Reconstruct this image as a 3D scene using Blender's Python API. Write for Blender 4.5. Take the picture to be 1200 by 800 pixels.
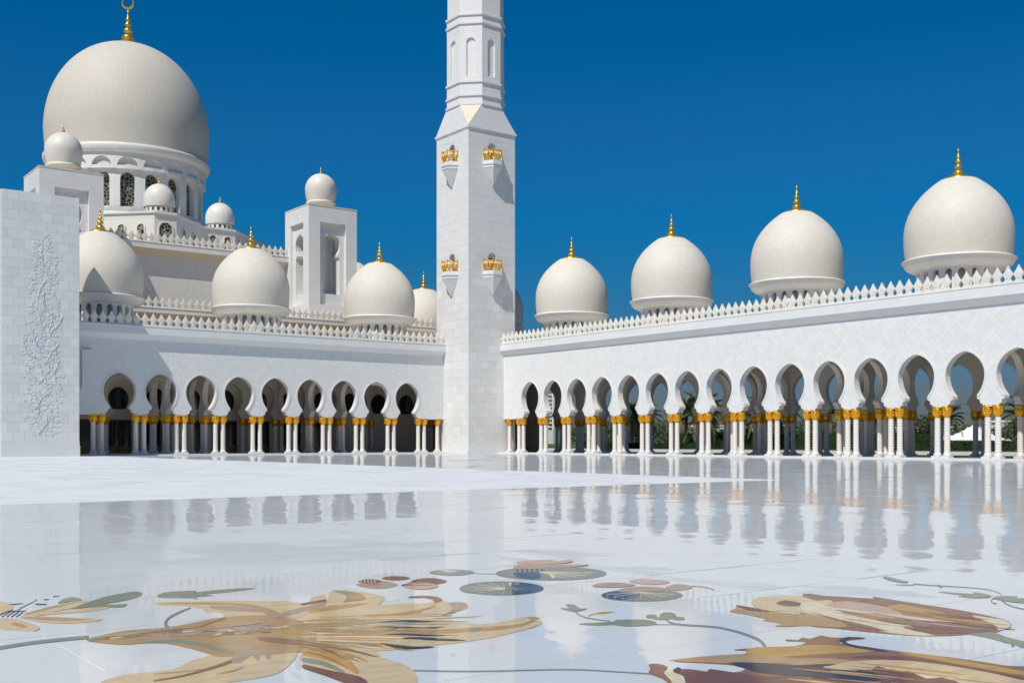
import bpy, bmesh, math, random
from mathutils import Vector, Matrix
random.seed(7)
R = math.radians
scene = bpy.context.scene
for o in list(bpy.data.objects):
    bpy.data.objects.remove(o)
COL = scene.collection

# ------------------------------------------------------------------ camera, sky, sun, exposure
cam_d = bpy.data.cameras.new('camera')
cam = bpy.data.objects.new('camera', cam_d); COL.objects.link(cam)
cam_d.sensor_width = 36.0; cam_d.lens = 38.82
cam_d.shift_y = 0.0975
cam_d.clip_start = 0.1; cam_d.clip_end = 6000
cam.location = (0, 0, 1.5); cam.rotation_euler = (R(90), 0, R(-36.77))
scene.camera = cam

SUN = Vector((-2.26, -1.0, 3.40)).normalized()          # towards the sun
elev = math.asin(SUN.z); azim = math.atan2(SUN.x, SUN.y)
world = bpy.data.worlds.new('World'); scene.world = world
world.use_nodes = True
wn = world.node_tree; wn.nodes.clear()
sky = wn.nodes.new('ShaderNodeTexSky'); sky.sky_type = 'NISHITA'; sky.sun_disc = False
sky.sun_elevation = elev; sky.sun_rotation = azim % (2 * math.pi)
sky.altitude = 300; sky.air_density = 1.0; sky.dust_density = 0.25; sky.ozone_density = 3.0
hs = wn.nodes.new('ShaderNodeHueSaturation'); hs.inputs['Hue'].default_value = 0.487
hs.inputs['Saturation'].default_value = 1.5; hs.inputs['Value'].default_value = 0.85
bg = wn.nodes.new('ShaderNodeBackground'); bg.inputs['Strength'].default_value = 0.074
wo = wn.nodes.new('ShaderNodeOutputWorld')
tc = wn.nodes.new('ShaderNodeTexCoord'); sx = wn.nodes.new('ShaderNodeSeparateXYZ'); wn.links.new(tc.outputs['Generated'], sx.inputs[0])
rp = wn.nodes.new('ShaderNodeValToRGB'); els = rp.color_ramp.elements      # the deep, hazy blue of this sky, the same all round
while len(els) < 6: els.new(.5)
for e_, (p_, c_) in zip(els, ((0, (.22, .25, .36)), (.045, (.29, .335, .50)), (.11, (.25, .53, .76)), (.20, (.12, .78, 1.06)), (.31, (.8, .92, 1.16)), (.6, (1, 1, 1.1)))):
    e_.position = p_; e_.color = (*c_, 1)
wn.links.new(sx.outputs[2], rp.inputs[0])
mu = wn.nodes.new('ShaderNodeMix'); mu.data_type = 'RGBA'; mu.blend_type = 'MULTIPLY'; mu.inputs[0].default_value = 1.0
wn.links.new(sky.outputs[0], hs.inputs['Color']); wn.links.new(hs.outputs[0], mu.inputs[6]); wn.links.new(rp.outputs[0], mu.inputs[7]); wn.links.new(mu.outputs[2], bg.inputs['Color'])
wn.links.new(bg.outputs[0], wo.inputs['Surface'])
sun_d = bpy.data.lights.new('sun', 'SUN'); sun_d.energy = 4.2; sun_d.angle = R(0.53); sun_d.color = (1.0, 0.955, 0.89)
sun = bpy.data.objects.new('sun', sun_d); COL.objects.link(sun)
sun.rotation_euler = SUN.to_track_quat('Z', 'Y').to_euler(); sun.location = (0, 0, 150)
scene.view_settings.view_transform = 'Standard'
try: scene.view_settings.look = 'None'
except Exception: pass
scene.view_settings.exposure = 0.02; scene.view_settings.gamma = 1.0
scene.render.engine = 'CYCLES'
scene.cycles.max_bounces = 8; scene.cycles.diffuse_bounces = 4; scene.cycles.glossy_bounces = 4

# ------------------------------------------------------------------ helpers
def link(o, parent=None):
    COL.objects.link(o)
    if parent is not None: o.parent = parent
    return o
def tag(o, label=None, cat=None, group=None, kind=None):
    if label: o['label'] = label
    if cat: o['category'] = cat
    if group: o['group'] = group
    if kind: o['kind'] = kind
    return o
def empty(name, loc=(0, 0, 0), rz=0.0):
    o = bpy.data.objects.new(name, None); o.location = loc; o.rotation_euler = (0, 0, rz)
    return link(o)
def inst(name, mesh, parent=None, loc=(0, 0, 0), rz=0.0, scale=None, rot=None):
    o = bpy.data.objects.new(name, mesh); o.location = loc
    o.rotation_euler = rot if rot else (0, 0, rz)
    if scale: o.scale = scale
    return link(o, parent)
class MB:
    def __init__(s): s.v = []; s.f = []; s.m = []; s.sm = []; s.M = None
    def P(s, p):
        p = Vector(p)
        if s.M is not None: p = s.M @ p
        s.v.append(tuple(p)); return len(s.v) - 1
    def F(s, idx, mi=0, smooth=False): s.f.append(tuple(idx)); s.m.append(mi); s.sm.append(smooth)
    def poly(s, pts, mi=0): s.F([s.P(p) for p in pts], mi)
    def box(s, x0, x1, y0, y1, z0, z1, mi=0):
        i = [s.P(p) for p in ((x0,y0,z0),(x1,y0,z0),(x1,y1,z0),(x0,y1,z0),(x0,y0,z1),(x1,y0,z1),(x1,y1,z1),(x0,y1,z1))]
        for q in ((0,3,2,1),(4,5,6,7),(0,1,5,4),(1,2,6,5),(2,3,7,6),(3,0,4,7)): s.F([i[k] for k in q], mi)
    def prism(s, pts, z0, z1, mi=0, cap=True):
        n = len(pts); a = [s.P((x, y, z0)) for x, y in pts]; b = [s.P((x, y, z1)) for x, y in pts]
        for k in range(n): s.F((a[k], a[(k+1) % n], b[(k+1) % n], b[k]), mi)
        if cap: s.F(b, mi); s.F(a[::-1], mi)
    def xz(s, pts, y0, y1, mi=0, back=True):              # outline in the x-z plane, thick along y
        n = len(pts); a = [s.P((x, y0, z)) for x, z in pts]; b = [s.P((x, y1, z)) for x, z in pts]
        s.F(a, mi)
        if back: s.F(b[::-1], mi)
        for k in range(n): s.F((a[(k+1) % n], a[k], b[k], b[(k+1) % n]), mi)
    def lathe(s, prof, n=32, mi=0, smooth=True, c=(0, 0, 0), rad=None, cap=True, a0=0.0):
        rows = []
        for j, (r, z) in enumerate(prof):
            row = []
            for k in range(n):
                a = a0 + 2 * math.pi * k / n
                rr = r if rad is None else r * rad(a, j / (len(prof) - 1))
                row.append(s.P((c[0] + rr * math.cos(a), c[1] + rr * math.sin(a), c[2] + z)))
            rows.append(row)
        for j in range(len(rows) - 1):
            for k in range(n):
                s.F((rows[j][k], rows[j][(k+1) % n], rows[j+1][(k+1) % n], rows[j+1][k]), mi, smooth)
        if cap:
            if prof[0][0] > .01: s.F(rows[0][::-1], mi)
            if prof[-1][0] > .01: s.F(rows[-1], mi)
    def tube(s, pts, rad, n=6, mi=0):
        rows = []
        for i, p in enumerate(pts):
            p = Vector(p); d = (Vector(pts[min(i+1, len(pts)-1)]) - Vector(pts[max(i-1, 0)])).normalized()
            u = d.cross(Vector((0, 0, 1)));
            if u.length < .01: u = Vector((1, 0, 0))
            u.normalize(); w = d.cross(u)
            r = rad[i] if isinstance(rad, (list, tuple)) else rad
            rows.append([s.P(p + u * r * math.cos(2*math.pi*k/n) + w * r * math.sin(2*math.pi*k/n)) for k in range(n)])
        for j in range(len(rows) - 1):
            for k in range(n): s.F((rows[j][k], rows[j+1][k], rows[j+1][(k+1) % n], rows[j][(k+1) % n]), mi, True)
        s.F(rows[0], mi); s.F(rows[-1][::-1], mi)
    def mesh(s, name, mats, fix=True):
        me = bpy.data.meshes.new(name); me.from_pydata(s.v, [], s.f)
        for m in (mats if isinstance(mats, (list, tuple)) else [mats]): me.materials.append(m)
        me.polygons.foreach_set('material_index', s.m); me.polygons.foreach_set('use_smooth', s.sm)
        me.update()
        if fix:
            b = bmesh.new(); b.from_mesh(me); bmesh.ops.recalc_face_normals(b, faces=b.faces); b.to_mesh(me); b.free()
        return me
    def obj(s, name, mats, parent=None, loc=(0, 0, 0), rz=0.0, fix=True):
        return inst(name, s.mesh(name, mats, fix), parent, loc, rz)

# ------------------------------------------------------------------ materials
class NT:
    def __init__(s, name):
        s.mat = bpy.data.materials.new(name); s.mat.use_nodes = True
        s.t = s.mat.node_tree; s.b = s.t.nodes['Principled BSDF']
    def n(s, typ, **kw):
        n = s.t.nodes.new('ShaderNode' + typ)
        for k, v in kw.items():
            if k in n.inputs: n.inputs[k].default_value = v
            else: setattr(n, k, v)
        return n
    def l(s, a, b): s.t.links.new(a, b)
    def mix(s, fac, a, b, mode='MIX'):
        m = s.n('Mix', data_type='RGBA', blend_type=mode)
        for sock, v in ((m.inputs[0], fac), (m.inputs[6], a), (m.inputs[7], b)):
            if isinstance(v, (int, float)): sock.default_value = v
            elif isinstance(v, tuple): sock.default_value = (*v, 1)
            else: s.l(v, sock)
        return m.outputs[2]
    def math(s, op, a, b=None):
        m = s.n('Math', operation=op)
        for i, v in enumerate((a, b)):
            if v is None: continue
            if isinstance(v, (int, float)): m.inputs[i].default_value = v
            else: s.l(v, m.inputs[i])
        return m.outputs[0]
    def coord(s, scale=(1, 1, 1), rot=(0, 0, 0), kind='Object'):
        tc = s.n('TexCoord'); mp = s.n('Mapping'); mp.inputs['Scale'].default_value = scale; mp.inputs['Rotation'].default_value = rot
        s.l(tc.outputs[kind], mp.inputs[0]); return mp.outputs[0]
    def noise(s, vec, scale, detail=4, rough=.55):
        n = s.n('TexNoise'); n.inputs['Scale'].default_value = scale; n.inputs['Detail'].default_value = detail; n.inputs['Roughness'].default_value = rough
        if vec is not None: s.l(vec, n.inputs['Vector'])
        return n.outputs['Fac']
    def ramp(s, fac, stops):
        r = s.n('ValToRGB'); e = r.color_ramp.elements
        while len(e) < len(stops): e.new(.5)
        for k, (p, c) in enumerate(stops): e[k].position = p; e[k].color = (*c, 1) if isinstance(c, tuple) else (c, c, c, 1)
        s.l(fac, r.inputs[0]); return r.outputs[0]
    def bump(s, h, strength=.3, dist=.02):
        b = s.n('Bump'); b.inputs['Strength'].default_value = strength; b.inputs['Distance'].default_value = dist
        s.l(h, b.inputs['Height']); s.l(b.outputs[0], s.b.inputs['Normal'])
    def set(s, col=None, rough=.5, metal=0, spec=.5):
        if col is not None:
            if isinstance(col, tuple): s.b.inputs['Base Color'].default_value = (*col, 1)
            else: s.l(col, s.b.inputs['Base Color'])
        if isinstance(rough, (int, float)): s.b.inputs['Roughness'].default_value = rough
        else: s.l(rough, s.b.inputs['Roughness'])
        s.b.inputs['Metallic'].default_value = metal; s.b.inputs['Specular IOR Level'].default_value = spec
        return s.mat

def m_marble(name, c, c2=None, rough=.45, scale=.6, spec=.4, perobj=0.0):
    t = NT(name); c2 = c2 or tuple(v * .9 for v in c)
    geo = t.n('NewGeometry')
    n1 = t.noise(geo.outputs['Position'], scale, 6, .6); n2 = t.noise(geo.outputs['Position'], scale * 7, 5, .6)
    col = t.mix(t.ramp(n1, [(.35, 0.0), (.65, 1.0)]), c2, c)
    col = t.mix(t.math('MULTIPLY', n2, .12), col, tuple(v * .75 for v in c))
    if perobj:
        oi = t.n('ObjectInfo')
        col = t.mix(t.math('MULTIPLY', oi.outputs['Random'], perobj), col, tuple(v * .72 for v in c))
    t.bump(n2, .15, .01)
    return t.set(col, rough, 0, spec)

def m_diamond(name, c):                                    # wall clad in marble laid as a diagonal lattice
    t = NT(name); tc = t.n('TexCoord'); sp = t.n('SeparateXYZ'); t.l(tc.outputs['Object'], sp.inputs[0])
    u = t.math('ADD', sp.outputs[0], sp.outputs[1])
    a = t.math('ADD', u, sp.outputs[2])
    b = t.math('SUBTRACT', u, sp.outputs[2])
    cb = t.n('CombineXYZ'); t.l(a, cb.inputs[0]); t.l(b, cb.inputs[1])
    br = t.n('TexBrick'); t.l(cb.outputs[0], br.inputs['Vector']); br.offset = 0; br.squash = 1
    br.inputs['Scale'].default_value = 1; br.inputs['Brick Width'].default_value = .62; br.inputs['Row Height'].default_value = .62
    br.inputs['Mortar Size'].default_value = .018; br.inputs['Bias'].default_value = 0.0
    br.inputs['Color1'].default_value = (*c, 1); br.inputs['Color2'].default_value = (*[v * .915 for v in c], 1)
    br.inputs['Mortar'].default_value = (*[v * .84 for v in c], 1)
    n = t.noise(tc.outputs['Object'], .5, 4)
    col = t.mix(t.math('MULTIPLY', n, .18), br.outputs[0], tuple(v * .8 for v in c))
    t.bump(br.outputs['Fac'], -.2, .02)
    return t.set(col, .4, 0, .4)

def m_dome(name, r, c, w=.55, h=.34):                      # courses of small marble tiles round a dome
    t = NT(name); tc = t.n('TexCoord'); sp = t.n('SeparateXYZ'); t.l(tc.outputs['Object'], sp.inputs[0])
    ang = t.math('ARCTAN2', sp.outputs[1], sp.outputs[0])
    u = t.math('MULTIPLY', ang, r); cb = t.n('CombineXYZ'); t.l(u, cb.inputs[0]); t.l(sp.outputs[2], cb.inputs[1])
    br = t.n('TexBrick'); t.l(cb.outputs[0], br.inputs['Vector']); br.offset = 0.0; br.squash = 1
    br.inputs['Scale'].default_value = 1; br.inputs['Brick Width'].default_value = w; br.inputs['Row Height'].default_value = h
    br.inputs['Mortar Size'].default_value = .016 * r / 4.6; br.inputs['Bias'].default_value = 0.1
    br.inputs['Color1'].default_value = (*c, 1); br.inputs['Color2'].default_value = (*[v * .93 for v in c], 1)
    br.inputs['Mortar'].default_value = (*[v * .88 for v in c], 1)
    n = t.noise(tc.outputs['Object'], .9, 5)
    zc = t.ramp(t.noise(cb.outputs[0], .35, 3), [(.4, 0.0), (.62, 1.0)])
    col = t.mix(t.math('MULTIPLY', zc, .25), br.outputs[0], (c[0]*.94, c[1]*.90, c[2]*.82))
    col = t.mix(t.math('MULTIPLY', n, .2), col, tuple(v * .82 for v in c))
    t.bump(br.outputs['Fac'], -.25, .02)
    return t.set(col, .62, 0, .3)

WHITE = (.765, .76, .735); CREAM = (.78, .74, .655)
M = {}
M['wall'] = m_diamond('marble_diamond_cladding', (.775, .77, .74))
M['trim'] = m_marble('marble_trim', (.78, .765, .725), rough=.4)
M['plain'] = m_marble('marble_white', WHITE, (.71, .705, .685), rough=.4)
M['merlon'] = m_marble('marble_merlon', (.78, .745, .66), (.72, .68, .60), rough=.5)
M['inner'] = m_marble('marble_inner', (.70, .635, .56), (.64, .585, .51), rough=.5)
M['block'] = m_marble('marble_block', (.78, .77, .74), (.73, .725, .70), rough=.4, perobj=.4)
M['joint'] = m_marble('marble_joint', (.70, .70, .69), rough=.7)
M['panel'] = m_marble('marble_panel', (.755, .76, .755), (.71, .72, .72), rough=.4, perobj=.3)
M['hall'] = m_diamond('hall_cladding', (.76, .72, .66))
M['hallplain'] = m_marble('hall_marble', (.76, .74, .69), (.70, .68, .635), rough=.5)
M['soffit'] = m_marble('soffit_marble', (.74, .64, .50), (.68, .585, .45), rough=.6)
M['dome'] = m_dome('dome_tiles', 4.6, (.70, .655, .565))
M['bigdome'] = m_dome('great_dome_tiles', 14.9, (.625, .58, .50), .85, .52)
M['turret'] = m_marble('small_dome_marble', (.72, .685, .615), rough=.5)
M['shafttile'] = m_dome('minaret_tiles', 3.5, (.77, .765, .75), .9, .5)
M['relief'] = m_marble('relief_marble', (.68, .685, .69), (.62, .63, .64), rough=.75, spec=.2)

def m_gold(name, c, rough=.32, metal=.75):
    t = NT(name); n = t.noise(t.coord(), 9, 4)
    t.bump(n, .35, .03)
    return t.set(t.mix(n, c, tuple(v * .75 for v in c)), rough, metal, .5)
M['gold'] = m_gold('gilded_capital', (.95, .47, .03), .34, .78)
M['goldfin'] = m_gold('gilded_finial', (.90, .56, .08), .25)
M['goldrail'] = m_gold('gilded_rail', (.93, .55, .10), .35)
def m_shaft():                                             # white shaft with small inlaid dark flower dots
    t = NT('inlaid_column_shaft'); tc = t.n('TexCoord'); sp = t.n('SeparateXYZ'); t.l(tc.outputs['Object'], sp.inputs[0])
    ang = t.math('MULTIPLY', t.math('ARCTAN2', sp.outputs[1], sp.outputs[0]), 8 / (2 * math.pi))
    z = t.math('MULTIPLY', sp.outputs[2], 4.6)
    fx = t.math('SUBTRACT', t.math('FRACT', t.math('ADD', ang, t.math('MULTIPLY', t.math('FLOOR', z), .5))), .5)
    fz = t.math('SUBTRACT', t.math('FRACT', z), .5)
    d = t.math('ADD', t.math('MULTIPLY', fx, fx), t.math('MULTIPLY', fz, fz))
    wob = t.noise(tc.outputs['Object'], 25, 2)
    dot = t.math('LESS_THAN', d, t.math('MULTIPLY', wob, .055))
    n = t.noise(tc.outputs['Object'], 2, 4)
    col = t.mix(t.math('MULTIPLY', n, .25), (.82, .775, .70), (.70, .66, .59))
    return t.set(t.mix(dot, col, (.30, .20, .17)), .5, 0, .3)
M['shaft'] = m_shaft()
def m_plain(name, c, rough=.5, spec=.5, metal=0, var=.2, scale=4):
    t = NT(name); n = t.noise(t.coord(), scale, 4)
    return t.set(t.mix(t.math('MULTIPLY', n, var * 2), c, tuple(v * .6 for v in c)), rough, metal, spec)
M['glass'] = m_plain('dark_door_glass', (.012, .016, .022), .06, .6)
M['brass'] = m_plain('brass_kick_plate', (.30, .16, .035), .45, .5, .3)
M['dark'] = m_plain('dark_frame', (.02, .02, .022), .5)
def m_tracery():
    t = NT('window_tracery'); v = t.n('TexVoronoi'); v.feature = 'DISTANCE_TO_EDGE'; v.inputs['Scale'].default_value = 1.6
    t.l(t.coord(), v.inputs['Vector'])
    e = t.math('LESS_THAN', v.outputs['Distance'], .075)
    return t.set(t.mix(e, (.015, .022, .026), (.34, .30, .18)), .3, 0, .5)
M['tracery'] = m_tracery()

def dusty(t, col, fac):                                     # polish worn and dusted over: part of the surface scatters
    p2 = t.n('BsdfPrincipled'); p2.inputs['Roughness'].default_value = .6; p2.inputs['Specular IOR Level'].default_value = .2; t.l(col, p2.inputs['Base Color'])
    ms = t.n('MixShader'); ms.inputs[0].default_value = fac; t.l(t.b.outputs[0], ms.inputs[1]); t.l(p2.outputs[0], ms.inputs[2])
    t.l(ms.outputs[0], t.t.nodes['Material Output'].inputs['Surface'])
def m_floor(name, c, rough, spec, wav, streak=.2, joint=False):
    t = NT(name); geo = t.n('NewGeometry'); P = geo.outputs['Position']
    n1 = t.noise(P, .35, 5); n2 = t.noise(P, 3.2, 6, .65); n3 = t.noise(P, 1.3, 3)
    mp = t.n('Mapping'); mp.inputs['Rotation'].default_value = (0, 0, .6); mp.inputs['Scale'].default_value = (1.2, 7, 1); t.l(P, mp.inputs[0])
    vein = t.ramp(t.noise(mp.outputs[0], 2.2, 8, .7), [(.50, 0.0), (.56, 1.0), (.62, 0.0)])
    oi = t.n('ObjectInfo')
    col = t.mix(t.ramp(n1, [(.35, 0.0), (.65, 1.0)]), c, tuple(v * .93 for v in c))
    col = t.mix(t.math('MULTIPLY', oi.outputs['Random'], .22), col, tuple(v * .8 for v in c))
    col = t.mix(t.math('MULTIPLY', n2, streak), col, tuple(v * .8 for v in c))
    col = t.mix(t.math('MULTIPLY', vein, streak * .5), col, tuple(v * .72 for v in c))
    hgt = t.math('ADD', t.noise(P, .8, 1, .4), t.math('MULTIPLY', t.noise(P, 3.1, 1, .5), .12))
    t.bump(hgt, 1.0, wav)
    rr = t.math('ADD', rough, t.math('MULTIPLY', t.ramp(n3, [(.45, 0.0), (.7, 1.0)]), .04))
    if rough < .2: dusty(t, col, .36); t.b.inputs['IOR'].default_value = 1.31
    return t.set(col, rr, 0, spec)
M['floor'] = m_floor('polished_floor_marble', (.63, .655, .662), .018, .5, .0062, .3)
M['matte'] = m_floor('honed_floor_marble', (.745, .765, .77), .55, .25, .0005, .16)
M['floorjoint'] = m_marble('floor_joint', (.92, .92, .92), rough=.5)
M['plinth'] = m_marble('plinth_marble', (.76, .75, .72), rough=.3)

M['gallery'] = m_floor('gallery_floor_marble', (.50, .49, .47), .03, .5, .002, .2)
INL = dict(beige=(.58, .45, .265), tan=(.41, .265, .12), brown=(.26, .135, .07), maroon=(.175, .075, .05), pink=(.50, .34, .26),
           green=(.23, .255, .175), slate=(.20, .225, .21), navy=(.035, .085, .17), dark=(.055, .045, .055), cream=(.64, .57, .42),
           rose=(.38, .27, .205), ochre=(.45, .27, .075))
def m_inlay(k, c):
    t = NT('inlay_stone_' + k); geo = t.n('NewGeometry'); P = geo.outputs['Position']
    mp = t.n('Mapping'); mp.inputs['Rotation'].default_value = (0, 0, .64); mp.inputs['Scale'].default_value = (2.0, 6, 1); t.l(P, mp.inputs[0])
    n = t.noise(mp.outputs[0], 1.6, 6, .6); n2 = t.noise(P, 9, 5)
    col = t.mix(t.ramp(n, [(.3, 0.0), (.7, 1.0)]), tuple(v * .82 for v in c), tuple(min(1, v * 1.12) for v in c))
    col = t.mix(t.math('MULTIPLY', n2, .3), col, tuple(v * .7 for v in c))
    dusty(t, col, .52); t.b.inputs['IOR'].default_value = 1.26
    return t.set(col, .07, 0, .5)
MI = {k: m_inlay(k, c) for k, c in INL.items()}
def m_leaf(name, c, c2):
    t = NT(name); geo = t.n('NewGeometry'); n = t.noise(geo.outputs['Position'], .9, 4)
    t.b.inputs['Subsurface Weight'].default_value = 0
    return t.set(t.mix(t.ramp(n, [(.35, 0.0), (.65, 1.0)]), c, c2), .55, 0, .35)
M['palm'] = m_leaf('palm_frond', (.055, .10, .035), (.10, .13, .05))
M['palmdry'] = m_leaf('dry_palm_frond', (.22, .17, .09), (.15, .12, .06))
M['trunk'] = m_plain('palm_trunk', (.16, .11, .075), .9, .2, 0, .3, 8)
M['leaf'] = m_leaf('tree_leaves', (.05, .085, .03), (.085, .11, .045))
M['hedge'] = m_leaf('hedge_leaves', (.016, .036, .010), (.030, .055, .018))
M['grass'] = m_leaf('lawn_grass', (.06, .10, .025), (.08, .12, .035))
M['sand'] = m_plain('sandy_ground', (.36, .30, .22), .9, .2)
M['tent'] = m_plain('white_tent_fabric', (.80, .80, .78), .7, .3, 0, .05)
M['far'] = m_plain('far_white_building', (.62, .61, .58), .8, .2)
M['water'] = m_plain('pool_water', (.012, .03, .042), .04, .5, 0, .1)

# ------------------------------------------------------------------ ground and courtyard floor
g = MB(); g.poly([(-3000, -3000, -.6), (3000, -3000, -.6), (3000, 3000, -.6), (-3000, 3000, -.6)])
tag(g.obj('ground', M['sand']), kind='structure')
TIP = (34.0, 28.2)
b = MB(); b.box(-70, 98.5, -60, 119.5, -.5, -.0056)
floor = tag(b.obj('courtyard_floor', M['floorjoint']), kind='structure')
S = 1.6; X0, Y0 = .6, 1.0
s_, c_ = math.sin(R(53.23)), math.cos(R(53.23))
def cam_xy(x, y): return s_ * x - c_ * y, c_ * x + s_ * y
cells = []
for i in range(-44, 53):
    for j in range(-38, 75):
        x, y = X0 + i * S, Y0 + j * S
        if x > 83.6 or y > 119.2: continue
        X, Y = cam_xy(x + .8, y + .8)
        cells.append((Y if (Y > 3.5 and abs(X) < Y * .4637 + 1.8) else 1e6 + Y, x, y))
cells.sort()
def slab_mesh(name, mat):
    m = MB(); h = S / 2 - .0035; m.box(-h, h, -h, h, -.02, 0); return m.mesh(name, mat)
sm1 = slab_mesh('slab', M['floor']); sm2 = slab_mesh('slab', M['matte'])
TILT = .0021
def matte(x, y): return x + .8 < TIP[0] and y + .8 > TIP[1]
rest = [MB(), MB()]
for n, (k, x, y) in enumerate(cells):
    ax, ay = [max(-.003, min(.003, random.gauss(0, TILT))) for q in (0, 1)]
    if n < 300:
        inst('slab', sm2 if matte(x, y) else sm1, floor, (x + .8, y + .8, 0), rot=(ax, ay, 0))
    else:
        h = S / 2 - .0035; cx, cy = x + .8, y + .8
        rest[matte(x, y)].poly([(cx + a * h, cy + c * h, a * h * ay + c * h * ax) for a, c in ((-1, -1), (1, -1), (1, 1), (-1, 1))])
for m, mt in zip(rest, ('floor', 'matte')): tag(m.obj('slab_field', M[mt], floor, fix=False), kind='stuff')
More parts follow.
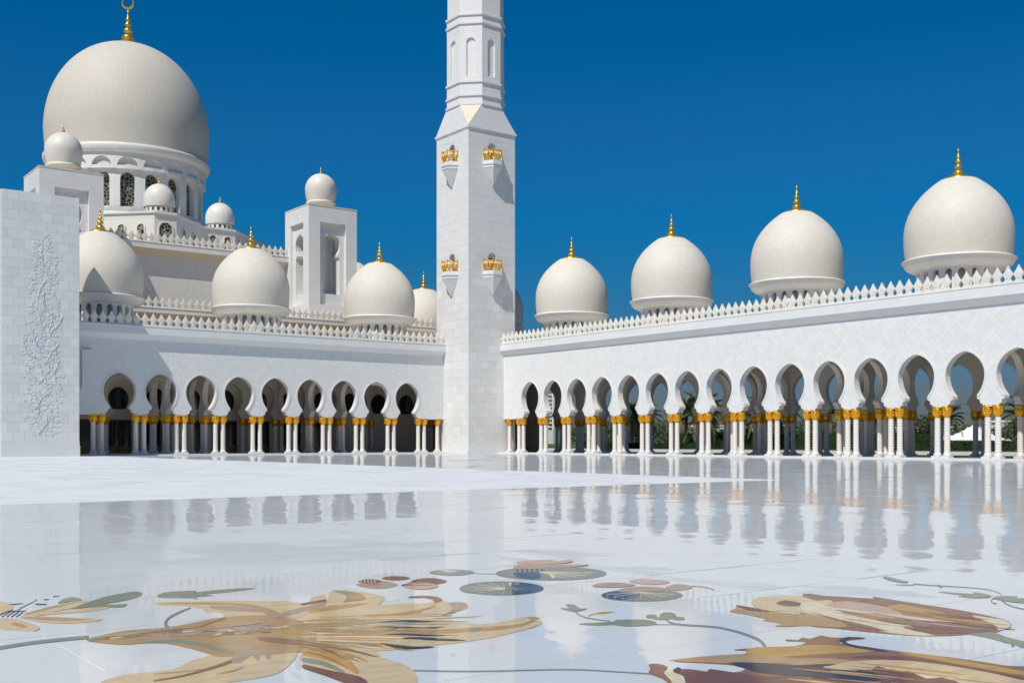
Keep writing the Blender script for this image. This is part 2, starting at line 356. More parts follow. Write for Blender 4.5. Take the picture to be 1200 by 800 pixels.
INLAYS = [
 ('floral_inlay', 'small beige lily inlaid in the floor at the left edge, dark striped centre', [
  ('petal','beige',0,[2.312,11.103,2.355,11.136,2.378,11.053,2.398,11.004,2.401,10.919,2.376,10.757,2.336,10.593,2.291,10.488,2.241,10.416,2.177,10.335,2.145,10.363,2.215,10.719]),
  ('petal','beige',0,[2.333,10.171,2.436,10.31,2.577,10.468,2.751,10.629,2.912,10.75,2.998,10.771,3.024,10.715,2.98,10.561,2.896,10.399,2.794,10.321,2.677,10.262,2.546,10.177,2.426,10.102,2.339,10.048,2.289,10.032,2.288,10.079]),
  ('petal','beige',0,[2.308,10.118,2.473,10.166,2.663,10.207,2.769,10.244,2.857,10.259,2.987,10.236,3.072,10.188,3.019,10.116,2.914,10.052,2.822,10.035,2.719,10.038,2.597,10.053,2.477,10.063,2.37,10.03,2.295,10.008,2.269,10.054]),
  ('petal','beige',0,[2.294,10.108,2.404,10.019,2.548,9.859,2.706,9.676,2.808,9.516,2.747,9.448,2.629,9.44,2.517,9.482,2.415,9.571,2.346,9.721,2.302,9.884,2.275,10.031]),
  ('petal','beige',0,[2.088,10.084,2.154,10.095,2.213,10.01,2.244,9.902,2.262,9.761,2.279,9.581,2.281,9.415,2.252,9.311,2.207,9.261,2.157,9.284,2.101,9.357,2.032,9.455,1.987,9.599,2.021,9.856]),
  ('petal_vein','tan',1,[2.368,10.248,2.479,10.377,2.628,10.52,2.8,10.624,2.935,10.685,2.942,10.673,2.875,10.612,2.753,10.51,2.608,10.39,2.462,10.252,2.353,10.156,2.33,10.171]),
  ('petal_vein','tan',1,[2.293,10.049,2.402,9.974,2.541,9.833,2.649,9.682,2.7,9.567,2.625,9.573,2.513,9.631,2.437,9.699,2.375,9.791,2.31,9.943]),
  ('petal_spot','ochre',1,[2.147,9.79,2.17,9.779,2.194,9.718,2.208,9.598,2.21,9.487,2.188,9.454,2.161,9.47,2.144,9.54,2.135,9.633,2.136,9.726]),
  ('stamen','dark',2,[2.121,10.181,2.135,10.214,2.155,10.262,2.178,10.314,2.2,10.359,2.22,10.397,2.242,10.435,2.262,10.465,2.278,10.481,2.288,10.478,2.295,10.46,2.3,10.438,2.304,10.423,2.308,10.44,2.305,10.457,2.301,10.481,2.294,10.501,2.283,10.506,2.266,10.49,2.246,10.461,2.225,10.424,2.204,10.386,2.182,10.342,2.159,10.29,2.138,10.243,2.125,10.211]),
  ('stamen','dark',2,[2.154,10.157,2.168,10.189,2.189,10.237,2.212,10.289,2.233,10.334,2.253,10.374,2.273,10.412,2.291,10.443,2.305,10.461,2.315,10.459,2.32,10.441,2.324,10.42,2.327,10.406,2.331,10.423,2.329,10.439,2.326,10.462,2.32,10.482,2.31,10.485,2.295,10.468,2.277,10.438,2.257,10.4,2.237,10.361,2.215,10.316,2.192,10.265,2.172,10.219,2.157,10.187]),
  ('stamen','dark',2,[2.186,10.132,2.201,10.165,2.222,10.212,2.245,10.264,2.266,10.309,2.285,10.35,2.304,10.39,2.32,10.422,2.333,10.44,2.341,10.439,2.345,10.423,2.348,10.402,2.35,10.388,2.355,10.406,2.353,10.421,2.351,10.443,2.346,10.462,2.338,10.465,2.324,10.446,2.307,10.414,2.289,10.375,2.27,10.336,2.249,10.291,2.226,10.24,2.205,10.194,2.19,10.162]),
  ('stamen','dark',2,[2.219,10.108,2.234,10.14,2.255,10.187,2.279,10.239,2.3,10.285,2.318,10.326,2.335,10.367,2.349,10.401,2.36,10.42,2.367,10.42,2.37,10.404,2.372,10.384,2.373,10.371,2.378,10.388,2.377,10.402,2.376,10.424,2.372,10.442,2.365,10.444,2.353,10.424,2.338,10.391,2.321,10.351,2.303,10.311,2.283,10.266,2.259,10.215,2.238,10.17,2.223,10.138]),
  ('stamen','dark',2,[2.251,10.083,2.267,10.115,2.289,10.162,2.313,10.214,2.333,10.26,2.351,10.303,2.366,10.346,2.379,10.38,2.388,10.4,2.393,10.4,2.395,10.386,2.396,10.367,2.396,10.354,2.401,10.37,2.401,10.384,2.401,10.405,2.399,10.423,2.392,10.423,2.382,10.401,2.368,10.366,2.353,10.325,2.337,10.285,2.316,10.241,2.293,10.191,2.271,10.145,2.256,10.114]),
  ('tendril','slate',1,[2.338,10.429,2.354,10.468,2.376,10.523,2.402,10.586,2.43,10.647,2.463,10.707,2.5,10.77,2.537,10.833,2.571,10.892,2.6,10.951,2.627,11.009,2.649,11.059,2.665,11.094,2.668,11.115,2.653,11.082,2.631,11.034,2.604,10.979,2.576,10.923,2.543,10.866,2.506,10.805,2.469,10.743,2.436,10.684,2.407,10.622,2.38,10.56,2.358,10.505,2.343,10.468]),
  ('tendril','dark',1,[2.37,10.865,2.381,10.868,2.396,10.87,2.413,10.873,2.43,10.875,2.446,10.878,2.464,10.881,2.479,10.883,2.49,10.885,2.495,10.908,2.485,10.91,2.47,10.911,2.453,10.912,2.438,10.913,2.422,10.914,2.406,10.915,2.391,10.916,2.381,10.917]),
  ('tendril','dark',1,[2.568,10.751,2.574,10.743,2.583,10.731,2.593,10.719,2.604,10.709,2.615,10.703,2.628,10.699,2.64,10.697,2.649,10.695,2.66,10.74,2.652,10.745,2.641,10.751,2.629,10.759,2.618,10.768,2.609,10.781,2.6,10.797,2.592,10.812,2.586,10.824]),
  ('tendril','dark',1,[2.704,11.012,2.713,11.012,2.727,11.012,2.74,11.013,2.749,11.013,2.756,11.043,2.748,11.047,2.736,11.051,2.724,11.056,2.716,11.059]),
  ('tendril','dark',1,[2.83,11.191,2.843,11.195,2.863,11.201,2.882,11.207,2.895,11.211,2.901,11.236,2.888,11.233,2.869,11.229,2.851,11.225,2.838,11.222]),
 ]),
 ('leaf_inlay', 'long dark green leaf pair inlaid in the floor beside the small left lily', [
  ('leaf','green',2,[2.781,10.338,2.87,10.453,2.991,10.596,3.102,10.74,3.224,10.877,3.376,10.991,3.513,11.068,3.582,11.085,3.61,11.05,3.606,10.955,3.573,10.837,3.514,10.728,3.437,10.629,3.344,10.552,3.246,10.489,3.137,10.436,3.065,10.387,3.102,10.332,3.169,10.286,3.218,10.278,3.244,10.265,3.218,10.197,3.176,10.133,3.15,10.117,3.11,10.137,3.02,10.222,2.921,10.301,2.845,10.287,2.793,10.263,2.767,10.283]),
  ('leaf','green',2,[2.751,10.704,2.793,10.82,2.865,10.956,2.928,11.032,2.979,11.047,2.998,10.949,3,10.831,2.991,10.781,2.968,10.757,2.926,10.755,2.873,10.755,2.799,10.714]),
  ('leaf_vein','slate',3,[2.79,10.298,2.837,10.341,2.905,10.403,2.982,10.473,3.055,10.537,3.124,10.595,3.194,10.651,3.263,10.705,3.327,10.753,3.39,10.796,3.452,10.835,3.506,10.867,3.544,10.891,3.547,10.903,3.51,10.88,3.456,10.848,3.395,10.81,3.332,10.767,3.267,10.72,3.198,10.667,3.128,10.611,3.06,10.554,2.986,10.49,2.909,10.421,2.841,10.359,2.794,10.317]),
 ]),
 ('leaf_inlay', 'long grey green feathery leaf inlaid in the floor above the big beige lily', [
  ('leaf','green',0,[3.656,10.644,3.704,10.739,3.77,10.823,3.84,10.858,3.919,10.861,4.025,10.829,4.102,10.778,4.056,10.713,4.017,10.665,4.111,10.682,4.247,10.712,4.375,10.713,4.494,10.697,4.599,10.656,4.652,10.607,4.596,10.566,4.488,10.532,4.362,10.504,4.235,10.488,4.128,10.502,4.057,10.501,4.079,10.424,4.103,10.349,4.033,10.366,3.948,10.374,3.903,10.258,3.879,10.162,3.89,10.226,3.89,10.329,3.814,10.375,3.728,10.412,3.674,10.453,3.643,10.501,3.637,10.567]),
  ('leaf_vein','slate',1,[3.663,10.6,3.693,10.6,3.735,10.6,3.785,10.599,3.839,10.6,3.895,10.601,3.954,10.604,4.021,10.606,4.098,10.608,4.202,10.609,4.325,10.61,4.441,10.61,4.522,10.611,4.527,10.623,4.446,10.623,4.33,10.623,4.207,10.623,4.104,10.623,4.026,10.622,3.96,10.62,3.901,10.618,3.846,10.618,3.792,10.618,3.742,10.619,3.699,10.62,3.67,10.621]),
 ]),
 ('stem_inlay', 'grey blue floor inlay stem running from the left edge to the big lily', [
  ('stem','slate',0,[1.735,8.558,1.782,8.576,1.851,8.603,1.927,8.632,1.998,8.653,2.059,8.665,2.117,8.671,2.174,8.674,2.231,8.676,2.292,8.675,2.355,8.671,2.411,8.666,2.451,8.663,2.486,8.793,2.446,8.797,2.389,8.803,2.325,8.808,2.263,8.81,2.206,8.809,2.148,8.806,2.088,8.8,2.026,8.788,1.954,8.767,1.876,8.738,1.807,8.711,1.759,8.692]),
 ]),
 ('floral_inlay', 'large beige and ochre lily inlaid in the floor with long curling petals', [
  ('petal','beige',0,[3.466,10.193,3.551,10.188,3.66,10.144,3.744,10.108,3.842,10.056,3.991,9.971,4.149,9.875,4.284,9.778,4.397,9.69,4.474,9.632,4.523,9.571,4.539,9.456,4.551,9.359,4.586,9.333,4.637,9.366,4.712,9.492,4.802,9.635,4.937,9.76,5.001,9.744,4.849,9.397,4.619,8.943,4.375,8.45,4.152,8.09,3.973,8.037,3.847,8.14,3.839,8.376,3.843,8.646,3.726,8.777,3.624,8.877,3.665,9.029,3.733,9.177,3.732,9.282,3.708,9.352,3.669,9.36,3.641,9.371,3.67,9.456,3.699,9.575,3.675,9.719,3.625,9.854,3.546,9.921,3.475,9.977,3.449,10.095]),
  ('petal','beige',0,[4.684,9.32,4.835,9.458,4.877,9.453,4.995,9.659,5.111,9.87,5.189,9.978,5.254,9.999,5.324,9.907,5.379,9.748,5.409,9.546,5.409,9.345,5.364,9.199,5.29,9.074,5.163,8.951,5.088,8.851,5.198,8.793,5.355,8.751,5.448,8.692,5.522,8.66,5.589,8.714,5.643,8.776,5.68,8.772,5.701,8.732,5.693,8.654,5.689,8.569,5.74,8.519,5.782,8.466,5.756,8.383,5.702,8.294,5.646,8.217,5.562,8.144,5.414,8.07,5.261,8.005,5.142,7.967,5.067,7.92,5.076,7.83,5.12,7.712,5.147,7.546,5.203,7.408,5.336,7.384,5.49,7.408,5.63,7.47,5.735,7.506,5.758,7.408,5.735,7.281,5.693,7.197,5.62,7.123,5.511,7.051,5.361,6.983,5.141,6.913,4.92,6.858,4.765,6.836,4.627,6.832,4.478,6.84,4.34,6.853,4.229,6.858,4.129,6.865,4.037,6.882,3.941,6.905,3.82,6.92,3.7,6.966,3.578,7.074,3.516,7.263,3.586,7.593,3.782,8.04,4.208,8.682]),
  ('petal','beige',0,[3.941,6.905,3.913,6.793,3.86,6.693,3.864,6.566,3.867,6.429,3.842,6.286,3.795,6.138,3.726,5.995,3.634,5.847,3.505,5.656,3.38,5.524,3.276,5.535,3.221,5.643,3.296,5.871,3.389,6.153,3.359,6.382,3.316,6.597,3.336,6.827,3.404,7.033,3.553,7.202,3.723,7.272,3.86,7.116]),
  ('petal','beige',0,[2.066,7.049,2.151,7.124,2.275,7.176,2.413,7.155,2.546,7.139,2.638,7.218,2.722,7.321,2.827,7.399,2.938,7.458,3.043,7.494,3.159,7.489,3.33,7.409,3.467,7.299,3.477,7.204,3.422,7.096,3.327,6.949,3.22,6.807,3.137,6.701,3.056,6.624,2.971,6.583,2.882,6.562,2.791,6.556,2.695,6.548,2.594,6.502,2.485,6.47,2.352,6.484,2.227,6.549,2.139,6.712,2.08,6.888,2.051,6.982]),
  ('petal','tan',1,[2.418,8.615,2.469,8.671,2.555,8.718,2.656,8.79,2.77,8.844,2.888,8.826,3.004,8.794,3.106,8.796,3.209,8.82,3.334,8.883,3.461,8.952,3.564,9,3.668,9.021,3.799,9.01,3.928,8.943,4.046,8.8,4.112,8.576,4.079,8.242,3.981,7.891,3.815,7.571,3.649,7.328,3.545,7.223,3.449,7.193,3.322,7.217,3.192,7.268,3.064,7.308,2.967,7.36,2.947,7.434,2.952,7.525,2.943,7.627,2.929,7.741,2.909,7.875,2.881,8.007,2.844,8.12,2.79,8.204,2.701,8.218,2.609,8.231,2.537,8.312,2.479,8.415,2.432,8.52]),
  ('petal_vein','rose',2,[2.841,8.551,3.009,8.511,3.216,8.462,3.393,8.529,3.559,8.61,3.712,8.639,3.826,8.625,3.875,8.55,3.856,8.441,3.741,8.297,3.593,8.181,3.464,8.166,3.328,8.187,3.174,8.2,3.026,8.228,2.895,8.278,2.806,8.347,2.787,8.461]),
  ('petal_vein','green',2,[2.423,8.589,2.483,8.632,2.586,8.671,2.73,8.694,2.892,8.704,3.078,8.699,3.192,8.679,3.092,8.63,2.92,8.587,2.767,8.59,2.627,8.594,2.527,8.552,2.459,8.517,2.42,8.543]),
  ('petal_vein','green',2,[2.682,8.263,2.757,8.197,2.88,8.093,2.948,7.987,2.998,7.856,3.025,7.658,3.047,7.494,3.09,7.437,3.122,7.477,3.112,7.679,3.076,7.925,3.027,8.085,2.949,8.196,2.794,8.257]),
  ('petal_vein','brown',2,[3.206,8.618,3.263,8.653,3.369,8.72,3.521,8.863,3.654,8.983,3.663,8.945,3.618,8.862,3.557,8.821,3.48,8.776,3.397,8.693,3.319,8.622,3.243,8.605]),
  ('petal_vein','slate',2,[3.509,8.177,3.574,8.24,3.67,8.315,3.754,8.377,3.817,8.413,3.831,8.389,3.817,8.34,3.786,8.289,3.738,8.238,3.672,8.195,3.604,8.166,3.539,8.158]),
  ('petal_vein','tan',2,[3.482,10.158,3.616,10.103,3.813,9.981,3.962,9.852,4.08,9.711,4.142,9.585,4.17,9.447,4.176,9.264,4.165,9.086,4.145,8.945,4.11,8.844,4.034,8.787,3.976,8.792,4.001,8.893,4.048,9.045,4.074,9.223,4.078,9.403,4.042,9.535,3.97,9.654,3.849,9.779,3.713,9.903,3.561,10.057]),
  ('petal_vein','rose',2,[3.821,9.708,3.908,9.646,3.999,9.518,4.051,9.377,4.077,9.238,4.077,9.11,4.048,9.045,3.976,9.132,3.893,9.267,3.824,9.363,3.779,9.461,3.781,9.607]),
  ('petal_vein','rose',2,[3.959,8.785,4.077,8.882,4.253,8.998,4.421,9.099,4.583,9.196,4.727,9.315,4.813,9.378,4.784,9.276,4.682,9.122,4.518,8.994,4.339,8.881,4.188,8.783,4.067,8.723,3.979,8.732]),
  ('petal_vein','maroon',2,[4.542,9.342,4.621,9.372,4.712,9.393,4.793,9.428,4.845,9.44,4.829,9.379,4.777,9.309,4.704,9.29,4.625,9.28,4.555,9.245,4.509,9.228,4.508,9.278]),
  ('petal_vein','brown',2,[3.494,7.917,3.535,7.909,3.586,7.849,3.647,7.726,3.707,7.586,3.757,7.47,3.785,7.375,3.769,7.297,3.73,7.267,3.673,7.33,3.608,7.432,3.542,7.535,3.488,7.634,3.461,7.708,3.455,7.774,3.467,7.858]),
  ('petal_vein','ochre',2,[4.119,8.025,4.007,8.116,3.862,8.172,3.773,8.181,3.722,8.146,3.716,8.057,3.757,7.95,3.868,7.836,3.991,7.776,4.084,7.878]),
  ('petal_vein','brown',2,[2.331,6.851,2.365,6.853,2.415,6.857,2.473,6.865,2.531,6.878,2.59,6.901,2.653,6.931,2.717,6.964,2.777,6.997,2.837,7.034,2.897,7.074,2.949,7.11,2.986,7.134,3.025,7.25,2.986,7.218,2.931,7.175,2.868,7.128,2.806,7.084,2.743,7.044,2.677,7.004,2.612,6.968,2.551,6.939,2.491,6.919,2.431,6.905,2.378,6.896,2.342,6.888]),
  ('petal_vein','rose',2,[3.006,7.257,3.106,7.406,3.215,7.544,3.276,7.6,3.302,7.587,3.283,7.482,3.243,7.347,3.202,7.23,3.164,7.138,3.133,7.09,3.12,7.093,3.155,7.205,3.191,7.318,3.176,7.311,3.137,7.257,3.079,7.184,3.022,7.116,2.979,7.083,2.957,7.089,2.965,7.153]),
  ('petal_vein','rose',2,[3.374,7.644,3.376,7.596,3.356,7.474,3.321,7.341,3.28,7.217,3.247,7.14,3.22,7.096,3.201,7.084,3.199,7.112,3.233,7.196,3.281,7.319,3.333,7.503]),
  ('petal_vein','tan',2,[2.725,6.823,2.742,6.817,2.768,6.817,2.799,6.821,2.831,6.831,2.865,6.851,2.904,6.879,2.941,6.909,2.968,6.934,2.971,6.942,2.95,6.935,2.918,6.919,2.882,6.899,2.849,6.882,2.817,6.869,2.782,6.856,2.751,6.844,2.728,6.83]),
  ('petal_vein','tan',2,[2.407,7.077,2.43,7.065,2.465,7.051,2.505,7.037,2.546,7.028,2.589,7.022,2.637,7.02,2.681,7.02,2.713,7.023,2.716,7.03,2.688,7.038,2.646,7.045,2.599,7.052,2.556,7.059,2.516,7.067,2.474,7.076,2.436,7.083,2.409,7.085]),
  ('petal_vein','green',2,[5.167,9.906,5.219,9.921,5.274,9.874,5.303,9.772,5.311,9.644,5.29,9.515,5.247,9.392,5.19,9.281,5.122,9.2,5.04,9.178,4.965,9.178,4.905,9.155,4.888,9.168,4.973,9.29,5.081,9.444,5.13,9.551,5.156,9.653,5.16,9.794]),
  ('petal_vein','ochre',3,[5.215,9.64,5.264,9.635,5.283,9.558,5.263,9.451,5.219,9.341,5.156,9.261,5.096,9.219,5.05,9.233,5.041,9.302,5.119,9.478]),
  ('petal_vein','brown',2,[5.547,9.096,5.603,9.134,5.688,9.137,5.757,9.07,5.796,8.968,5.765,8.839,5.704,8.723,5.622,8.654,5.563,8.636,5.597,8.704,5.651,8.804,5.668,8.888,5.66,8.968,5.595,9.04]),
  ('petal_vein','rose',2,[5.646,8.534,5.724,8.563,5.777,8.53,5.774,8.449,5.725,8.342,5.623,8.226,5.503,8.125,5.371,8.057,5.293,8.04,5.379,8.119,5.51,8.245,5.584,8.401]),
  ('petal_vein','ochre',2,[4.287,8.28,4.41,8.323,4.603,8.357,4.763,8.342,4.918,8.32,5.06,8.324,5.2,8.352,5.391,8.451,5.5,8.51,5.335,8.371,5.1,8.22,4.932,8.206,4.778,8.226,4.633,8.225,4.501,8.23,4.357,8.251]),
  ('petal_vein','ochre',2,[4.367,8.852,4.475,8.945,4.626,9.033,4.736,9.054,4.839,9.043,4.976,9.019,5.052,8.978,4.945,8.918,4.774,8.858,4.606,8.807,4.463,8.78,4.38,8.801]),
  ('petal_vein','tan',2,[4.215,7.385,4.443,7.304,4.736,7.23,4.93,7.157,5.098,7.105,5.259,7.088,5.42,7.116,5.63,7.236,5.798,7.373,5.797,7.449,5.739,7.474,5.72,7.424,5.685,7.345,5.608,7.27,5.496,7.216,5.343,7.219,5.164,7.256,4.972,7.32,4.767,7.402,4.53,7.514,4.328,7.583,4.212,7.503]),
  ('petal_vein','green',3,[4.929,7.182,4.988,7.237,5.063,7.281,5.107,7.273,5.118,7.24,5.063,7.181,4.994,7.134,4.946,7.146]),
  ('petal_vein','maroon',2,[3.315,6.771,3.331,6.718,3.345,6.63,3.359,6.545,3.377,6.451,3.411,6.345,3.433,6.233,3.416,6.109,3.38,6.006,3.322,5.948,3.271,5.94,3.265,6.006,3.273,6.116,3.275,6.249,3.275,6.396,3.267,6.543,3.265,6.669,3.287,6.746]),
  ('petal_vein','ochre',2,[3.574,7.3,3.599,7.208,3.618,7.066,3.659,6.97,3.7,6.889,3.734,6.824,3.746,6.778,3.712,6.783,3.655,6.756,3.589,6.582,3.528,6.405,3.483,6.316,3.459,6.304,3.477,6.423,3.503,6.595,3.507,6.747,3.5,6.886,3.473,6.982,3.46,7.068,3.511,7.209]),
  ('petal_vein','green',2,[3.419,6.984,3.451,6.93,3.473,6.833,3.476,6.732,3.467,6.622,3.448,6.491,3.427,6.393,3.408,6.387,3.395,6.437,3.4,6.544,3.403,6.67,3.375,6.766,3.353,6.849,3.38,6.937]),
  ('stamen','dark',4,[4.593,7.976,4.657,7.985,4.749,7.978,4.802,7.963,4.85,7.925,4.926,7.83,4.972,7.746,4.926,7.747,4.847,7.786,4.778,7.847,4.709,7.911,4.632,7.951]),
  ('stamen','dark',4,[4.437,7.83,4.49,7.811,4.578,7.745,4.66,7.641,4.743,7.54,4.841,7.493,4.903,7.472,4.854,7.46,4.765,7.473,4.678,7.543,4.594,7.611,4.535,7.609,4.487,7.591,4.426,7.59,4.398,7.598,4.48,7.618,4.558,7.658,4.499,7.753]),
  ('stamen','dark',4,[4.342,7.448,4.392,7.442,4.468,7.402,4.53,7.328,4.588,7.246,4.65,7.169,4.68,7.121,4.632,7.141,4.556,7.195,4.49,7.263,4.428,7.337,4.369,7.404]),
  ('stamen','dark',4,[4.358,7.233,4.407,7.234,4.48,7.196,4.533,7.13,4.584,7.046,4.656,6.945,4.699,6.87,4.655,6.876,4.581,6.923,4.514,6.992,4.45,7.074,4.388,7.165]),
  ('stamen','dark',4,[4.128,7.156,4.144,7.104,4.17,7.005,4.212,6.933,4.262,6.869,4.33,6.815,4.368,6.782,4.309,6.782,4.223,6.807,4.159,6.847,4.115,6.913,4.112,7.049]),
  ('tendril','slate',1,[3.133,8.834,3.139,8.866,3.145,8.906,3.153,8.942,3.16,8.967,3.177,9.011,3.203,9.074,3.235,9.142,3.271,9.209,3.314,9.277,3.363,9.348,3.415,9.416,3.463,9.479,3.509,9.536,3.556,9.588,3.596,9.633,3.626,9.666,3.647,9.733,3.62,9.707,3.581,9.67,3.536,9.623,3.491,9.572,3.443,9.514,3.392,9.45,3.341,9.382,3.295,9.311,3.252,9.234,3.212,9.151,3.175,9.069,3.142,8.983,3.112,8.89,3.095,8.816,3.084,8.764,3.077,8.731]),
  ('petal_streak','ochre',3,[4.029,8.422,4.08,8.407,4.156,8.392,4.242,8.375,4.322,8.355,4.399,8.327,4.479,8.293,4.55,8.263,4.602,8.247,4.604,8.251,4.561,8.285,4.497,8.327,4.421,8.368,4.345,8.399,4.263,8.417,4.173,8.428,4.091,8.431,4.032,8.43]),
  ('petal_streak','green',3,[4.372,7.95,4.4,7.94,4.441,7.93,4.488,7.918,4.531,7.906,4.573,7.89,4.617,7.872,4.656,7.856,4.685,7.848,4.687,7.851,4.663,7.869,4.628,7.891,4.587,7.914,4.546,7.931,4.501,7.943,4.453,7.951,4.408,7.956,4.376,7.957]),
  ('petal_streak','cream',3,[4.163,8.549,4.238,8.496,4.347,8.423,4.472,8.345,4.593,8.276,4.719,8.214,4.855,8.154,4.98,8.103,5.069,8.07,5.072,8.074,4.989,8.117,4.868,8.176,4.734,8.241,4.609,8.304,4.487,8.373,4.36,8.447,4.247,8.514,4.167,8.557]),
  ('petal_streak','green',3,[4.205,8.087,4.266,8.044,4.357,7.988,4.46,7.926,4.557,7.864,4.65,7.797,4.747,7.724,4.833,7.659,4.897,7.618,4.899,7.621,4.846,7.679,4.766,7.756,4.673,7.837,4.582,7.907,4.484,7.967,4.376,8.023,4.279,8.067,4.209,8.094]),
  ('petal_streak','ochre',3,[3.929,7.702,3.946,7.659,3.974,7.604,4.007,7.549,4.042,7.503,4.083,7.468,4.13,7.438,4.175,7.416,4.208,7.405,4.21,7.408,4.187,7.437,4.149,7.472,4.106,7.511,4.067,7.549,4.031,7.592,3.993,7.641,3.959,7.683,3.933,7.708]),
  ('petal_streak','cream',3,[3.907,7.269,3.913,7.232,3.924,7.184,3.938,7.134,3.954,7.092,3.974,7.057,3.997,7.025,4.02,7,4.038,6.985,4.039,6.988,4.029,7.014,4.011,7.048,3.99,7.085,3.972,7.123,3.955,7.164,3.938,7.209,3.923,7.25,3.91,7.275]),
  ('petal_streak','cream',3,[4.125,7.969,4.17,7.939,4.237,7.903,4.314,7.865,4.387,7.828,4.459,7.79,4.535,7.75,4.604,7.715,4.656,7.696,4.658,7.7,4.618,7.739,4.557,7.787,4.485,7.837,4.414,7.878,4.34,7.912,4.258,7.943,4.183,7.965,4.129,7.976]),
  ('petal_streak','rose',3,[4.29,8.467,4.373,8.419,4.494,8.352,4.632,8.28,4.766,8.216,4.903,8.156,5.052,8.097,5.188,8.046,5.284,8.012,5.287,8.016,5.196,8.059,5.065,8.117,4.918,8.181,4.781,8.242,4.647,8.306,4.506,8.375,4.382,8.435,4.294,8.475]),
  ('petal_streak','rose',3,[3.749,7.885,3.811,7.825,3.902,7.743,4.004,7.653,4.1,7.567,4.194,7.478,4.292,7.384,4.38,7.301,4.443,7.247,4.445,7.25,4.389,7.315,4.305,7.406,4.209,7.506,4.116,7.596,4.019,7.682,3.915,7.768,3.82,7.843,3.753,7.892]),
  ('petal_streak','ochre',3,[3.811,7.693,3.845,7.631,3.897,7.548,3.956,7.46,4.015,7.383,4.078,7.314,4.147,7.247,4.211,7.191,4.257,7.156,4.259,7.159,4.222,7.21,4.164,7.277,4.099,7.351,4.037,7.423,3.977,7.499,3.914,7.581,3.857,7.653,3.814,7.7]),
  ('petal_streak','ochre',3,[4.207,8.149,4.283,8.113,4.393,8.064,4.518,8.008,4.636,7.953,4.752,7.895,4.874,7.832,4.984,7.775,5.062,7.737,5.065,7.741,4.991,7.785,4.884,7.847,4.763,7.914,4.647,7.973,4.529,8.027,4.403,8.081,4.29,8.126,4.211,8.156]),
  ('petal_streak','green',3,[3.943,8.271,4.022,8.228,4.138,8.171,4.268,8.106,4.389,8.04,4.506,7.965,4.628,7.882,4.737,7.807,4.814,7.758,4.817,7.762,4.746,7.822,4.642,7.905,4.522,7.994,4.406,8.071,4.283,8.136,4.15,8.197,4.031,8.247,3.947,8.279]),
  ('petal_streak','ochre',3,[3.868,7.27,3.896,7.221,3.936,7.153,3.981,7.078,4.023,7.006,4.064,6.933,4.105,6.856,4.143,6.788,4.169,6.743,4.171,6.745,4.149,6.798,4.115,6.871,4.075,6.952,4.035,7.027,3.993,7.098,3.946,7.17,3.903,7.234,3.872,7.276]),
  ('petal_streak','green',3,[3.912,8.135,3.948,8.094,4,8.04,4.059,7.981,4.117,7.928,4.176,7.878,4.24,7.828,4.298,7.786,4.34,7.76,4.342,7.763,4.306,7.802,4.253,7.853,4.192,7.909,4.134,7.961,4.075,8.013,4.013,8.067,3.957,8.113,3.916,8.143]),
  ('petal_streak','ochre',3,[4.002,8.021,4.061,7.966,4.147,7.89,4.244,7.807,4.336,7.729,4.427,7.651,4.524,7.569,4.612,7.497,4.674,7.45,4.676,7.453,4.619,7.51,4.536,7.588,4.441,7.674,4.35,7.754,4.257,7.832,4.158,7.912,4.069,7.982,4.006,8.028]),
  ('petal_streak','ochre',3,[3.636,7.589,3.645,7.548,3.661,7.494,3.68,7.437,3.698,7.386,3.719,7.339,3.742,7.292,3.764,7.253,3.781,7.229,3.782,7.232,3.773,7.268,3.756,7.317,3.736,7.37,3.716,7.419,3.697,7.469,3.675,7.521,3.655,7.567,3.639,7.595]),
  ('petal_streak','cream',3,[3.906,7.885,3.919,7.851,3.938,7.808,3.962,7.763,3.987,7.725,4.015,7.694,4.047,7.665,4.077,7.643,4.1,7.631,4.102,7.634,4.086,7.659,4.06,7.69,4.031,7.724,4.004,7.757,3.978,7.794,3.952,7.834,3.928,7.87,3.91,7.891]),
  ('petal_streak','tan',3,[3.741,7.366,3.763,7.327,3.796,7.275,3.833,7.218,3.867,7.163,3.9,7.106,3.933,7.045,3.963,6.991,3.986,6.956,3.988,6.959,3.971,7.004,3.946,7.066,3.915,7.133,3.883,7.192,3.848,7.246,3.809,7.299,3.772,7.344,3.744,7.372]),
  ('petal_streak','tan',3,[3.912,7.763,3.941,7.738,3.985,7.706,4.034,7.67,4.08,7.635,4.124,7.597,4.17,7.555,4.211,7.518,4.241,7.495,4.242,7.498,4.218,7.531,4.18,7.574,4.137,7.621,4.093,7.661,4.047,7.695,3.996,7.727,3.949,7.753,3.915,7.77]),
  ('petal_streak','tan',3,[4.103,8.401,4.174,8.354,4.279,8.29,4.4,8.223,4.518,8.165,4.642,8.117,4.778,8.072,4.902,8.036,4.992,8.013,4.994,8.017,4.912,8.052,4.792,8.098,4.659,8.148,4.536,8.198,4.417,8.255,4.293,8.318,4.184,8.373,4.106,8.409]),
  ('petal_streak','tan',3,[4.312,8.367,4.393,8.322,4.511,8.259,4.644,8.189,4.772,8.124,4.901,8.06,5.039,7.992,5.163,7.933,5.252,7.893,5.254,7.897,5.171,7.945,5.05,8.01,4.914,8.082,4.786,8.148,4.658,8.212,4.522,8.279,4.401,8.337,4.316,8.375]),
  ('petal_streak','green',3,[4.377,8.102,4.449,8.052,4.555,7.985,4.675,7.912,4.789,7.842,4.902,7.77,5.021,7.693,5.128,7.625,5.205,7.581,5.208,7.585,5.14,7.643,5.039,7.721,4.924,7.805,4.812,7.88,4.697,7.949,4.573,8.017,4.461,8.074,4.381,8.11]),
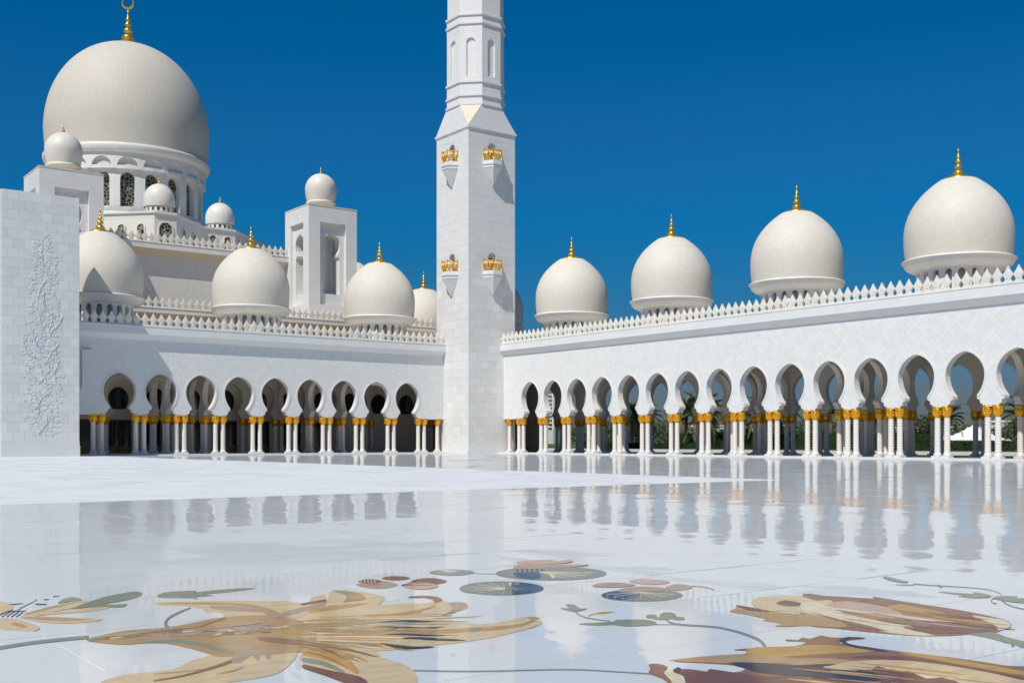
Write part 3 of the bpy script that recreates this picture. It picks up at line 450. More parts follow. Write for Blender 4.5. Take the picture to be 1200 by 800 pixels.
  ('petal_streak','cream',3,[3.724,7.524,3.757,7.481,3.806,7.424,3.861,7.361,3.913,7.302,3.964,7.241,4.018,7.178,4.066,7.122,4.102,7.086,4.103,7.089,4.074,7.136,4.03,7.199,3.979,7.268,3.929,7.33,3.876,7.389,3.818,7.448,3.766,7.498,3.727,7.531]),
  ('petal_streak','brown',3,[4.18,7.756,4.212,7.726,4.262,7.691,4.319,7.652,4.372,7.614,4.421,7.571,4.472,7.522,4.518,7.48,4.554,7.456,4.556,7.46,4.533,7.504,4.495,7.56,4.449,7.618,4.401,7.665,4.347,7.702,4.285,7.732,4.227,7.753,4.184,7.763]),
  ('petal_streak','ochre',3,[4.477,8.168,4.541,8.135,4.637,8.094,4.747,8.051,4.855,8.014,4.966,7.983,5.088,7.955,5.201,7.932,5.282,7.92,5.284,7.924,5.213,7.951,5.107,7.985,4.989,8.02,4.878,8.054,4.769,8.089,4.655,8.126,4.554,8.157,4.481,8.175]),
  ('petal_streak','brown',3,[4.007,7.983,4.041,7.94,4.091,7.881,4.149,7.818,4.206,7.764,4.267,7.718,4.336,7.676,4.398,7.641,4.442,7.617,4.444,7.621,4.403,7.65,4.343,7.69,4.277,7.735,4.215,7.782,4.158,7.836,4.1,7.897,4.048,7.953,4.011,7.99]),
  ('petal_streak','brown',3,[3.658,7.632,3.705,7.562,3.775,7.467,3.854,7.366,3.93,7.274,4.008,7.186,4.091,7.096,4.166,7.019,4.221,6.97,4.223,6.973,4.178,7.039,4.11,7.129,4.031,7.227,3.955,7.319,3.877,7.41,3.794,7.504,3.717,7.586,3.662,7.639]),
  ('petal_streak','rose',3,[4.297,8.207,4.332,8.171,4.385,8.124,4.446,8.076,4.509,8.037,4.577,8.009,4.653,7.985,4.724,7.969,4.776,7.961,4.778,7.965,4.735,7.987,4.669,8.014,4.596,8.044,4.529,8.074,4.466,8.112,4.401,8.154,4.343,8.192,4.301,8.214]),
  ('petal_streak','cream',3,[4.394,8.36,4.427,8.351,4.476,8.341,4.533,8.332,4.588,8.325,4.646,8.323,4.709,8.323,4.767,8.325,4.808,8.328,4.811,8.332,4.774,8.338,4.72,8.343,4.659,8.348,4.602,8.352,4.546,8.357,4.488,8.363,4.435,8.367,4.398,8.368]),
  ('petal_streak','green',3,[4.229,7.958,4.279,7.925,4.352,7.88,4.436,7.832,4.518,7.791,4.604,7.757,4.699,7.726,4.786,7.701,4.848,7.685,4.851,7.689,4.793,7.712,4.709,7.743,4.616,7.777,4.53,7.812,4.448,7.853,4.362,7.898,4.287,7.939,4.233,7.965]),
  ('petal_streak','brown',3,[3.954,7.906,4.009,7.847,4.091,7.77,4.184,7.688,4.276,7.616,4.372,7.552,4.476,7.489,4.572,7.437,4.642,7.406,4.644,7.409,4.586,7.46,4.498,7.526,4.398,7.598,4.303,7.666,4.21,7.735,4.112,7.81,4.023,7.874,3.958,7.913]),
  ('petal_streak','green',3,[3.914,8.218,3.981,8.159,4.079,8.079,4.189,7.993,4.295,7.912,4.402,7.834,4.516,7.754,4.619,7.684,4.693,7.639,4.695,7.642,4.629,7.701,4.532,7.781,4.42,7.867,4.314,7.948,4.208,8.027,4.094,8.109,3.991,8.18,3.918,8.225]),
  ('petal_streak','brown',3,[3.929,7.383,3.936,7.34,3.95,7.284,3.967,7.227,3.985,7.176,4.006,7.13,4.03,7.086,4.053,7.05,4.072,7.03,4.073,7.032,4.065,7.071,4.05,7.12,4.03,7.172,4.011,7.221,3.992,7.27,3.97,7.321,3.95,7.364,3.933,7.39]),
  ('petal_streak','ochre',3,[3.884,8.1,3.936,8.067,4.011,8.022,4.097,7.972,4.176,7.922,4.253,7.867,4.332,7.806,4.403,7.751,4.454,7.715,4.456,7.719,4.41,7.763,4.342,7.824,4.265,7.889,4.188,7.946,4.109,7.996,4.022,8.043,3.943,8.082,3.887,8.107]),
  ('petal_streak','ochre',3,[3.967,7.984,4.014,7.946,4.084,7.895,4.163,7.837,4.235,7.778,4.303,7.712,4.372,7.638,4.433,7.572,4.477,7.529,4.479,7.532,4.441,7.586,4.385,7.66,4.318,7.74,4.251,7.808,4.178,7.866,4.097,7.92,4.023,7.963,3.97,7.991]),
  ('petal_streak','ochre',3,[3.997,7.859,4.05,7.808,4.129,7.74,4.218,7.666,4.303,7.598,4.39,7.532,4.482,7.464,4.566,7.405,4.627,7.367,4.629,7.371,4.576,7.421,4.497,7.488,4.407,7.562,4.322,7.63,4.235,7.697,4.143,7.767,4.06,7.827,4,7.866]),
  ('petal_streak','tan',3,[4.046,8.288,4.072,8.257,4.113,8.22,4.16,8.182,4.207,8.15,4.258,8.124,4.313,8.102,4.365,8.085,4.404,8.078,4.406,8.081,4.377,8.106,4.331,8.136,4.279,8.166,4.23,8.195,4.182,8.225,4.131,8.256,4.084,8.282,4.05,8.296]),
  ('petal_streak','cream',3,[4.323,7.955,4.362,7.908,4.42,7.847,4.488,7.783,4.555,7.729,4.629,7.686,4.712,7.647,4.789,7.617,4.844,7.599,4.847,7.602,4.8,7.635,4.729,7.676,4.65,7.721,4.578,7.767,4.509,7.819,4.437,7.878,4.374,7.93,4.327,7.962]),
  ('petal_streak','green',3,[4.116,7.928,4.152,7.889,4.207,7.838,4.27,7.785,4.334,7.742,4.403,7.71,4.481,7.682,4.554,7.662,4.606,7.65,4.608,7.653,4.563,7.677,4.495,7.706,4.42,7.738,4.351,7.773,4.286,7.815,4.221,7.864,4.162,7.907,4.12,7.935]),
  ('petal_streak','cream',3,[4.116,7.942,4.166,7.889,4.24,7.816,4.324,7.74,4.408,7.674,4.496,7.616,4.594,7.562,4.684,7.516,4.748,7.488,4.75,7.491,4.693,7.532,4.608,7.586,4.514,7.646,4.426,7.705,4.342,7.771,4.254,7.843,4.176,7.907,4.119,7.949]),
  ('petal_streak','tan',3,[3.922,7.88,3.969,7.831,4.04,7.768,4.122,7.702,4.202,7.643,4.284,7.59,4.374,7.539,4.457,7.496,4.518,7.472,4.52,7.475,4.471,7.52,4.397,7.577,4.311,7.638,4.23,7.694,4.148,7.751,4.062,7.809,3.983,7.858,3.926,7.887]),
  ('petal_streak','tan',3,[4.084,8.176,4.109,8.146,4.149,8.109,4.196,8.072,4.241,8.04,4.289,8.011,4.341,7.983,4.389,7.961,4.425,7.951,4.427,7.954,4.401,7.984,4.361,8.02,4.314,8.057,4.268,8.09,4.221,8.12,4.17,8.149,4.123,8.173,4.087,8.184]),
  ('petal_streak','ochre',3,[4.239,8.505,4.314,8.469,4.425,8.424,4.552,8.375,4.674,8.333,4.8,8.294,4.937,8.255,5.062,8.224,5.152,8.206,5.154,8.21,5.074,8.244,4.956,8.288,4.823,8.334,4.698,8.375,4.573,8.416,4.443,8.458,4.326,8.493,4.243,8.513]),
  ('petal_streak','ochre',3,[4.163,7.631,4.217,7.578,4.297,7.505,4.387,7.425,4.47,7.348,4.551,7.268,4.635,7.181,4.71,7.104,4.765,7.055,4.767,7.058,4.721,7.12,4.651,7.206,4.571,7.298,4.491,7.382,4.406,7.458,4.313,7.533,4.228,7.597,4.167,7.638]),
  ('petal_streak','tan',3,[3.695,7.578,3.741,7.51,3.808,7.415,3.884,7.313,3.957,7.222,4.035,7.139,4.119,7.056,4.195,6.986,4.249,6.938,4.251,6.941,4.202,6.997,4.129,7.074,4.047,7.16,3.97,7.245,3.896,7.336,3.818,7.435,3.748,7.524,3.698,7.584]),
  ('petal_streak','rose',3,[3.92,8.041,3.952,7.996,3.999,7.936,4.054,7.874,4.109,7.821,4.169,7.777,4.236,7.737,4.297,7.705,4.342,7.686,4.344,7.689,4.306,7.721,4.249,7.762,4.186,7.808,4.127,7.854,4.071,7.906,4.013,7.964,3.962,8.015,3.924,8.048]),
  ('petal_streak','tan',3,[4.225,7.889,4.259,7.861,4.313,7.83,4.375,7.797,4.433,7.765,4.49,7.732,4.551,7.697,4.607,7.668,4.649,7.653,4.651,7.657,4.622,7.693,4.575,7.737,4.519,7.782,4.463,7.819,4.403,7.847,4.336,7.872,4.274,7.889,4.229,7.896]),
  ('petal_streak','tan',3,[4.081,7.931,4.144,7.88,4.235,7.81,4.338,7.733,4.437,7.663,4.538,7.596,4.646,7.528,4.744,7.469,4.814,7.429,4.816,7.433,4.752,7.48,4.657,7.546,4.551,7.618,4.45,7.686,4.351,7.756,4.245,7.83,4.151,7.895,4.085,7.938]),
  ('petal_streak','cream',3,[4.523,8.245,4.597,8.183,4.708,8.1,4.835,8.013,4.96,7.939,5.093,7.875,5.24,7.815,5.375,7.766,5.473,7.737,5.476,7.741,5.391,7.79,5.265,7.853,5.124,7.923,4.992,7.99,4.865,8.063,4.732,8.142,4.613,8.21,4.527,8.253]),
  ('petal_streak','ochre',3,[4.098,7.866,4.143,7.833,4.21,7.789,4.285,7.739,4.355,7.69,4.422,7.635,4.49,7.575,4.552,7.521,4.596,7.486,4.598,7.489,4.559,7.534,4.502,7.595,4.436,7.66,4.37,7.716,4.3,7.765,4.222,7.811,4.152,7.849,4.102,7.873]),
  ('petal_streak','cream',3,[4.348,7.957,4.381,7.942,4.43,7.926,4.486,7.906,4.536,7.884,4.582,7.853,4.627,7.816,4.668,7.783,4.698,7.762,4.7,7.766,4.676,7.797,4.64,7.838,4.597,7.879,4.552,7.912,4.501,7.934,4.443,7.949,4.39,7.959,4.351,7.964]),
  ('petal_streak','cream',3,[3.762,7.736,3.826,7.678,3.922,7.602,4.03,7.519,4.131,7.438,4.23,7.353,4.332,7.262,4.425,7.182,4.492,7.132,4.494,7.135,4.439,7.205,4.355,7.3,4.257,7.401,4.16,7.49,4.057,7.569,3.943,7.644,3.84,7.705,3.766,7.743]),
  ('petal_streak','tan',3,[4.33,7.995,4.382,7.939,4.46,7.865,4.55,7.789,4.641,7.725,4.738,7.672,4.847,7.624,4.948,7.587,5.022,7.565,5.024,7.569,4.963,7.611,4.872,7.664,4.768,7.721,4.672,7.778,4.58,7.84,4.484,7.908,4.397,7.967,4.334,8.003]),
  ('petal_streak','ochre',3,[3.923,7.625,3.97,7.57,4.039,7.494,4.117,7.411,4.191,7.333,4.265,7.257,4.343,7.178,4.414,7.109,4.464,7.063,4.466,7.066,4.421,7.119,4.353,7.194,4.277,7.277,4.203,7.354,4.129,7.431,4.049,7.512,3.978,7.583,3.926,7.631]),
  ('petal_streak','cream',3,[3.822,7.517,3.836,7.486,3.859,7.446,3.886,7.404,3.912,7.367,3.94,7.331,3.97,7.296,3.997,7.266,4.019,7.249,4.02,7.252,4.006,7.282,3.984,7.321,3.957,7.363,3.931,7.401,3.904,7.437,3.874,7.474,3.846,7.505,3.825,7.523]),
  ('petal_streak','tan',3,[4.113,8.198,4.147,8.185,4.2,8.173,4.26,8.161,4.317,8.15,4.374,8.137,4.434,8.123,4.488,8.112,4.529,8.11,4.531,8.114,4.501,8.135,4.453,8.16,4.397,8.182,4.342,8.198,4.283,8.207,4.219,8.211,4.16,8.21,4.117,8.206]),
  ('petal_streak','tan',3,[4.278,8.021,4.308,8.013,4.354,8.006,4.407,8,4.457,7.994,4.505,7.984,4.556,7.972,4.602,7.963,4.637,7.961,4.639,7.965,4.614,7.983,4.574,8.004,4.527,8.023,4.48,8.035,4.428,8.04,4.372,8.04,4.319,8.036,4.281,8.029]),
  ('petal_streak','tan',3,[4.135,7.84,4.162,7.813,4.202,7.778,4.248,7.74,4.29,7.703,4.332,7.664,4.375,7.622,4.414,7.586,4.443,7.562,4.445,7.566,4.421,7.597,4.386,7.64,4.344,7.686,4.304,7.727,4.26,7.763,4.213,7.799,4.17,7.828,4.139,7.847]),
  ('petal_streak','green',3,[3.037,8.449,3.051,8.443,3.075,8.44,3.102,8.44,3.128,8.443,3.156,8.448,3.187,8.457,3.215,8.468,3.237,8.48,3.238,8.484,3.223,8.489,3.198,8.491,3.17,8.489,3.143,8.486,3.116,8.482,3.086,8.475,3.059,8.466,3.039,8.456]),
  ('petal_streak','tan',3,[3.527,8.51,3.553,8.503,3.593,8.5,3.639,8.5,3.685,8.503,3.734,8.513,3.788,8.528,3.838,8.545,3.875,8.561,3.877,8.565,3.847,8.566,3.802,8.561,3.751,8.554,3.703,8.547,3.656,8.541,3.607,8.534,3.562,8.527,3.53,8.518]),
  ('petal_streak','brown',3,[3.297,8.244,3.322,8.24,3.361,8.239,3.405,8.239,3.447,8.24,3.49,8.242,3.536,8.245,3.578,8.249,3.609,8.255,3.61,8.259,3.584,8.264,3.546,8.269,3.502,8.271,3.46,8.271,3.417,8.269,3.371,8.264,3.329,8.258,3.299,8.252]),
  ('petal_streak','rose',3,[3.315,8.19,3.347,8.183,3.395,8.178,3.45,8.176,3.504,8.176,3.559,8.179,3.619,8.184,3.674,8.192,3.714,8.201,3.716,8.205,3.683,8.213,3.633,8.218,3.576,8.221,3.522,8.221,3.467,8.218,3.408,8.213,3.356,8.206,3.318,8.197]),
  ('petal_streak','green',3,[3.061,8.265,3.085,8.264,3.121,8.264,3.161,8.265,3.199,8.265,3.236,8.262,3.275,8.257,3.31,8.253,3.336,8.253,3.337,8.257,3.315,8.266,3.282,8.276,3.245,8.285,3.208,8.29,3.17,8.289,3.128,8.285,3.09,8.279,3.063,8.273]),
  ('petal_streak','tan',3,[2.493,8.553,2.515,8.55,2.548,8.549,2.586,8.551,2.623,8.554,2.662,8.562,2.703,8.573,2.741,8.586,2.768,8.597,2.77,8.6,2.745,8.599,2.709,8.594,2.669,8.587,2.631,8.581,2.594,8.576,2.555,8.571,2.52,8.566,2.495,8.56]),
  ('petal_streak','tan',3,[2.518,8.529,2.546,8.523,2.587,8.52,2.634,8.52,2.68,8.524,2.729,8.532,2.781,8.545,2.829,8.56,2.864,8.574,2.865,8.577,2.835,8.578,2.79,8.574,2.739,8.567,2.692,8.561,2.645,8.556,2.596,8.551,2.552,8.544,2.52,8.536]),
  ('petal_streak','rose',3,[3.382,8.186,3.413,8.18,3.459,8.176,3.513,8.175,3.564,8.174,3.615,8.174,3.671,8.174,3.721,8.177,3.759,8.183,3.76,8.186,3.73,8.197,3.684,8.206,3.632,8.213,3.581,8.216,3.529,8.214,3.473,8.21,3.422,8.202,3.385,8.193]),
  ('petal_streak','rose',3,[3.109,8.337,3.119,8.33,3.136,8.326,3.156,8.326,3.177,8.33,3.2,8.339,3.226,8.353,3.25,8.369,3.269,8.384,3.27,8.388,3.258,8.39,3.238,8.387,3.215,8.381,3.193,8.374,3.171,8.369,3.148,8.362,3.127,8.354,3.111,8.344]),
  ('petal_streak','green',3,[2.673,8.499,2.69,8.497,2.715,8.497,2.744,8.499,2.771,8.499,2.797,8.497,2.824,8.494,2.849,8.492,2.867,8.493,2.868,8.497,2.854,8.507,2.831,8.517,2.806,8.525,2.78,8.529,2.753,8.528,2.723,8.522,2.695,8.514,2.676,8.506]),
  ('petal_streak','brown',3,[2.918,8.606,2.944,8.605,2.983,8.605,3.027,8.607,3.07,8.611,3.113,8.615,3.159,8.622,3.201,8.629,3.232,8.636,3.233,8.64,3.205,8.64,3.165,8.639,3.12,8.636,3.077,8.633,3.034,8.629,2.989,8.624,2.949,8.619,2.92,8.614]),
  ('petal_streak','green',3,[3.006,8.431,3.029,8.425,3.063,8.422,3.102,8.422,3.14,8.422,3.178,8.422,3.218,8.422,3.255,8.425,3.282,8.431,3.284,8.435,3.263,8.447,3.23,8.457,3.193,8.465,3.156,8.468,3.117,8.465,3.075,8.459,3.037,8.449,3.009,8.438]),
  ('petal_streak','brown',3,[2.976,8.602,2.992,8.6,3.017,8.601,3.044,8.603,3.069,8.604,3.093,8.599,3.117,8.593,3.139,8.587,3.156,8.586,3.157,8.59,3.145,8.602,3.125,8.616,3.103,8.628,3.079,8.634,3.054,8.633,3.025,8.626,2.998,8.618,2.979,8.609]),
  ('petal_streak','pink',3,[3.268,8.32,3.288,8.313,3.319,8.309,3.355,8.308,3.391,8.31,3.428,8.315,3.468,8.323,3.506,8.333,3.534,8.345,3.535,8.349,3.515,8.356,3.482,8.359,3.445,8.359,3.409,8.357,3.372,8.353,3.333,8.346,3.297,8.338,3.271,8.327]),
  ('petal_streak','brown',3,[2.71,8.627,2.728,8.624,2.754,8.624,2.784,8.625,2.814,8.629,2.844,8.636,2.877,8.645,2.908,8.656,2.93,8.667,2.931,8.671,2.913,8.672,2.885,8.669,2.853,8.664,2.823,8.659,2.793,8.654,2.761,8.649,2.733,8.642,2.713,8.635]),
  ('petal_streak','rose',3,[3.423,8.207,3.437,8.201,3.459,8.199,3.485,8.198,3.509,8.197,3.531,8.193,3.555,8.187,3.576,8.184,3.594,8.186,3.595,8.19,3.586,8.206,3.57,8.223,3.55,8.237,3.528,8.245,3.503,8.244,3.474,8.237,3.447,8.226,3.426,8.214]),
  ('petal_streak','green',3,[3.083,8.274,3.109,8.266,3.149,8.261,3.196,8.26,3.241,8.26,3.287,8.262,3.336,8.267,3.382,8.274,3.417,8.284,3.418,8.288,3.392,8.298,3.351,8.306,3.305,8.31,3.26,8.311,3.213,8.308,3.164,8.302,3.118,8.293,3.085,8.282]),
  ('petal_streak','brown',3,[3.016,8.497,3.03,8.495,3.052,8.496,3.077,8.498,3.1,8.5,3.124,8.501,3.148,8.502,3.171,8.504,3.187,8.507,3.189,8.511,3.175,8.517,3.156,8.523,3.132,8.526,3.11,8.527,3.086,8.524,3.06,8.519,3.036,8.512,3.018,8.505]),
  ('petal_streak','pink',3,[2.579,8.648,2.602,8.646,2.637,8.647,2.675,8.649,2.712,8.649,2.747,8.646,2.785,8.642,2.818,8.639,2.843,8.639,2.844,8.643,2.823,8.654,2.792,8.665,2.756,8.675,2.721,8.68,2.684,8.678,2.644,8.672,2.607,8.664,2.582,8.656]),
  ('petal_streak','rose',3,[3.03,8.307,3.055,8.298,3.094,8.293,3.138,8.291,3.181,8.291,3.226,8.293,3.274,8.298,3.318,8.306,3.351,8.317,3.353,8.321,3.328,8.332,3.289,8.341,3.245,8.345,3.201,8.346,3.157,8.343,3.109,8.336,3.065,8.326,3.033,8.314]),
  ('petal_streak','pink',3,[3.407,8.214,3.437,8.21,3.481,8.208,3.532,8.208,3.582,8.211,3.635,8.22,3.693,8.233,3.746,8.248,3.785,8.26,3.787,8.264,3.752,8.261,3.702,8.254,3.645,8.245,3.593,8.237,3.542,8.233,3.49,8.23,3.443,8.226,3.41,8.222]),
  ('petal_streak','pink',3,[2.505,8.626,2.523,8.623,2.55,8.623,2.581,8.624,2.61,8.626,2.64,8.628,2.672,8.631,2.7,8.634,2.721,8.64,2.723,8.644,2.705,8.651,2.679,8.656,2.649,8.659,2.62,8.659,2.59,8.656,2.557,8.65,2.528,8.642,2.507,8.634]),
  ('petal_streak','rose',3,[3.608,8.411,3.624,8.406,3.648,8.405,3.677,8.405,3.704,8.404,3.729,8.4,3.755,8.394,3.778,8.39,3.797,8.392,3.799,8.396,3.788,8.412,3.77,8.429,3.747,8.443,3.723,8.451,3.695,8.449,3.664,8.442,3.634,8.431,3.611,8.419]),
  ('petal_streak','tan',3,[3.468,8.119,3.48,8.114,3.5,8.113,3.523,8.113,3.544,8.112,3.563,8.107,3.583,8.101,3.602,8.097,3.617,8.098,3.618,8.102,3.611,8.117,3.597,8.133,3.58,8.147,3.562,8.154,3.539,8.154,3.514,8.147,3.489,8.137,3.471,8.126]),
  ('petal_streak','brown',3,[2.964,8.37,2.995,8.365,3.04,8.361,3.092,8.36,3.143,8.362,3.195,8.368,3.252,8.377,3.305,8.388,3.343,8.4,3.344,8.404,3.312,8.407,3.263,8.407,3.208,8.405,3.157,8.401,3.105,8.397,3.051,8.392,3.002,8.386,2.967,8.378]),
  ('petal_streak','pink',3,[3.02,8.366,3.037,8.358,3.065,8.352,3.098,8.35,3.132,8.354,3.168,8.365,3.208,8.381,3.246,8.401,3.275,8.42,3.276,8.423,3.255,8.426,3.223,8.422,3.185,8.414,3.15,8.407,3.116,8.401,3.08,8.394,3.047,8.385,3.022,8.374]),
  ('petal_streak','green',3,[2.666,8.593,2.685,8.591,2.714,8.592,2.747,8.594,2.779,8.596,2.81,8.598,2.844,8.601,2.874,8.605,2.897,8.61,2.898,8.614,2.879,8.618,2.85,8.622,2.818,8.623,2.787,8.623,2.755,8.62,2.721,8.614,2.69,8.608,2.668,8.601]),
  ('petal_streak','tan',3,[3.155,8.454,3.175,8.451,3.205,8.45,3.239,8.451,3.273,8.455,3.309,8.464,3.348,8.477,3.384,8.492,3.411,8.504,3.412,8.508,3.39,8.506,3.356,8.499,3.318,8.49,3.283,8.483,3.249,8.478,3.213,8.473,3.181,8.468,3.158,8.462]),
  ('petal_streak','rose',3,[3.554,8.269,3.571,8.266,3.596,8.264,3.625,8.266,3.654,8.27,3.685,8.279,3.72,8.292,3.752,8.306,3.776,8.318,3.777,8.322,3.758,8.32,3.728,8.312,3.695,8.303,3.665,8.296,3.635,8.291,3.605,8.286,3.577,8.282,3.557,8.276]),
  ('petal_streak','brown',3,[3.299,8.177,3.326,8.169,3.368,8.164,3.417,8.162,3.463,8.16,3.51,8.158,3.559,8.157,3.605,8.159,3.64,8.165,3.641,8.169,3.616,8.184,3.576,8.198,3.53,8.208,3.485,8.213,3.437,8.212,3.384,8.206,3.336,8.196,3.301,8.184]),
  ('petal_streak','brown',3,[3.388,8.479,3.42,8.475,3.467,8.474,3.522,8.474,3.574,8.476,3.628,8.48,3.685,8.486,3.738,8.493,3.777,8.501,3.778,8.505,3.745,8.509,3.696,8.511,3.64,8.511,3.587,8.51,3.534,8.506,3.478,8.501,3.427,8.494,3.391,8.487]),
  ('petal_streak','tan',3,[2.469,8.618,2.495,8.612,2.533,8.609,2.577,8.609,2.62,8.61,2.662,8.611,2.708,8.614,2.75,8.619,2.781,8.627,2.782,8.631,2.757,8.642,2.719,8.65,2.675,8.655,2.633,8.657,2.59,8.654,2.544,8.647,2.502,8.637,2.471,8.626]),
  ('petal_streak','rose',3,[2.929,8.532,2.943,8.53,2.965,8.53,2.99,8.532,3.014,8.537,3.04,8.546,3.068,8.558,3.095,8.571,3.113,8.582,3.115,8.586,3.098,8.582,3.074,8.575,3.047,8.567,3.021,8.559,2.997,8.554,2.971,8.549,2.948,8.544,2.932,8.539]),
  ('petal_streak','pink',3,[2.657,8.641,2.683,8.636,2.722,8.634,2.766,8.634,2.81,8.636,2.853,8.64,2.901,8.646,2.944,8.654,2.976,8.664,2.977,8.668,2.951,8.675,2.911,8.679,2.866,8.68,2.823,8.678,2.779,8.674,2.732,8.668,2.69,8.659,2.659,8.649]),
  ('petal_spot','cream',4,[3.341,8.223,3.336,8.217,3.327,8.213,3.316,8.212,3.304,8.215,3.293,8.22,3.285,8.228,3.282,8.236,3.282,8.244,3.287,8.25,3.296,8.254,3.307,8.255,3.319,8.252,3.33,8.247,3.338,8.239,3.342,8.231]),
  ('petal_spot','brown',4,[3.444,8.398,3.438,8.389,3.428,8.383,3.417,8.379,3.405,8.379,3.394,8.382,3.386,8.389,3.383,8.397,3.385,8.406,3.391,8.415,3.4,8.421,3.412,8.425,3.424,8.425,3.435,8.422,3.442,8.416,3.445,8.407]),
  ('petal_spot','ochre',4,[3.474,8.366,3.465,8.356,3.451,8.35,3.433,8.35,3.414,8.354,3.398,8.364,3.386,8.377,3.38,8.391,3.381,8.404,3.39,8.414,3.404,8.42,3.421,8.421,3.44,8.416,3.457,8.406,3.469,8.393,3.475,8.379]),
  ('petal_spot','brown',4,[3.35,8.351,3.344,8.342,3.335,8.336,3.323,8.334,3.311,8.335,3.301,8.341,3.294,8.349,3.291,8.359,3.293,8.369,3.299,8.378,3.308,8.384,3.32,8.387,3.332,8.385,3.342,8.38,3.349,8.371,3.352,8.361]),
  ('petal_spot','rose',4,[3.04,8.338,3.033,8.327,3.021,8.318,3.007,8.311,2.992,8.309,2.979,8.311,2.969,8.317,2.965,8.326,2.967,8.337,2.974,8.348,2.985,8.358,2.999,8.364,3.014,8.367,3.027,8.365,3.037,8.359,3.041,8.35]),
  ('petal_spot','rose',4,[3.438,8.372,3.431,8.361,3.422,8.354,3.412,8.351,3.403,8.352,3.395,8.357,3.39,8.366,3.389,8.377,3.392,8.388,3.398,8.398,3.407,8.406,3.417,8.409,3.426,8.408,3.434,8.403,3.439,8.394,3.44,8.383]),
  ('petal_spot','cream',4,[2.668,8.539,2.66,8.528,2.647,8.519,2.629,8.512,2.609,8.509,2.591,8.51,2.576,8.515,2.569,8.523,2.568,8.534,2.576,8.544,2.589,8.554,2.607,8.561,2.627,8.564,2.645,8.563,2.66,8.558,2.667,8.549]),
  ('petal_spot','rose',4,[3.741,8.295,3.736,8.289,3.727,8.286,3.716,8.285,3.705,8.286,3.695,8.29,3.687,8.296,3.684,8.303,3.684,8.31,3.689,8.315,3.698,8.319,3.709,8.32,3.72,8.318,3.73,8.314,3.738,8.308,3.741,8.302]),
  ('petal_spot','pink',4,[3.784,8.246,3.777,8.238,3.764,8.234,3.749,8.236,3.732,8.241,3.718,8.251,3.707,8.263,3.702,8.275,3.703,8.287,3.711,8.294,3.723,8.298,3.739,8.297,3.755,8.291,3.77,8.282,3.781,8.27,3.785,8.257]),
  ('petal_spot','pink',4,[2.683,8.629,2.679,8.621,2.672,8.615,2.665,8.613,2.657,8.614,2.651,8.618,2.646,8.625,2.644,8.634,2.645,8.642,2.649,8.65,2.656,8.656,2.663,8.658,2.671,8.657,2.677,8.653,2.682,8.646,2.684,8.638]),
  ('petal_spot','rose',4,[3.823,8.175,3.817,8.17,3.807,8.166,3.794,8.165,3.781,8.167,3.768,8.171,3.759,8.177,3.754,8.184,3.754,8.191,3.76,8.196,3.77,8.2,3.783,8.201,3.796,8.199,3.809,8.195,3.818,8.189,3.823,8.182]),
  ('petal_spot','cream',4,[3.842,8.213,3.835,8.206,3.822,8.2,3.805,8.197,3.787,8.197,3.771,8.199,3.757,8.204,3.751,8.21,3.75,8.218,3.757,8.224,3.77,8.23,3.787,8.233,3.805,8.234,3.822,8.231,3.835,8.227,3.842,8.22]),
  ('petal_spot','cream',4,[3.515,8.16,3.508,8.155,3.494,8.149,3.474,8.145,3.452,8.143,3.43,8.143,3.413,8.146,3.403,8.15,3.401,8.155,3.408,8.161,3.422,8.166,3.442,8.17,3.464,8.172,3.486,8.172,3.503,8.17,3.513,8.166]),
  ('petal_spot','pink',4,[2.958,8.455,2.953,8.446,2.945,8.438,2.937,8.434,2.928,8.434,2.921,8.437,2.916,8.443,2.914,8.452,2.916,8.461,2.921,8.47,2.928,8.478,2.937,8.482,2.946,8.482,2.953,8.479,2.958,8.473,2.959,8.464]),
  ('petal_spot','green',4,[2.838,8.582,2.831,8.572,2.819,8.562,2.805,8.556,2.79,8.553,2.776,8.555,2.765,8.56,2.76,8.569,2.761,8.579,2.768,8.59,2.779,8.599,2.793,8.606,2.809,8.609,2.823,8.607,2.833,8.602,2.838,8.593]),
  ('petal_spot','cream',4,[3.209,8.467,3.201,8.459,3.188,8.453,3.17,8.453,3.151,8.456,3.133,8.464,3.12,8.473,3.113,8.484,3.112,8.495,3.12,8.503,3.133,8.509,3.151,8.509,3.17,8.506,3.188,8.498,3.202,8.489,3.209,8.477]),
  ('petal_spot','brown',4,[3.5,8.384,3.494,8.374,3.484,8.365,3.474,8.359,3.463,8.357,3.454,8.359,3.448,8.364,3.446,8.373,3.449,8.383,3.455,8.393,3.465,8.402,3.475,8.408,3.486,8.411,3.495,8.409,3.501,8.403,3.503,8.394]),
  ('petal_spot','cream',4,[3.906,8.232,3.899,8.223,3.889,8.217,3.878,8.216,3.867,8.219,3.858,8.226,3.852,8.236,3.851,8.248,3.853,8.259,3.86,8.268,3.87,8.275,3.881,8.276,3.893,8.273,3.901,8.266,3.907,8.255,3.908,8.244]),
  ('petal_spot','rose',4,[3.313,8.164,3.306,8.155,3.295,8.148,3.28,8.144,3.266,8.144,3.253,8.147,3.243,8.154,3.238,8.162,3.239,8.172,3.246,8.18,3.256,8.187,3.271,8.191,3.285,8.191,3.299,8.188,3.309,8.182,3.313,8.173]),
  ('petal_spot','pink',4,[3.472,8.392,3.463,8.382,3.447,8.373,3.426,8.367,3.403,8.363,3.382,8.364,3.366,8.369,3.357,8.377,3.357,8.386,3.365,8.396,3.381,8.405,3.402,8.412,3.425,8.415,3.446,8.414,3.463,8.41,3.471,8.402]),
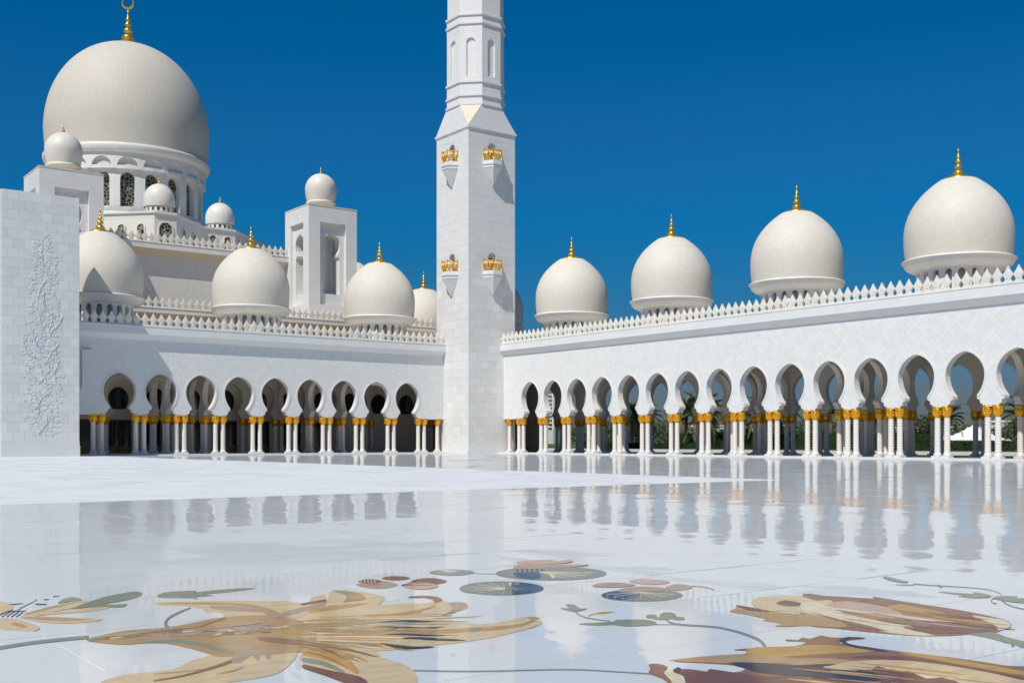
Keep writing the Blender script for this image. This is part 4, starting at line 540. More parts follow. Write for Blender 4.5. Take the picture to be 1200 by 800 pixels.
  ('petal_spot','ochre',4,[3.276,8.168,3.269,8.16,3.256,8.155,3.239,8.157,3.221,8.163,3.205,8.173,3.193,8.186,3.187,8.199,3.187,8.211,3.195,8.219,3.208,8.223,3.225,8.222,3.242,8.216,3.259,8.206,3.271,8.193,3.277,8.18]),
  ('petal_spot','ochre',4,[3.845,8.113,3.84,8.107,3.833,8.105,3.824,8.106,3.815,8.11,3.808,8.117,3.803,8.125,3.801,8.134,3.803,8.142,3.807,8.148,3.815,8.151,3.823,8.149,3.832,8.145,3.839,8.138,3.844,8.13,3.846,8.121]),
  ('petal_spot','brown',4,[3.675,8.084,3.669,8.077,3.658,8.072,3.645,8.07,3.63,8.071,3.617,8.076,3.608,8.082,3.603,8.09,3.604,8.098,3.61,8.105,3.62,8.11,3.634,8.111,3.648,8.11,3.661,8.106,3.671,8.1,3.676,8.092]),
  ('petal_spot','cream',4,[3.473,8.315,3.466,8.304,3.457,8.296,3.445,8.292,3.435,8.294,3.426,8.3,3.421,8.31,3.42,8.322,3.423,8.335,3.43,8.346,3.44,8.355,3.451,8.358,3.462,8.357,3.47,8.35,3.476,8.34,3.476,8.328]),
  ('petal_spot','ochre',4,[2.835,8.513,2.831,8.508,2.826,8.505,2.819,8.505,2.812,8.508,2.806,8.513,2.802,8.52,2.8,8.527,2.8,8.534,2.803,8.539,2.809,8.541,2.815,8.541,2.822,8.538,2.829,8.533,2.833,8.526,2.835,8.519]),
  ('petal_spot','brown',4,[2.589,8.584,2.583,8.572,2.575,8.563,2.565,8.557,2.555,8.556,2.547,8.561,2.541,8.569,2.54,8.58,2.541,8.592,2.547,8.604,2.555,8.613,2.565,8.619,2.575,8.62,2.583,8.616,2.589,8.607,2.59,8.596]),
  ('petal_streak','green',4,[3.583,7.258,3.596,7.21,3.617,7.148,3.639,7.076,3.654,6.999,3.659,6.905,3.66,6.797,3.659,6.7,3.66,6.636,3.663,6.641,3.668,6.715,3.674,6.82,3.677,6.934,3.672,7.031,3.657,7.109,3.632,7.177,3.607,7.231,3.588,7.266]),
  ('petal_streak','ochre',4,[3.766,7.4,3.773,7.367,3.786,7.325,3.8,7.277,3.812,7.229,3.818,7.172,3.823,7.109,3.828,7.052,3.833,7.016,3.836,7.022,3.839,7.07,3.841,7.137,3.839,7.208,3.834,7.268,3.822,7.316,3.804,7.358,3.785,7.39,3.771,7.41]),
  ('petal_streak','ochre',4,[3.584,7.382,3.599,7.335,3.623,7.275,3.65,7.207,3.671,7.136,3.686,7.052,3.697,6.958,3.706,6.874,3.715,6.82,3.718,6.825,3.718,6.893,3.715,6.988,3.708,7.091,3.695,7.178,3.673,7.248,3.642,7.311,3.612,7.36,3.588,7.391]),
  ('petal_streak','brown',4,[3.517,7.148,3.524,7.102,3.535,7.042,3.545,6.969,3.547,6.888,3.537,6.785,3.52,6.665,3.503,6.555,3.492,6.483,3.495,6.487,3.509,6.565,3.53,6.679,3.549,6.804,3.56,6.91,3.558,6.992,3.546,7.062,3.532,7.118,3.522,7.156]),
  ('petal_streak','green',4,[3.708,7.304,3.721,7.26,3.744,7.204,3.767,7.14,3.786,7.073,3.797,6.993,3.805,6.903,3.811,6.822,3.818,6.769,3.821,6.774,3.822,6.839,3.821,6.929,3.817,7.026,3.807,7.109,3.787,7.175,3.761,7.235,3.733,7.282,3.713,7.313]),
  ('petal_streak','brown',4,[3.628,7.259,3.633,7.221,3.641,7.171,3.649,7.113,3.651,7.049,3.645,6.968,3.633,6.874,3.621,6.789,3.614,6.733,3.617,6.737,3.629,6.801,3.644,6.892,3.659,6.991,3.667,7.074,3.664,7.139,3.654,7.195,3.643,7.238,3.633,7.267]),
  ('petal_streak','tan',4,[3.594,7.377,3.599,7.342,3.608,7.297,3.617,7.244,3.621,7.187,3.618,7.116,3.611,7.033,3.604,6.959,3.601,6.91,3.604,6.914,3.612,6.972,3.623,7.053,3.633,7.14,3.637,7.214,3.632,7.272,3.621,7.321,3.608,7.36,3.599,7.386]),
  ('petal_streak','green',4,[3.687,7.44,3.699,7.402,3.719,7.355,3.74,7.301,3.758,7.246,3.771,7.182,3.782,7.11,3.791,7.046,3.799,7.005,3.803,7.01,3.801,7.063,3.797,7.137,3.79,7.215,3.778,7.282,3.76,7.337,3.735,7.386,3.711,7.425,3.692,7.449]),
  ('petal_streak','ochre',4,[3.678,7.175,3.684,7.127,3.697,7.067,3.71,6.999,3.718,6.926,3.716,6.837,3.709,6.734,3.703,6.643,3.701,6.584,3.704,6.589,3.716,6.662,3.73,6.766,3.742,6.877,3.746,6.972,3.737,7.045,3.719,7.107,3.699,7.154,3.682,7.183]),
  ('petal_streak','ochre',4,[3.635,7.369,3.647,7.325,3.667,7.268,3.689,7.204,3.707,7.139,3.718,7.062,3.726,6.974,3.733,6.897,3.74,6.848,3.744,6.853,3.746,6.918,3.746,7.008,3.743,7.104,3.733,7.186,3.715,7.251,3.688,7.308,3.661,7.352,3.64,7.378]),
  ('petal_streak','brown',4,[3.686,7.284,3.703,7.232,3.73,7.165,3.761,7.092,3.786,7.016,3.803,6.928,3.817,6.829,3.83,6.741,3.842,6.686,3.845,6.691,3.845,6.765,3.841,6.867,3.832,6.976,3.816,7.069,3.79,7.144,3.754,7.21,3.719,7.262,3.691,7.293]),
  ('petal_streak','brown',4,[3.637,7.396,3.641,7.359,3.65,7.313,3.66,7.261,3.666,7.207,3.666,7.142,3.664,7.068,3.661,7.001,3.662,6.959,3.665,6.964,3.673,7.02,3.683,7.098,3.69,7.181,3.691,7.251,3.684,7.305,3.67,7.35,3.655,7.385,3.642,7.405]),
 ]),
 ('floral_inlay', 'small reddish brown rosette inlaid in the floor above the big beige lily', [
  ('petal','rose',1,[5.957,9.972,5.936,9.943,5.908,9.916,5.871,9.883,5.829,9.853,5.785,9.83,5.741,9.815,5.7,9.809,5.663,9.815,5.631,9.831,5.605,9.858,5.586,9.895,5.573,9.94,5.568,9.992,5.569,10.047,5.577,10.103,5.588,10.155,5.599,10.195,5.613,10.228,5.633,10.258,5.66,10.287,5.697,10.321,5.74,10.354,5.785,10.381,5.831,10.399,5.874,10.406,5.914,10.401,5.948,10.384,5.975,10.355,5.994,10.316,6.006,10.267,6.01,10.213,6.007,10.155,5.998,10.097,5.985,10.044,5.972,10.005]),
  ('petal','maroon',0,[6.347,10.354,6.334,10.336,6.315,10.32,6.29,10.301,6.262,10.284,6.231,10.272,6.201,10.264,6.172,10.264,6.145,10.269,6.121,10.282,6.101,10.302,6.086,10.328,6.075,10.358,6.07,10.393,6.068,10.429,6.071,10.465,6.077,10.498,6.084,10.523,6.093,10.544,6.106,10.562,6.124,10.579,6.149,10.598,6.178,10.616,6.208,10.63,6.24,10.638,6.27,10.64,6.298,10.634,6.322,10.621,6.343,10.601,6.358,10.574,6.369,10.542,6.374,10.506,6.374,10.469,6.37,10.433,6.364,10.399,6.357,10.374]),
  ('petal','maroon',0,[6.527,9.897,6.507,9.874,6.482,9.851,6.448,9.824,6.409,9.799,6.369,9.781,6.329,9.769,6.292,9.765,6.258,9.771,6.229,9.786,6.205,9.81,6.189,9.842,6.178,9.881,6.174,9.926,6.176,9.973,6.184,10.021,6.195,10.066,6.205,10.099,6.219,10.127,6.238,10.152,6.262,10.176,6.297,10.204,6.336,10.231,6.377,10.252,6.418,10.266,6.458,10.27,6.494,10.265,6.524,10.25,6.548,10.225,6.565,10.19,6.575,10.149,6.578,10.102,6.575,10.053,6.566,10.003,6.553,9.959,6.541,9.925]),
  ('petal','pink',1,[6.244,9.629,6.225,9.606,6.201,9.583,6.167,9.556,6.13,9.531,6.091,9.513,6.052,9.5,6.016,9.497,5.983,9.502,5.955,9.516,5.932,9.539,5.916,9.571,5.906,9.609,5.903,9.653,5.904,9.7,5.912,9.747,5.923,9.791,5.933,9.824,5.946,9.852,5.965,9.876,5.989,9.9,6.022,9.928,6.06,9.955,6.1,9.976,6.14,9.99,6.178,9.995,6.213,9.991,6.242,9.976,6.266,9.951,6.282,9.917,6.292,9.877,6.294,9.831,6.291,9.782,6.282,9.734,6.27,9.69,6.258,9.657]),
  ('petal','maroon',2,[5.959,10.295,5.947,10.278,5.931,10.261,5.909,10.242,5.884,10.223,5.858,10.209,5.832,10.2,5.807,10.197,5.785,10.2,5.766,10.21,5.75,10.226,5.738,10.248,5.731,10.276,5.728,10.307,5.728,10.34,5.733,10.373,5.739,10.404,5.746,10.428,5.754,10.448,5.766,10.465,5.782,10.482,5.804,10.502,5.829,10.521,5.855,10.537,5.882,10.547,5.908,10.551,5.931,10.548,5.951,10.538,5.967,10.521,5.979,10.498,5.986,10.469,5.989,10.437,5.987,10.403,5.982,10.369,5.975,10.338,5.968,10.314]),
  ('petal_streak','brown',2,[5.829,10.088,5.818,10.13,5.801,10.191,5.785,10.253,5.773,10.296,5.762,10.277,5.772,10.232,5.787,10.167,5.802,10.103,5.812,10.059]),
  ('petal_streak','brown',2,[5.829,10.088,5.798,10.11,5.752,10.141,5.707,10.173,5.676,10.195,5.665,10.176,5.695,10.152,5.739,10.117,5.782,10.083,5.812,10.058]),
  ('petal_streak','brown',2,[5.829,10.088,5.778,10.09,5.704,10.092,5.63,10.095,5.58,10.096,5.571,10.078,5.619,10.074,5.691,10.068,5.763,10.063,5.812,10.058]),
  ('petal_streak','maroon',3,[5.942,9.877,6.015,9.929,6.123,10.004,6.234,10.082,6.311,10.136,6.321,10.155,6.246,10.103,6.136,10.028,6.029,9.955,5.958,9.906]),
  ('petal_streak','maroon',3,[5.941,9.877,6.004,9.884,6.096,9.893,6.19,9.903,6.254,9.91,6.265,9.928,6.202,9.924,6.111,9.917,6.02,9.91,5.958,9.906]),
  ('petal_streak','maroon',3,[5.941,9.877,5.994,9.84,6.071,9.784,6.147,9.729,6.2,9.692,6.211,9.709,6.16,9.749,6.085,9.807,6.01,9.866,5.959,9.906]),
  ('petal_streak','cream',3,[5.834,10.543,5.806,10.489,5.767,10.412,5.727,10.336,5.701,10.284,5.713,10.292,5.74,10.344,5.779,10.42,5.819,10.497,5.847,10.551]),
  ('petal_streak','cream',3,[5.863,10.521,5.836,10.467,5.796,10.39,5.756,10.314,5.73,10.263,5.742,10.27,5.769,10.322,5.808,10.398,5.848,10.475,5.876,10.529]),
  ('petal_streak','cream',3,[5.893,10.499,5.865,10.445,5.825,10.368,5.785,10.292,5.759,10.241,5.771,10.249,5.798,10.3,5.838,10.376,5.878,10.453,5.906,10.507]),
  ('petal_streak','cream',3,[5.923,10.476,5.895,10.423,5.854,10.346,5.814,10.271,5.788,10.219,5.8,10.227,5.827,10.278,5.867,10.354,5.907,10.431,5.935,10.485]),
  ('petal_streak','cream',3,[5.952,10.454,5.924,10.401,5.883,10.325,5.843,10.249,5.816,10.198,5.829,10.206,5.856,10.257,5.896,10.333,5.937,10.409,5.965,10.463]),
 ]),
 ('leaf_inlay', 'pale grey green oval floor inlay between brown rosette and largest round leaf', [
  ('leaf','slate',0,[7.222,10.368,7.199,10.342,7.169,10.319,7.127,10.292,7.079,10.269,7.029,10.252,6.978,10.244,6.93,10.245,6.885,10.256,6.846,10.278,6.814,10.31,6.789,10.351,6.771,10.398,6.762,10.452,6.76,10.507,6.765,10.563,6.774,10.614,6.785,10.652,6.8,10.683,6.822,10.71,6.852,10.735,6.893,10.763,6.941,10.79,6.993,10.808,7.045,10.819,7.096,10.819,7.143,10.808,7.184,10.785,7.218,10.752,7.243,10.709,7.261,10.658,7.269,10.602,7.269,10.545,7.262,10.488,7.25,10.437,7.239,10.399]),
  ('leaf_vein','cream',1,[6.839,10.654,6.865,10.617,6.903,10.562,6.946,10.512,6.989,10.491,7.036,10.516,7.09,10.573,7.139,10.634,7.172,10.674,7.181,10.694,7.147,10.653,7.101,10.594,7.052,10.543,7.006,10.519,6.964,10.539,6.921,10.589,6.883,10.645,6.857,10.682]),
  ('stem','slate',0,[7.15,10.264,7.183,10.23,7.231,10.179,7.279,10.128,7.312,10.093,7.336,10.126,7.303,10.16,7.255,10.211,7.206,10.263,7.173,10.298]),
 ]),
 ('floral_inlay', 'round grey green floor inlay leaf with navy right third and pale veins', [
  ('leaf','slate',0,[7.004,8.829,6.941,8.761,6.871,8.703,6.796,8.658,6.718,8.626,6.639,8.608,6.561,8.604,6.487,8.614,6.418,8.638,6.356,8.675,6.303,8.723,6.261,8.783,6.229,8.851,6.211,8.928,6.205,9.009,6.212,9.094,6.233,9.18,6.267,9.265,6.314,9.345,6.372,9.419,6.439,9.484,6.515,9.537,6.596,9.578,6.68,9.603,6.765,9.612,6.847,9.605,6.923,9.581,6.991,9.541,7.049,9.487,7.094,9.42,7.125,9.343,7.141,9.259,7.142,9.17,7.127,9.08,7.099,8.991,7.057,8.907]),
  ('leaf','navy',1,[7.047,9.423,7.087,9.411,7.092,9.336,7.107,9.287,7.117,9.237,7.12,9.185,7.118,9.132,7.111,9.079,7.098,9.026,7.079,8.975,7.056,8.926,7.029,8.879,6.997,8.834,6.962,8.794,6.923,8.757,6.881,8.724,6.838,8.696,6.793,8.673,6.746,8.654,6.699,8.641,6.651,8.633,6.604,8.63,6.558,8.633,6.492,8.62,6.471,8.653,6.587,8.822,6.754,9.04,6.914,9.26]),
  ('leaf_spot','slate',2,[7.021,9.263,7.006,9.244,6.991,9.226,6.977,9.21,6.963,9.196,6.95,9.184,6.938,9.176,6.929,9.17,6.922,9.168,6.917,9.169,6.914,9.173,6.914,9.181,6.917,9.192,6.922,9.205,6.93,9.22,6.939,9.238,6.951,9.256,6.964,9.275,6.978,9.295,6.993,9.314,7.008,9.332,7.023,9.349,7.037,9.363,7.05,9.375,7.062,9.384,7.072,9.39,7.079,9.392,7.084,9.391,7.087,9.387,7.087,9.379,7.084,9.368,7.078,9.354,7.071,9.338,7.061,9.321,7.049,9.302,7.035,9.282]),
  ('leaf_spot','cream',3,[6.933,9.285,6.92,9.269,6.908,9.254,6.896,9.24,6.885,9.227,6.875,9.217,6.867,9.209,6.86,9.203,6.855,9.201,6.852,9.201,6.851,9.204,6.852,9.209,6.855,9.217,6.861,9.228,6.868,9.24,6.877,9.254,6.887,9.27,6.898,9.286,6.91,9.303,6.922,9.319,6.935,9.334,6.947,9.349,6.958,9.362,6.968,9.372,6.977,9.381,6.984,9.386,6.989,9.389,6.992,9.389,6.993,9.386,6.992,9.381,6.988,9.372,6.983,9.361,6.976,9.348,6.967,9.334,6.956,9.318,6.945,9.302]),
  ('leaf_vein','cream',3,[6.662,9.037,6.623,8.989,6.567,8.921,6.509,8.851,6.463,8.796,6.429,8.757,6.401,8.725,6.379,8.701,6.363,8.683,6.358,8.673,6.373,8.689,6.395,8.713,6.423,8.744,6.458,8.783,6.505,8.839,6.563,8.909,6.619,8.976,6.657,9.022]),
  ('leaf_vein','cream',3,[6.669,9.045,6.623,9.009,6.556,8.959,6.486,8.908,6.428,8.868,6.382,8.842,6.342,8.824,6.309,8.81,6.285,8.8,6.275,8.786,6.298,8.794,6.33,8.805,6.369,8.822,6.414,8.846,6.471,8.884,6.539,8.934,6.605,8.982,6.65,9.015]),
  ('leaf_vein','cream',3,[6.671,9.045,6.623,9.028,6.555,9.003,6.482,8.978,6.42,8.96,6.369,8.952,6.322,8.949,6.283,8.949,6.255,8.948,6.244,8.933,6.271,8.932,6.309,8.93,6.355,8.931,6.405,8.937,6.465,8.953,6.536,8.976,6.602,8.998,6.649,9.014]),
  ('leaf_vein','cream',3,[6.671,9.045,6.629,9.048,6.568,9.051,6.503,9.056,6.446,9.063,6.396,9.075,6.348,9.089,6.307,9.102,6.278,9.111,6.268,9.096,6.295,9.085,6.335,9.069,6.381,9.053,6.429,9.04,6.485,9.031,6.549,9.024,6.607,9.018,6.648,9.014]),
  ('leaf_vein','cream',3,[6.671,9.045,6.64,9.067,6.595,9.099,6.546,9.134,6.501,9.166,6.46,9.196,6.418,9.226,6.381,9.252,6.355,9.269,6.344,9.253,6.369,9.233,6.404,9.206,6.444,9.174,6.484,9.142,6.528,9.109,6.575,9.071,6.618,9.038,6.648,9.014]),
  ('leaf_vein','cream',3,[6.671,9.045,6.655,9.084,6.633,9.14,6.607,9.201,6.581,9.254,6.554,9.298,6.524,9.34,6.496,9.376,6.477,9.4,6.466,9.384,6.484,9.357,6.509,9.32,6.538,9.276,6.564,9.23,6.588,9.175,6.612,9.112,6.633,9.054,6.648,9.014]),
  ('leaf_vein','cream',3,[6.671,9.045,6.673,9.094,6.676,9.167,6.677,9.246,6.675,9.314,6.666,9.368,6.653,9.416,6.639,9.456,6.629,9.484,6.617,9.467,6.626,9.437,6.638,9.396,6.649,9.345,6.657,9.29,6.658,9.221,6.655,9.14,6.651,9.066,6.648,9.015]),
  ('leaf_vein','cream',3,[6.671,9.043,6.69,9.097,6.718,9.177,6.747,9.263,6.769,9.336,6.78,9.392,6.786,9.44,6.789,9.479,6.79,9.507,6.778,9.49,6.775,9.461,6.771,9.42,6.763,9.37,6.751,9.313,6.728,9.24,6.697,9.152,6.668,9.071,6.648,9.016]),
  ('leaf_vein','cream',3,[6.666,9.034,6.699,9.086,6.749,9.161,6.802,9.243,6.846,9.311,6.877,9.362,6.902,9.404,6.921,9.437,6.934,9.46,6.925,9.45,6.91,9.426,6.891,9.392,6.866,9.351,6.835,9.302,6.791,9.234,6.738,9.153,6.688,9.077,6.653,9.025]),
  ('leaf_vein','slate',3,[6.702,8.968,6.738,8.993,6.79,9.028,6.847,9.066,6.895,9.095,6.934,9.114,6.969,9.128,6.999,9.138,7.02,9.146,7.036,9.168,7.016,9.163,6.989,9.155,6.955,9.144,6.917,9.127,6.87,9.1,6.815,9.064,6.764,9.031,6.729,9.008]),
  ('leaf_vein','slate',3,[6.7,8.967,6.735,8.972,6.784,8.979,6.838,8.985,6.886,8.988,6.926,8.986,6.965,8.981,6.998,8.975,7.022,8.972,7.038,8.993,7.016,8.999,6.985,9.008,6.948,9.015,6.909,9.02,6.864,9.019,6.811,9.016,6.763,9.012,6.73,9.009]),
  ('leaf_vein','slate',3,[6.7,8.967,6.723,8.952,6.757,8.928,6.794,8.903,6.828,8.879,6.86,8.858,6.892,8.836,6.92,8.817,6.94,8.804,6.956,8.825,6.938,8.84,6.912,8.862,6.882,8.886,6.852,8.91,6.82,8.936,6.785,8.965,6.753,8.991,6.731,9.009]),
  ('leaf_vein','slate',3,[6.699,8.968,6.706,8.936,6.716,8.89,6.727,8.84,6.739,8.798,6.754,8.763,6.771,8.732,6.788,8.706,6.799,8.688,6.815,8.707,6.805,8.728,6.791,8.756,6.775,8.791,6.763,8.827,6.752,8.872,6.743,8.925,6.736,8.974,6.731,9.009]),
  ('leaf_vein','slate',3,[6.7,8.969,6.688,8.93,6.671,8.874,6.654,8.814,6.642,8.764,6.637,8.726,6.637,8.694,6.637,8.668,6.638,8.65,6.653,8.669,6.655,8.689,6.656,8.718,6.658,8.752,6.665,8.792,6.679,8.843,6.698,8.906,6.717,8.965,6.731,9.007]),
 ]),
 ('floral_inlay', 'largest round leaf inlay, grey green with rosy top, farthest of the floor flowers', [
  ('leaf','slate',0,[8.366,9.401,8.284,9.323,8.191,9.26,8.09,9.214,7.983,9.184,7.874,9.173,7.766,9.179,7.662,9.202,7.564,9.242,7.476,9.298,7.398,9.367,7.333,9.448,7.284,9.54,7.251,9.639,7.235,9.743,7.238,9.85,7.259,9.956,7.3,10.059,7.357,10.155,7.432,10.241,7.521,10.315,7.622,10.372,7.732,10.413,7.848,10.433,7.966,10.434,8.082,10.413,8.191,10.371,8.29,10.311,8.376,10.233,8.444,10.142,8.494,10.039,8.523,9.929,8.532,9.815,8.519,9.702,8.486,9.593,8.434,9.492]),
  ('leaf','navy',1,[7.559,10.085,7.64,10.079,7.709,10.025,7.784,9.994,7.793,9.911,7.62,9.66,7.431,9.45,7.355,9.47,7.328,9.574,7.338,9.687,7.383,9.819,7.465,9.97]),
  ('petal','rose',2,[7.819,10.438,7.935,10.584,8.086,10.707,8.225,10.688,8.355,10.603,8.458,10.481,8.556,10.355,8.703,10.276,8.798,10.214,8.726,10.145,8.59,10.102,8.458,10.121,8.31,10.163,8.136,10.194,7.976,10.229,7.865,10.275,7.798,10.326,7.781,10.372]),
  ('petal','pink',2,[8.202,10.875,8.302,10.974,8.433,11.048,8.539,11.016,8.636,10.958,8.73,10.948,8.793,10.925,8.76,10.827,8.735,10.739,8.839,10.753,8.945,10.769,8.941,10.696,8.884,10.607,8.792,10.539,8.676,10.501,8.547,10.519,8.421,10.573,8.312,10.661,8.231,10.755,8.19,10.816]),
  ('leaf_spot','cream',3,[7.803,9.751,7.858,9.807,7.867,9.788,7.791,9.651,7.699,9.503,7.645,9.435,7.613,9.408,7.595,9.409,7.611,9.457,7.702,9.603]),
  ('leaf_spot','dark',3,[7.802,10.359,7.836,10.389,7.818,10.347,7.718,10.209,7.617,10.076,7.588,10.047,7.607,10.084,7.702,10.221]),
  ('leaf_spot','dark',3,[7.849,10.324,7.883,10.354,7.865,10.312,7.764,10.174,7.663,10.042,7.634,10.013,7.653,10.05,7.748,10.187]),
  ('leaf_spot','dark',3,[7.896,10.289,7.93,10.318,7.912,10.277,7.811,10.14,7.709,10.008,7.679,9.979,7.698,10.016,7.794,10.152]),
  ('leaf_spot','dark',3,[7.943,10.254,7.977,10.283,7.959,10.242,7.857,10.105,7.754,9.974,7.725,9.945,7.744,9.982,7.84,10.118]),
  ('leaf_spot','dark',3,[7.99,10.219,8.024,10.248,8.006,10.207,7.903,10.071,7.8,9.94,7.77,9.911,7.789,9.948,7.887,10.083]),
  ('leaf_spot','dark',3,[8.036,10.184,8.071,10.213,8.052,10.172,7.949,10.036,7.845,9.906,7.815,9.877,7.835,9.914,7.933,10.048]),
  ('leaf_spot','green',3,[8.036,9.832,8.029,9.824,8.023,9.817,8.016,9.811,8.01,9.805,8.004,9.801,7.999,9.797,7.994,9.795,7.991,9.795,7.988,9.796,7.987,9.798,7.987,9.801,7.988,9.806,7.99,9.811,7.993,9.818,7.997,9.825,8.002,9.833,8.008,9.841,8.014,9.849,8.02,9.856,8.027,9.864,8.034,9.87,8.04,9.876,8.046,9.88,8.051,9.884,8.056,9.886,8.059,9.886,8.062,9.886,8.063,9.883,8.063,9.88,8.062,9.875,8.06,9.87,8.057,9.863,8.053,9.856,8.048,9.848,8.042,9.84]),
  ('leaf_spot','green',3,[8.044,9.703,8.037,9.696,8.03,9.689,8.024,9.682,8.018,9.677,8.012,9.673,8.007,9.669,8.002,9.667,7.999,9.667,7.996,9.668,7.995,9.67,7.995,9.673,7.996,9.677,7.998,9.683,8.001,9.689,8.005,9.696,8.01,9.704,8.016,9.712,8.022,9.72,8.028,9.727,8.035,9.734,8.041,9.741,8.048,9.746,8.054,9.751,8.059,9.754,8.063,9.756,8.067,9.756,8.069,9.756,8.071,9.754,8.071,9.75,8.07,9.746,8.068,9.74,8.065,9.734,8.06,9.726,8.055,9.719,8.05,9.711]),
  ('leaf_spot','green',3,[8.177,9.727,8.171,9.719,8.164,9.712,8.157,9.705,8.151,9.7,8.145,9.695,8.14,9.692,8.135,9.69,8.132,9.69,8.129,9.69,8.128,9.692,8.128,9.696,8.129,9.7,8.131,9.706,8.134,9.712,8.138,9.72,8.143,9.727,8.149,9.735,8.155,9.743,8.162,9.751,8.169,9.758,8.175,9.764,8.182,9.77,8.188,9.774,8.193,9.778,8.198,9.78,8.201,9.78,8.204,9.779,8.205,9.777,8.205,9.774,8.204,9.769,8.202,9.764,8.199,9.757,8.195,9.75,8.189,9.742,8.184,9.734]),
  ('leaf_spot','green',3,[8.184,9.598,8.177,9.591,8.17,9.584,8.164,9.578,8.157,9.572,8.152,9.568,8.146,9.565,8.142,9.563,8.138,9.562,8.136,9.563,8.135,9.565,8.134,9.569,8.135,9.573,8.138,9.579,8.141,9.585,8.145,9.592,8.15,9.599,8.156,9.607,8.162,9.615,8.169,9.622,8.175,9.629,8.182,9.635,8.188,9.641,8.194,9.645,8.2,9.649,8.204,9.651,8.208,9.651,8.21,9.65,8.212,9.648,8.212,9.645,8.211,9.64,8.208,9.635,8.205,9.628,8.201,9.621,8.196,9.614,8.19,9.606]),
  ('leaf_spot','green',3,[8.319,9.621,8.312,9.613,8.305,9.606,8.298,9.6,8.292,9.595,8.286,9.59,8.28,9.587,8.276,9.585,8.272,9.585,8.27,9.585,8.269,9.587,8.268,9.591,8.269,9.595,8.272,9.601,8.275,9.607,8.279,9.614,8.284,9.622,8.29,9.63,8.297,9.637,8.303,9.645,8.31,9.652,8.317,9.658,8.324,9.664,8.33,9.668,8.335,9.672,8.34,9.673,8.343,9.674,8.346,9.673,8.347,9.671,8.347,9.668,8.346,9.663,8.344,9.658,8.341,9.651,8.336,9.644,8.331,9.636,8.325,9.629]),
  ('leaf_vein','cream',3,[7.829,9.956,7.875,9.914,7.941,9.852,8.014,9.785,8.081,9.726,8.144,9.672,8.209,9.618,8.266,9.572,8.306,9.54,8.322,9.559,8.284,9.593,8.229,9.642,8.166,9.698,8.104,9.754,8.039,9.817,7.968,9.886,7.904,9.95,7.86,9.995]),
  ('leaf_vein','cream',3,[7.829,9.956,7.86,9.899,7.903,9.818,7.952,9.73,7.999,9.654,8.047,9.589,8.098,9.527,8.144,9.475,8.177,9.438,8.192,9.457,8.162,9.495,8.118,9.55,8.068,9.614,8.022,9.682,7.978,9.76,7.931,9.851,7.889,9.936,7.86,9.995]),
  ('leaf_vein','cream',3,[7.829,9.956,7.843,9.889,7.862,9.792,7.885,9.688,7.909,9.6,7.94,9.528,7.975,9.462,8.008,9.407,8.032,9.369,8.047,9.386,8.026,9.427,7.995,9.484,7.961,9.553,7.932,9.627,7.91,9.718,7.889,9.824,7.872,9.924,7.86,9.995]),
  ('leaf_vein','cream',3,[7.829,9.956,7.825,9.882,7.819,9.775,7.815,9.662,7.817,9.567,7.829,9.493,7.847,9.426,7.866,9.371,7.879,9.333,7.894,9.351,7.883,9.391,7.866,9.448,7.849,9.517,7.84,9.594,7.84,9.691,7.846,9.807,7.854,9.917,7.86,9.994]),
  ('leaf_vein','cream',3,[7.829,9.957,7.808,9.88,7.777,9.769,7.747,9.653,7.726,9.557,7.719,9.484,7.72,9.42,7.724,9.369,7.726,9.333,7.741,9.35,7.74,9.388,7.738,9.442,7.74,9.508,7.749,9.583,7.771,9.681,7.804,9.8,7.837,9.914,7.86,9.994]),
 ]),
 ('floral_inlay', 'round navy and grey leaf with rosy petals inlaid in the floor right of centre', [
  ('leaf','slate',0,[7.771,7.617,7.713,7.569,7.647,7.529,7.577,7.5,7.504,7.481,7.43,7.474,7.357,7.478,7.288,7.494,7.223,7.519,7.166,7.555,7.116,7.599,7.077,7.651,7.048,7.709,7.031,7.772,7.026,7.838,7.035,7.905,7.055,7.972,7.088,8.036,7.132,8.095,7.187,8.148,7.25,8.192,7.321,8.227,7.396,8.251,7.474,8.262,7.553,8.261,7.628,8.247,7.698,8.221,7.761,8.182,7.814,8.134,7.855,8.077,7.884,8.014,7.898,7.945,7.899,7.875,7.885,7.805,7.859,7.737,7.82,7.674]),
  ('leaf','navy',1,[7.078,7.736,7.045,7.753,7.058,7.797,7.053,7.829,7.051,7.861,7.052,7.894,7.057,7.926,7.065,7.958,7.075,7.989,7.09,8.019,7.107,8.048,7.127,8.076,7.15,8.102,7.175,8.126,7.204,8.149,7.234,8.168,7.266,8.186,7.3,8.2,7.336,8.212,7.372,8.221,7.41,8.227,7.448,8.23,7.486,8.229,7.536,8.246,7.562,8.219,7.538,8.062,7.455,7.89,7.259,7.788]),
  ('petal','rose',2,[7.522,8.675,7.606,8.742,7.717,8.786,7.822,8.781,7.908,8.736,7.944,8.644,7.952,8.546,7.948,8.485,7.913,8.446,7.823,8.424,7.717,8.428,7.621,8.47,7.546,8.532,7.511,8.603]),
  ('petal','pink',2,[8.118,8.754,8.229,8.796,8.337,8.797,8.372,8.758,8.388,8.69,8.435,8.599,8.454,8.503,8.389,8.417,8.291,8.358,8.182,8.35,8.088,8.379,8.048,8.45,8.042,8.544,8.063,8.656]),
  ('petal','rose',2,[7.497,8.264,7.612,8.323,7.743,8.359,7.84,8.354,7.918,8.316,7.987,8.244,8.017,8.155,7.963,8.052,7.879,7.979,7.803,7.997,7.722,8.037,7.628,8.031,7.542,8.031,7.478,8.071,7.443,8.128,7.449,8.196]),
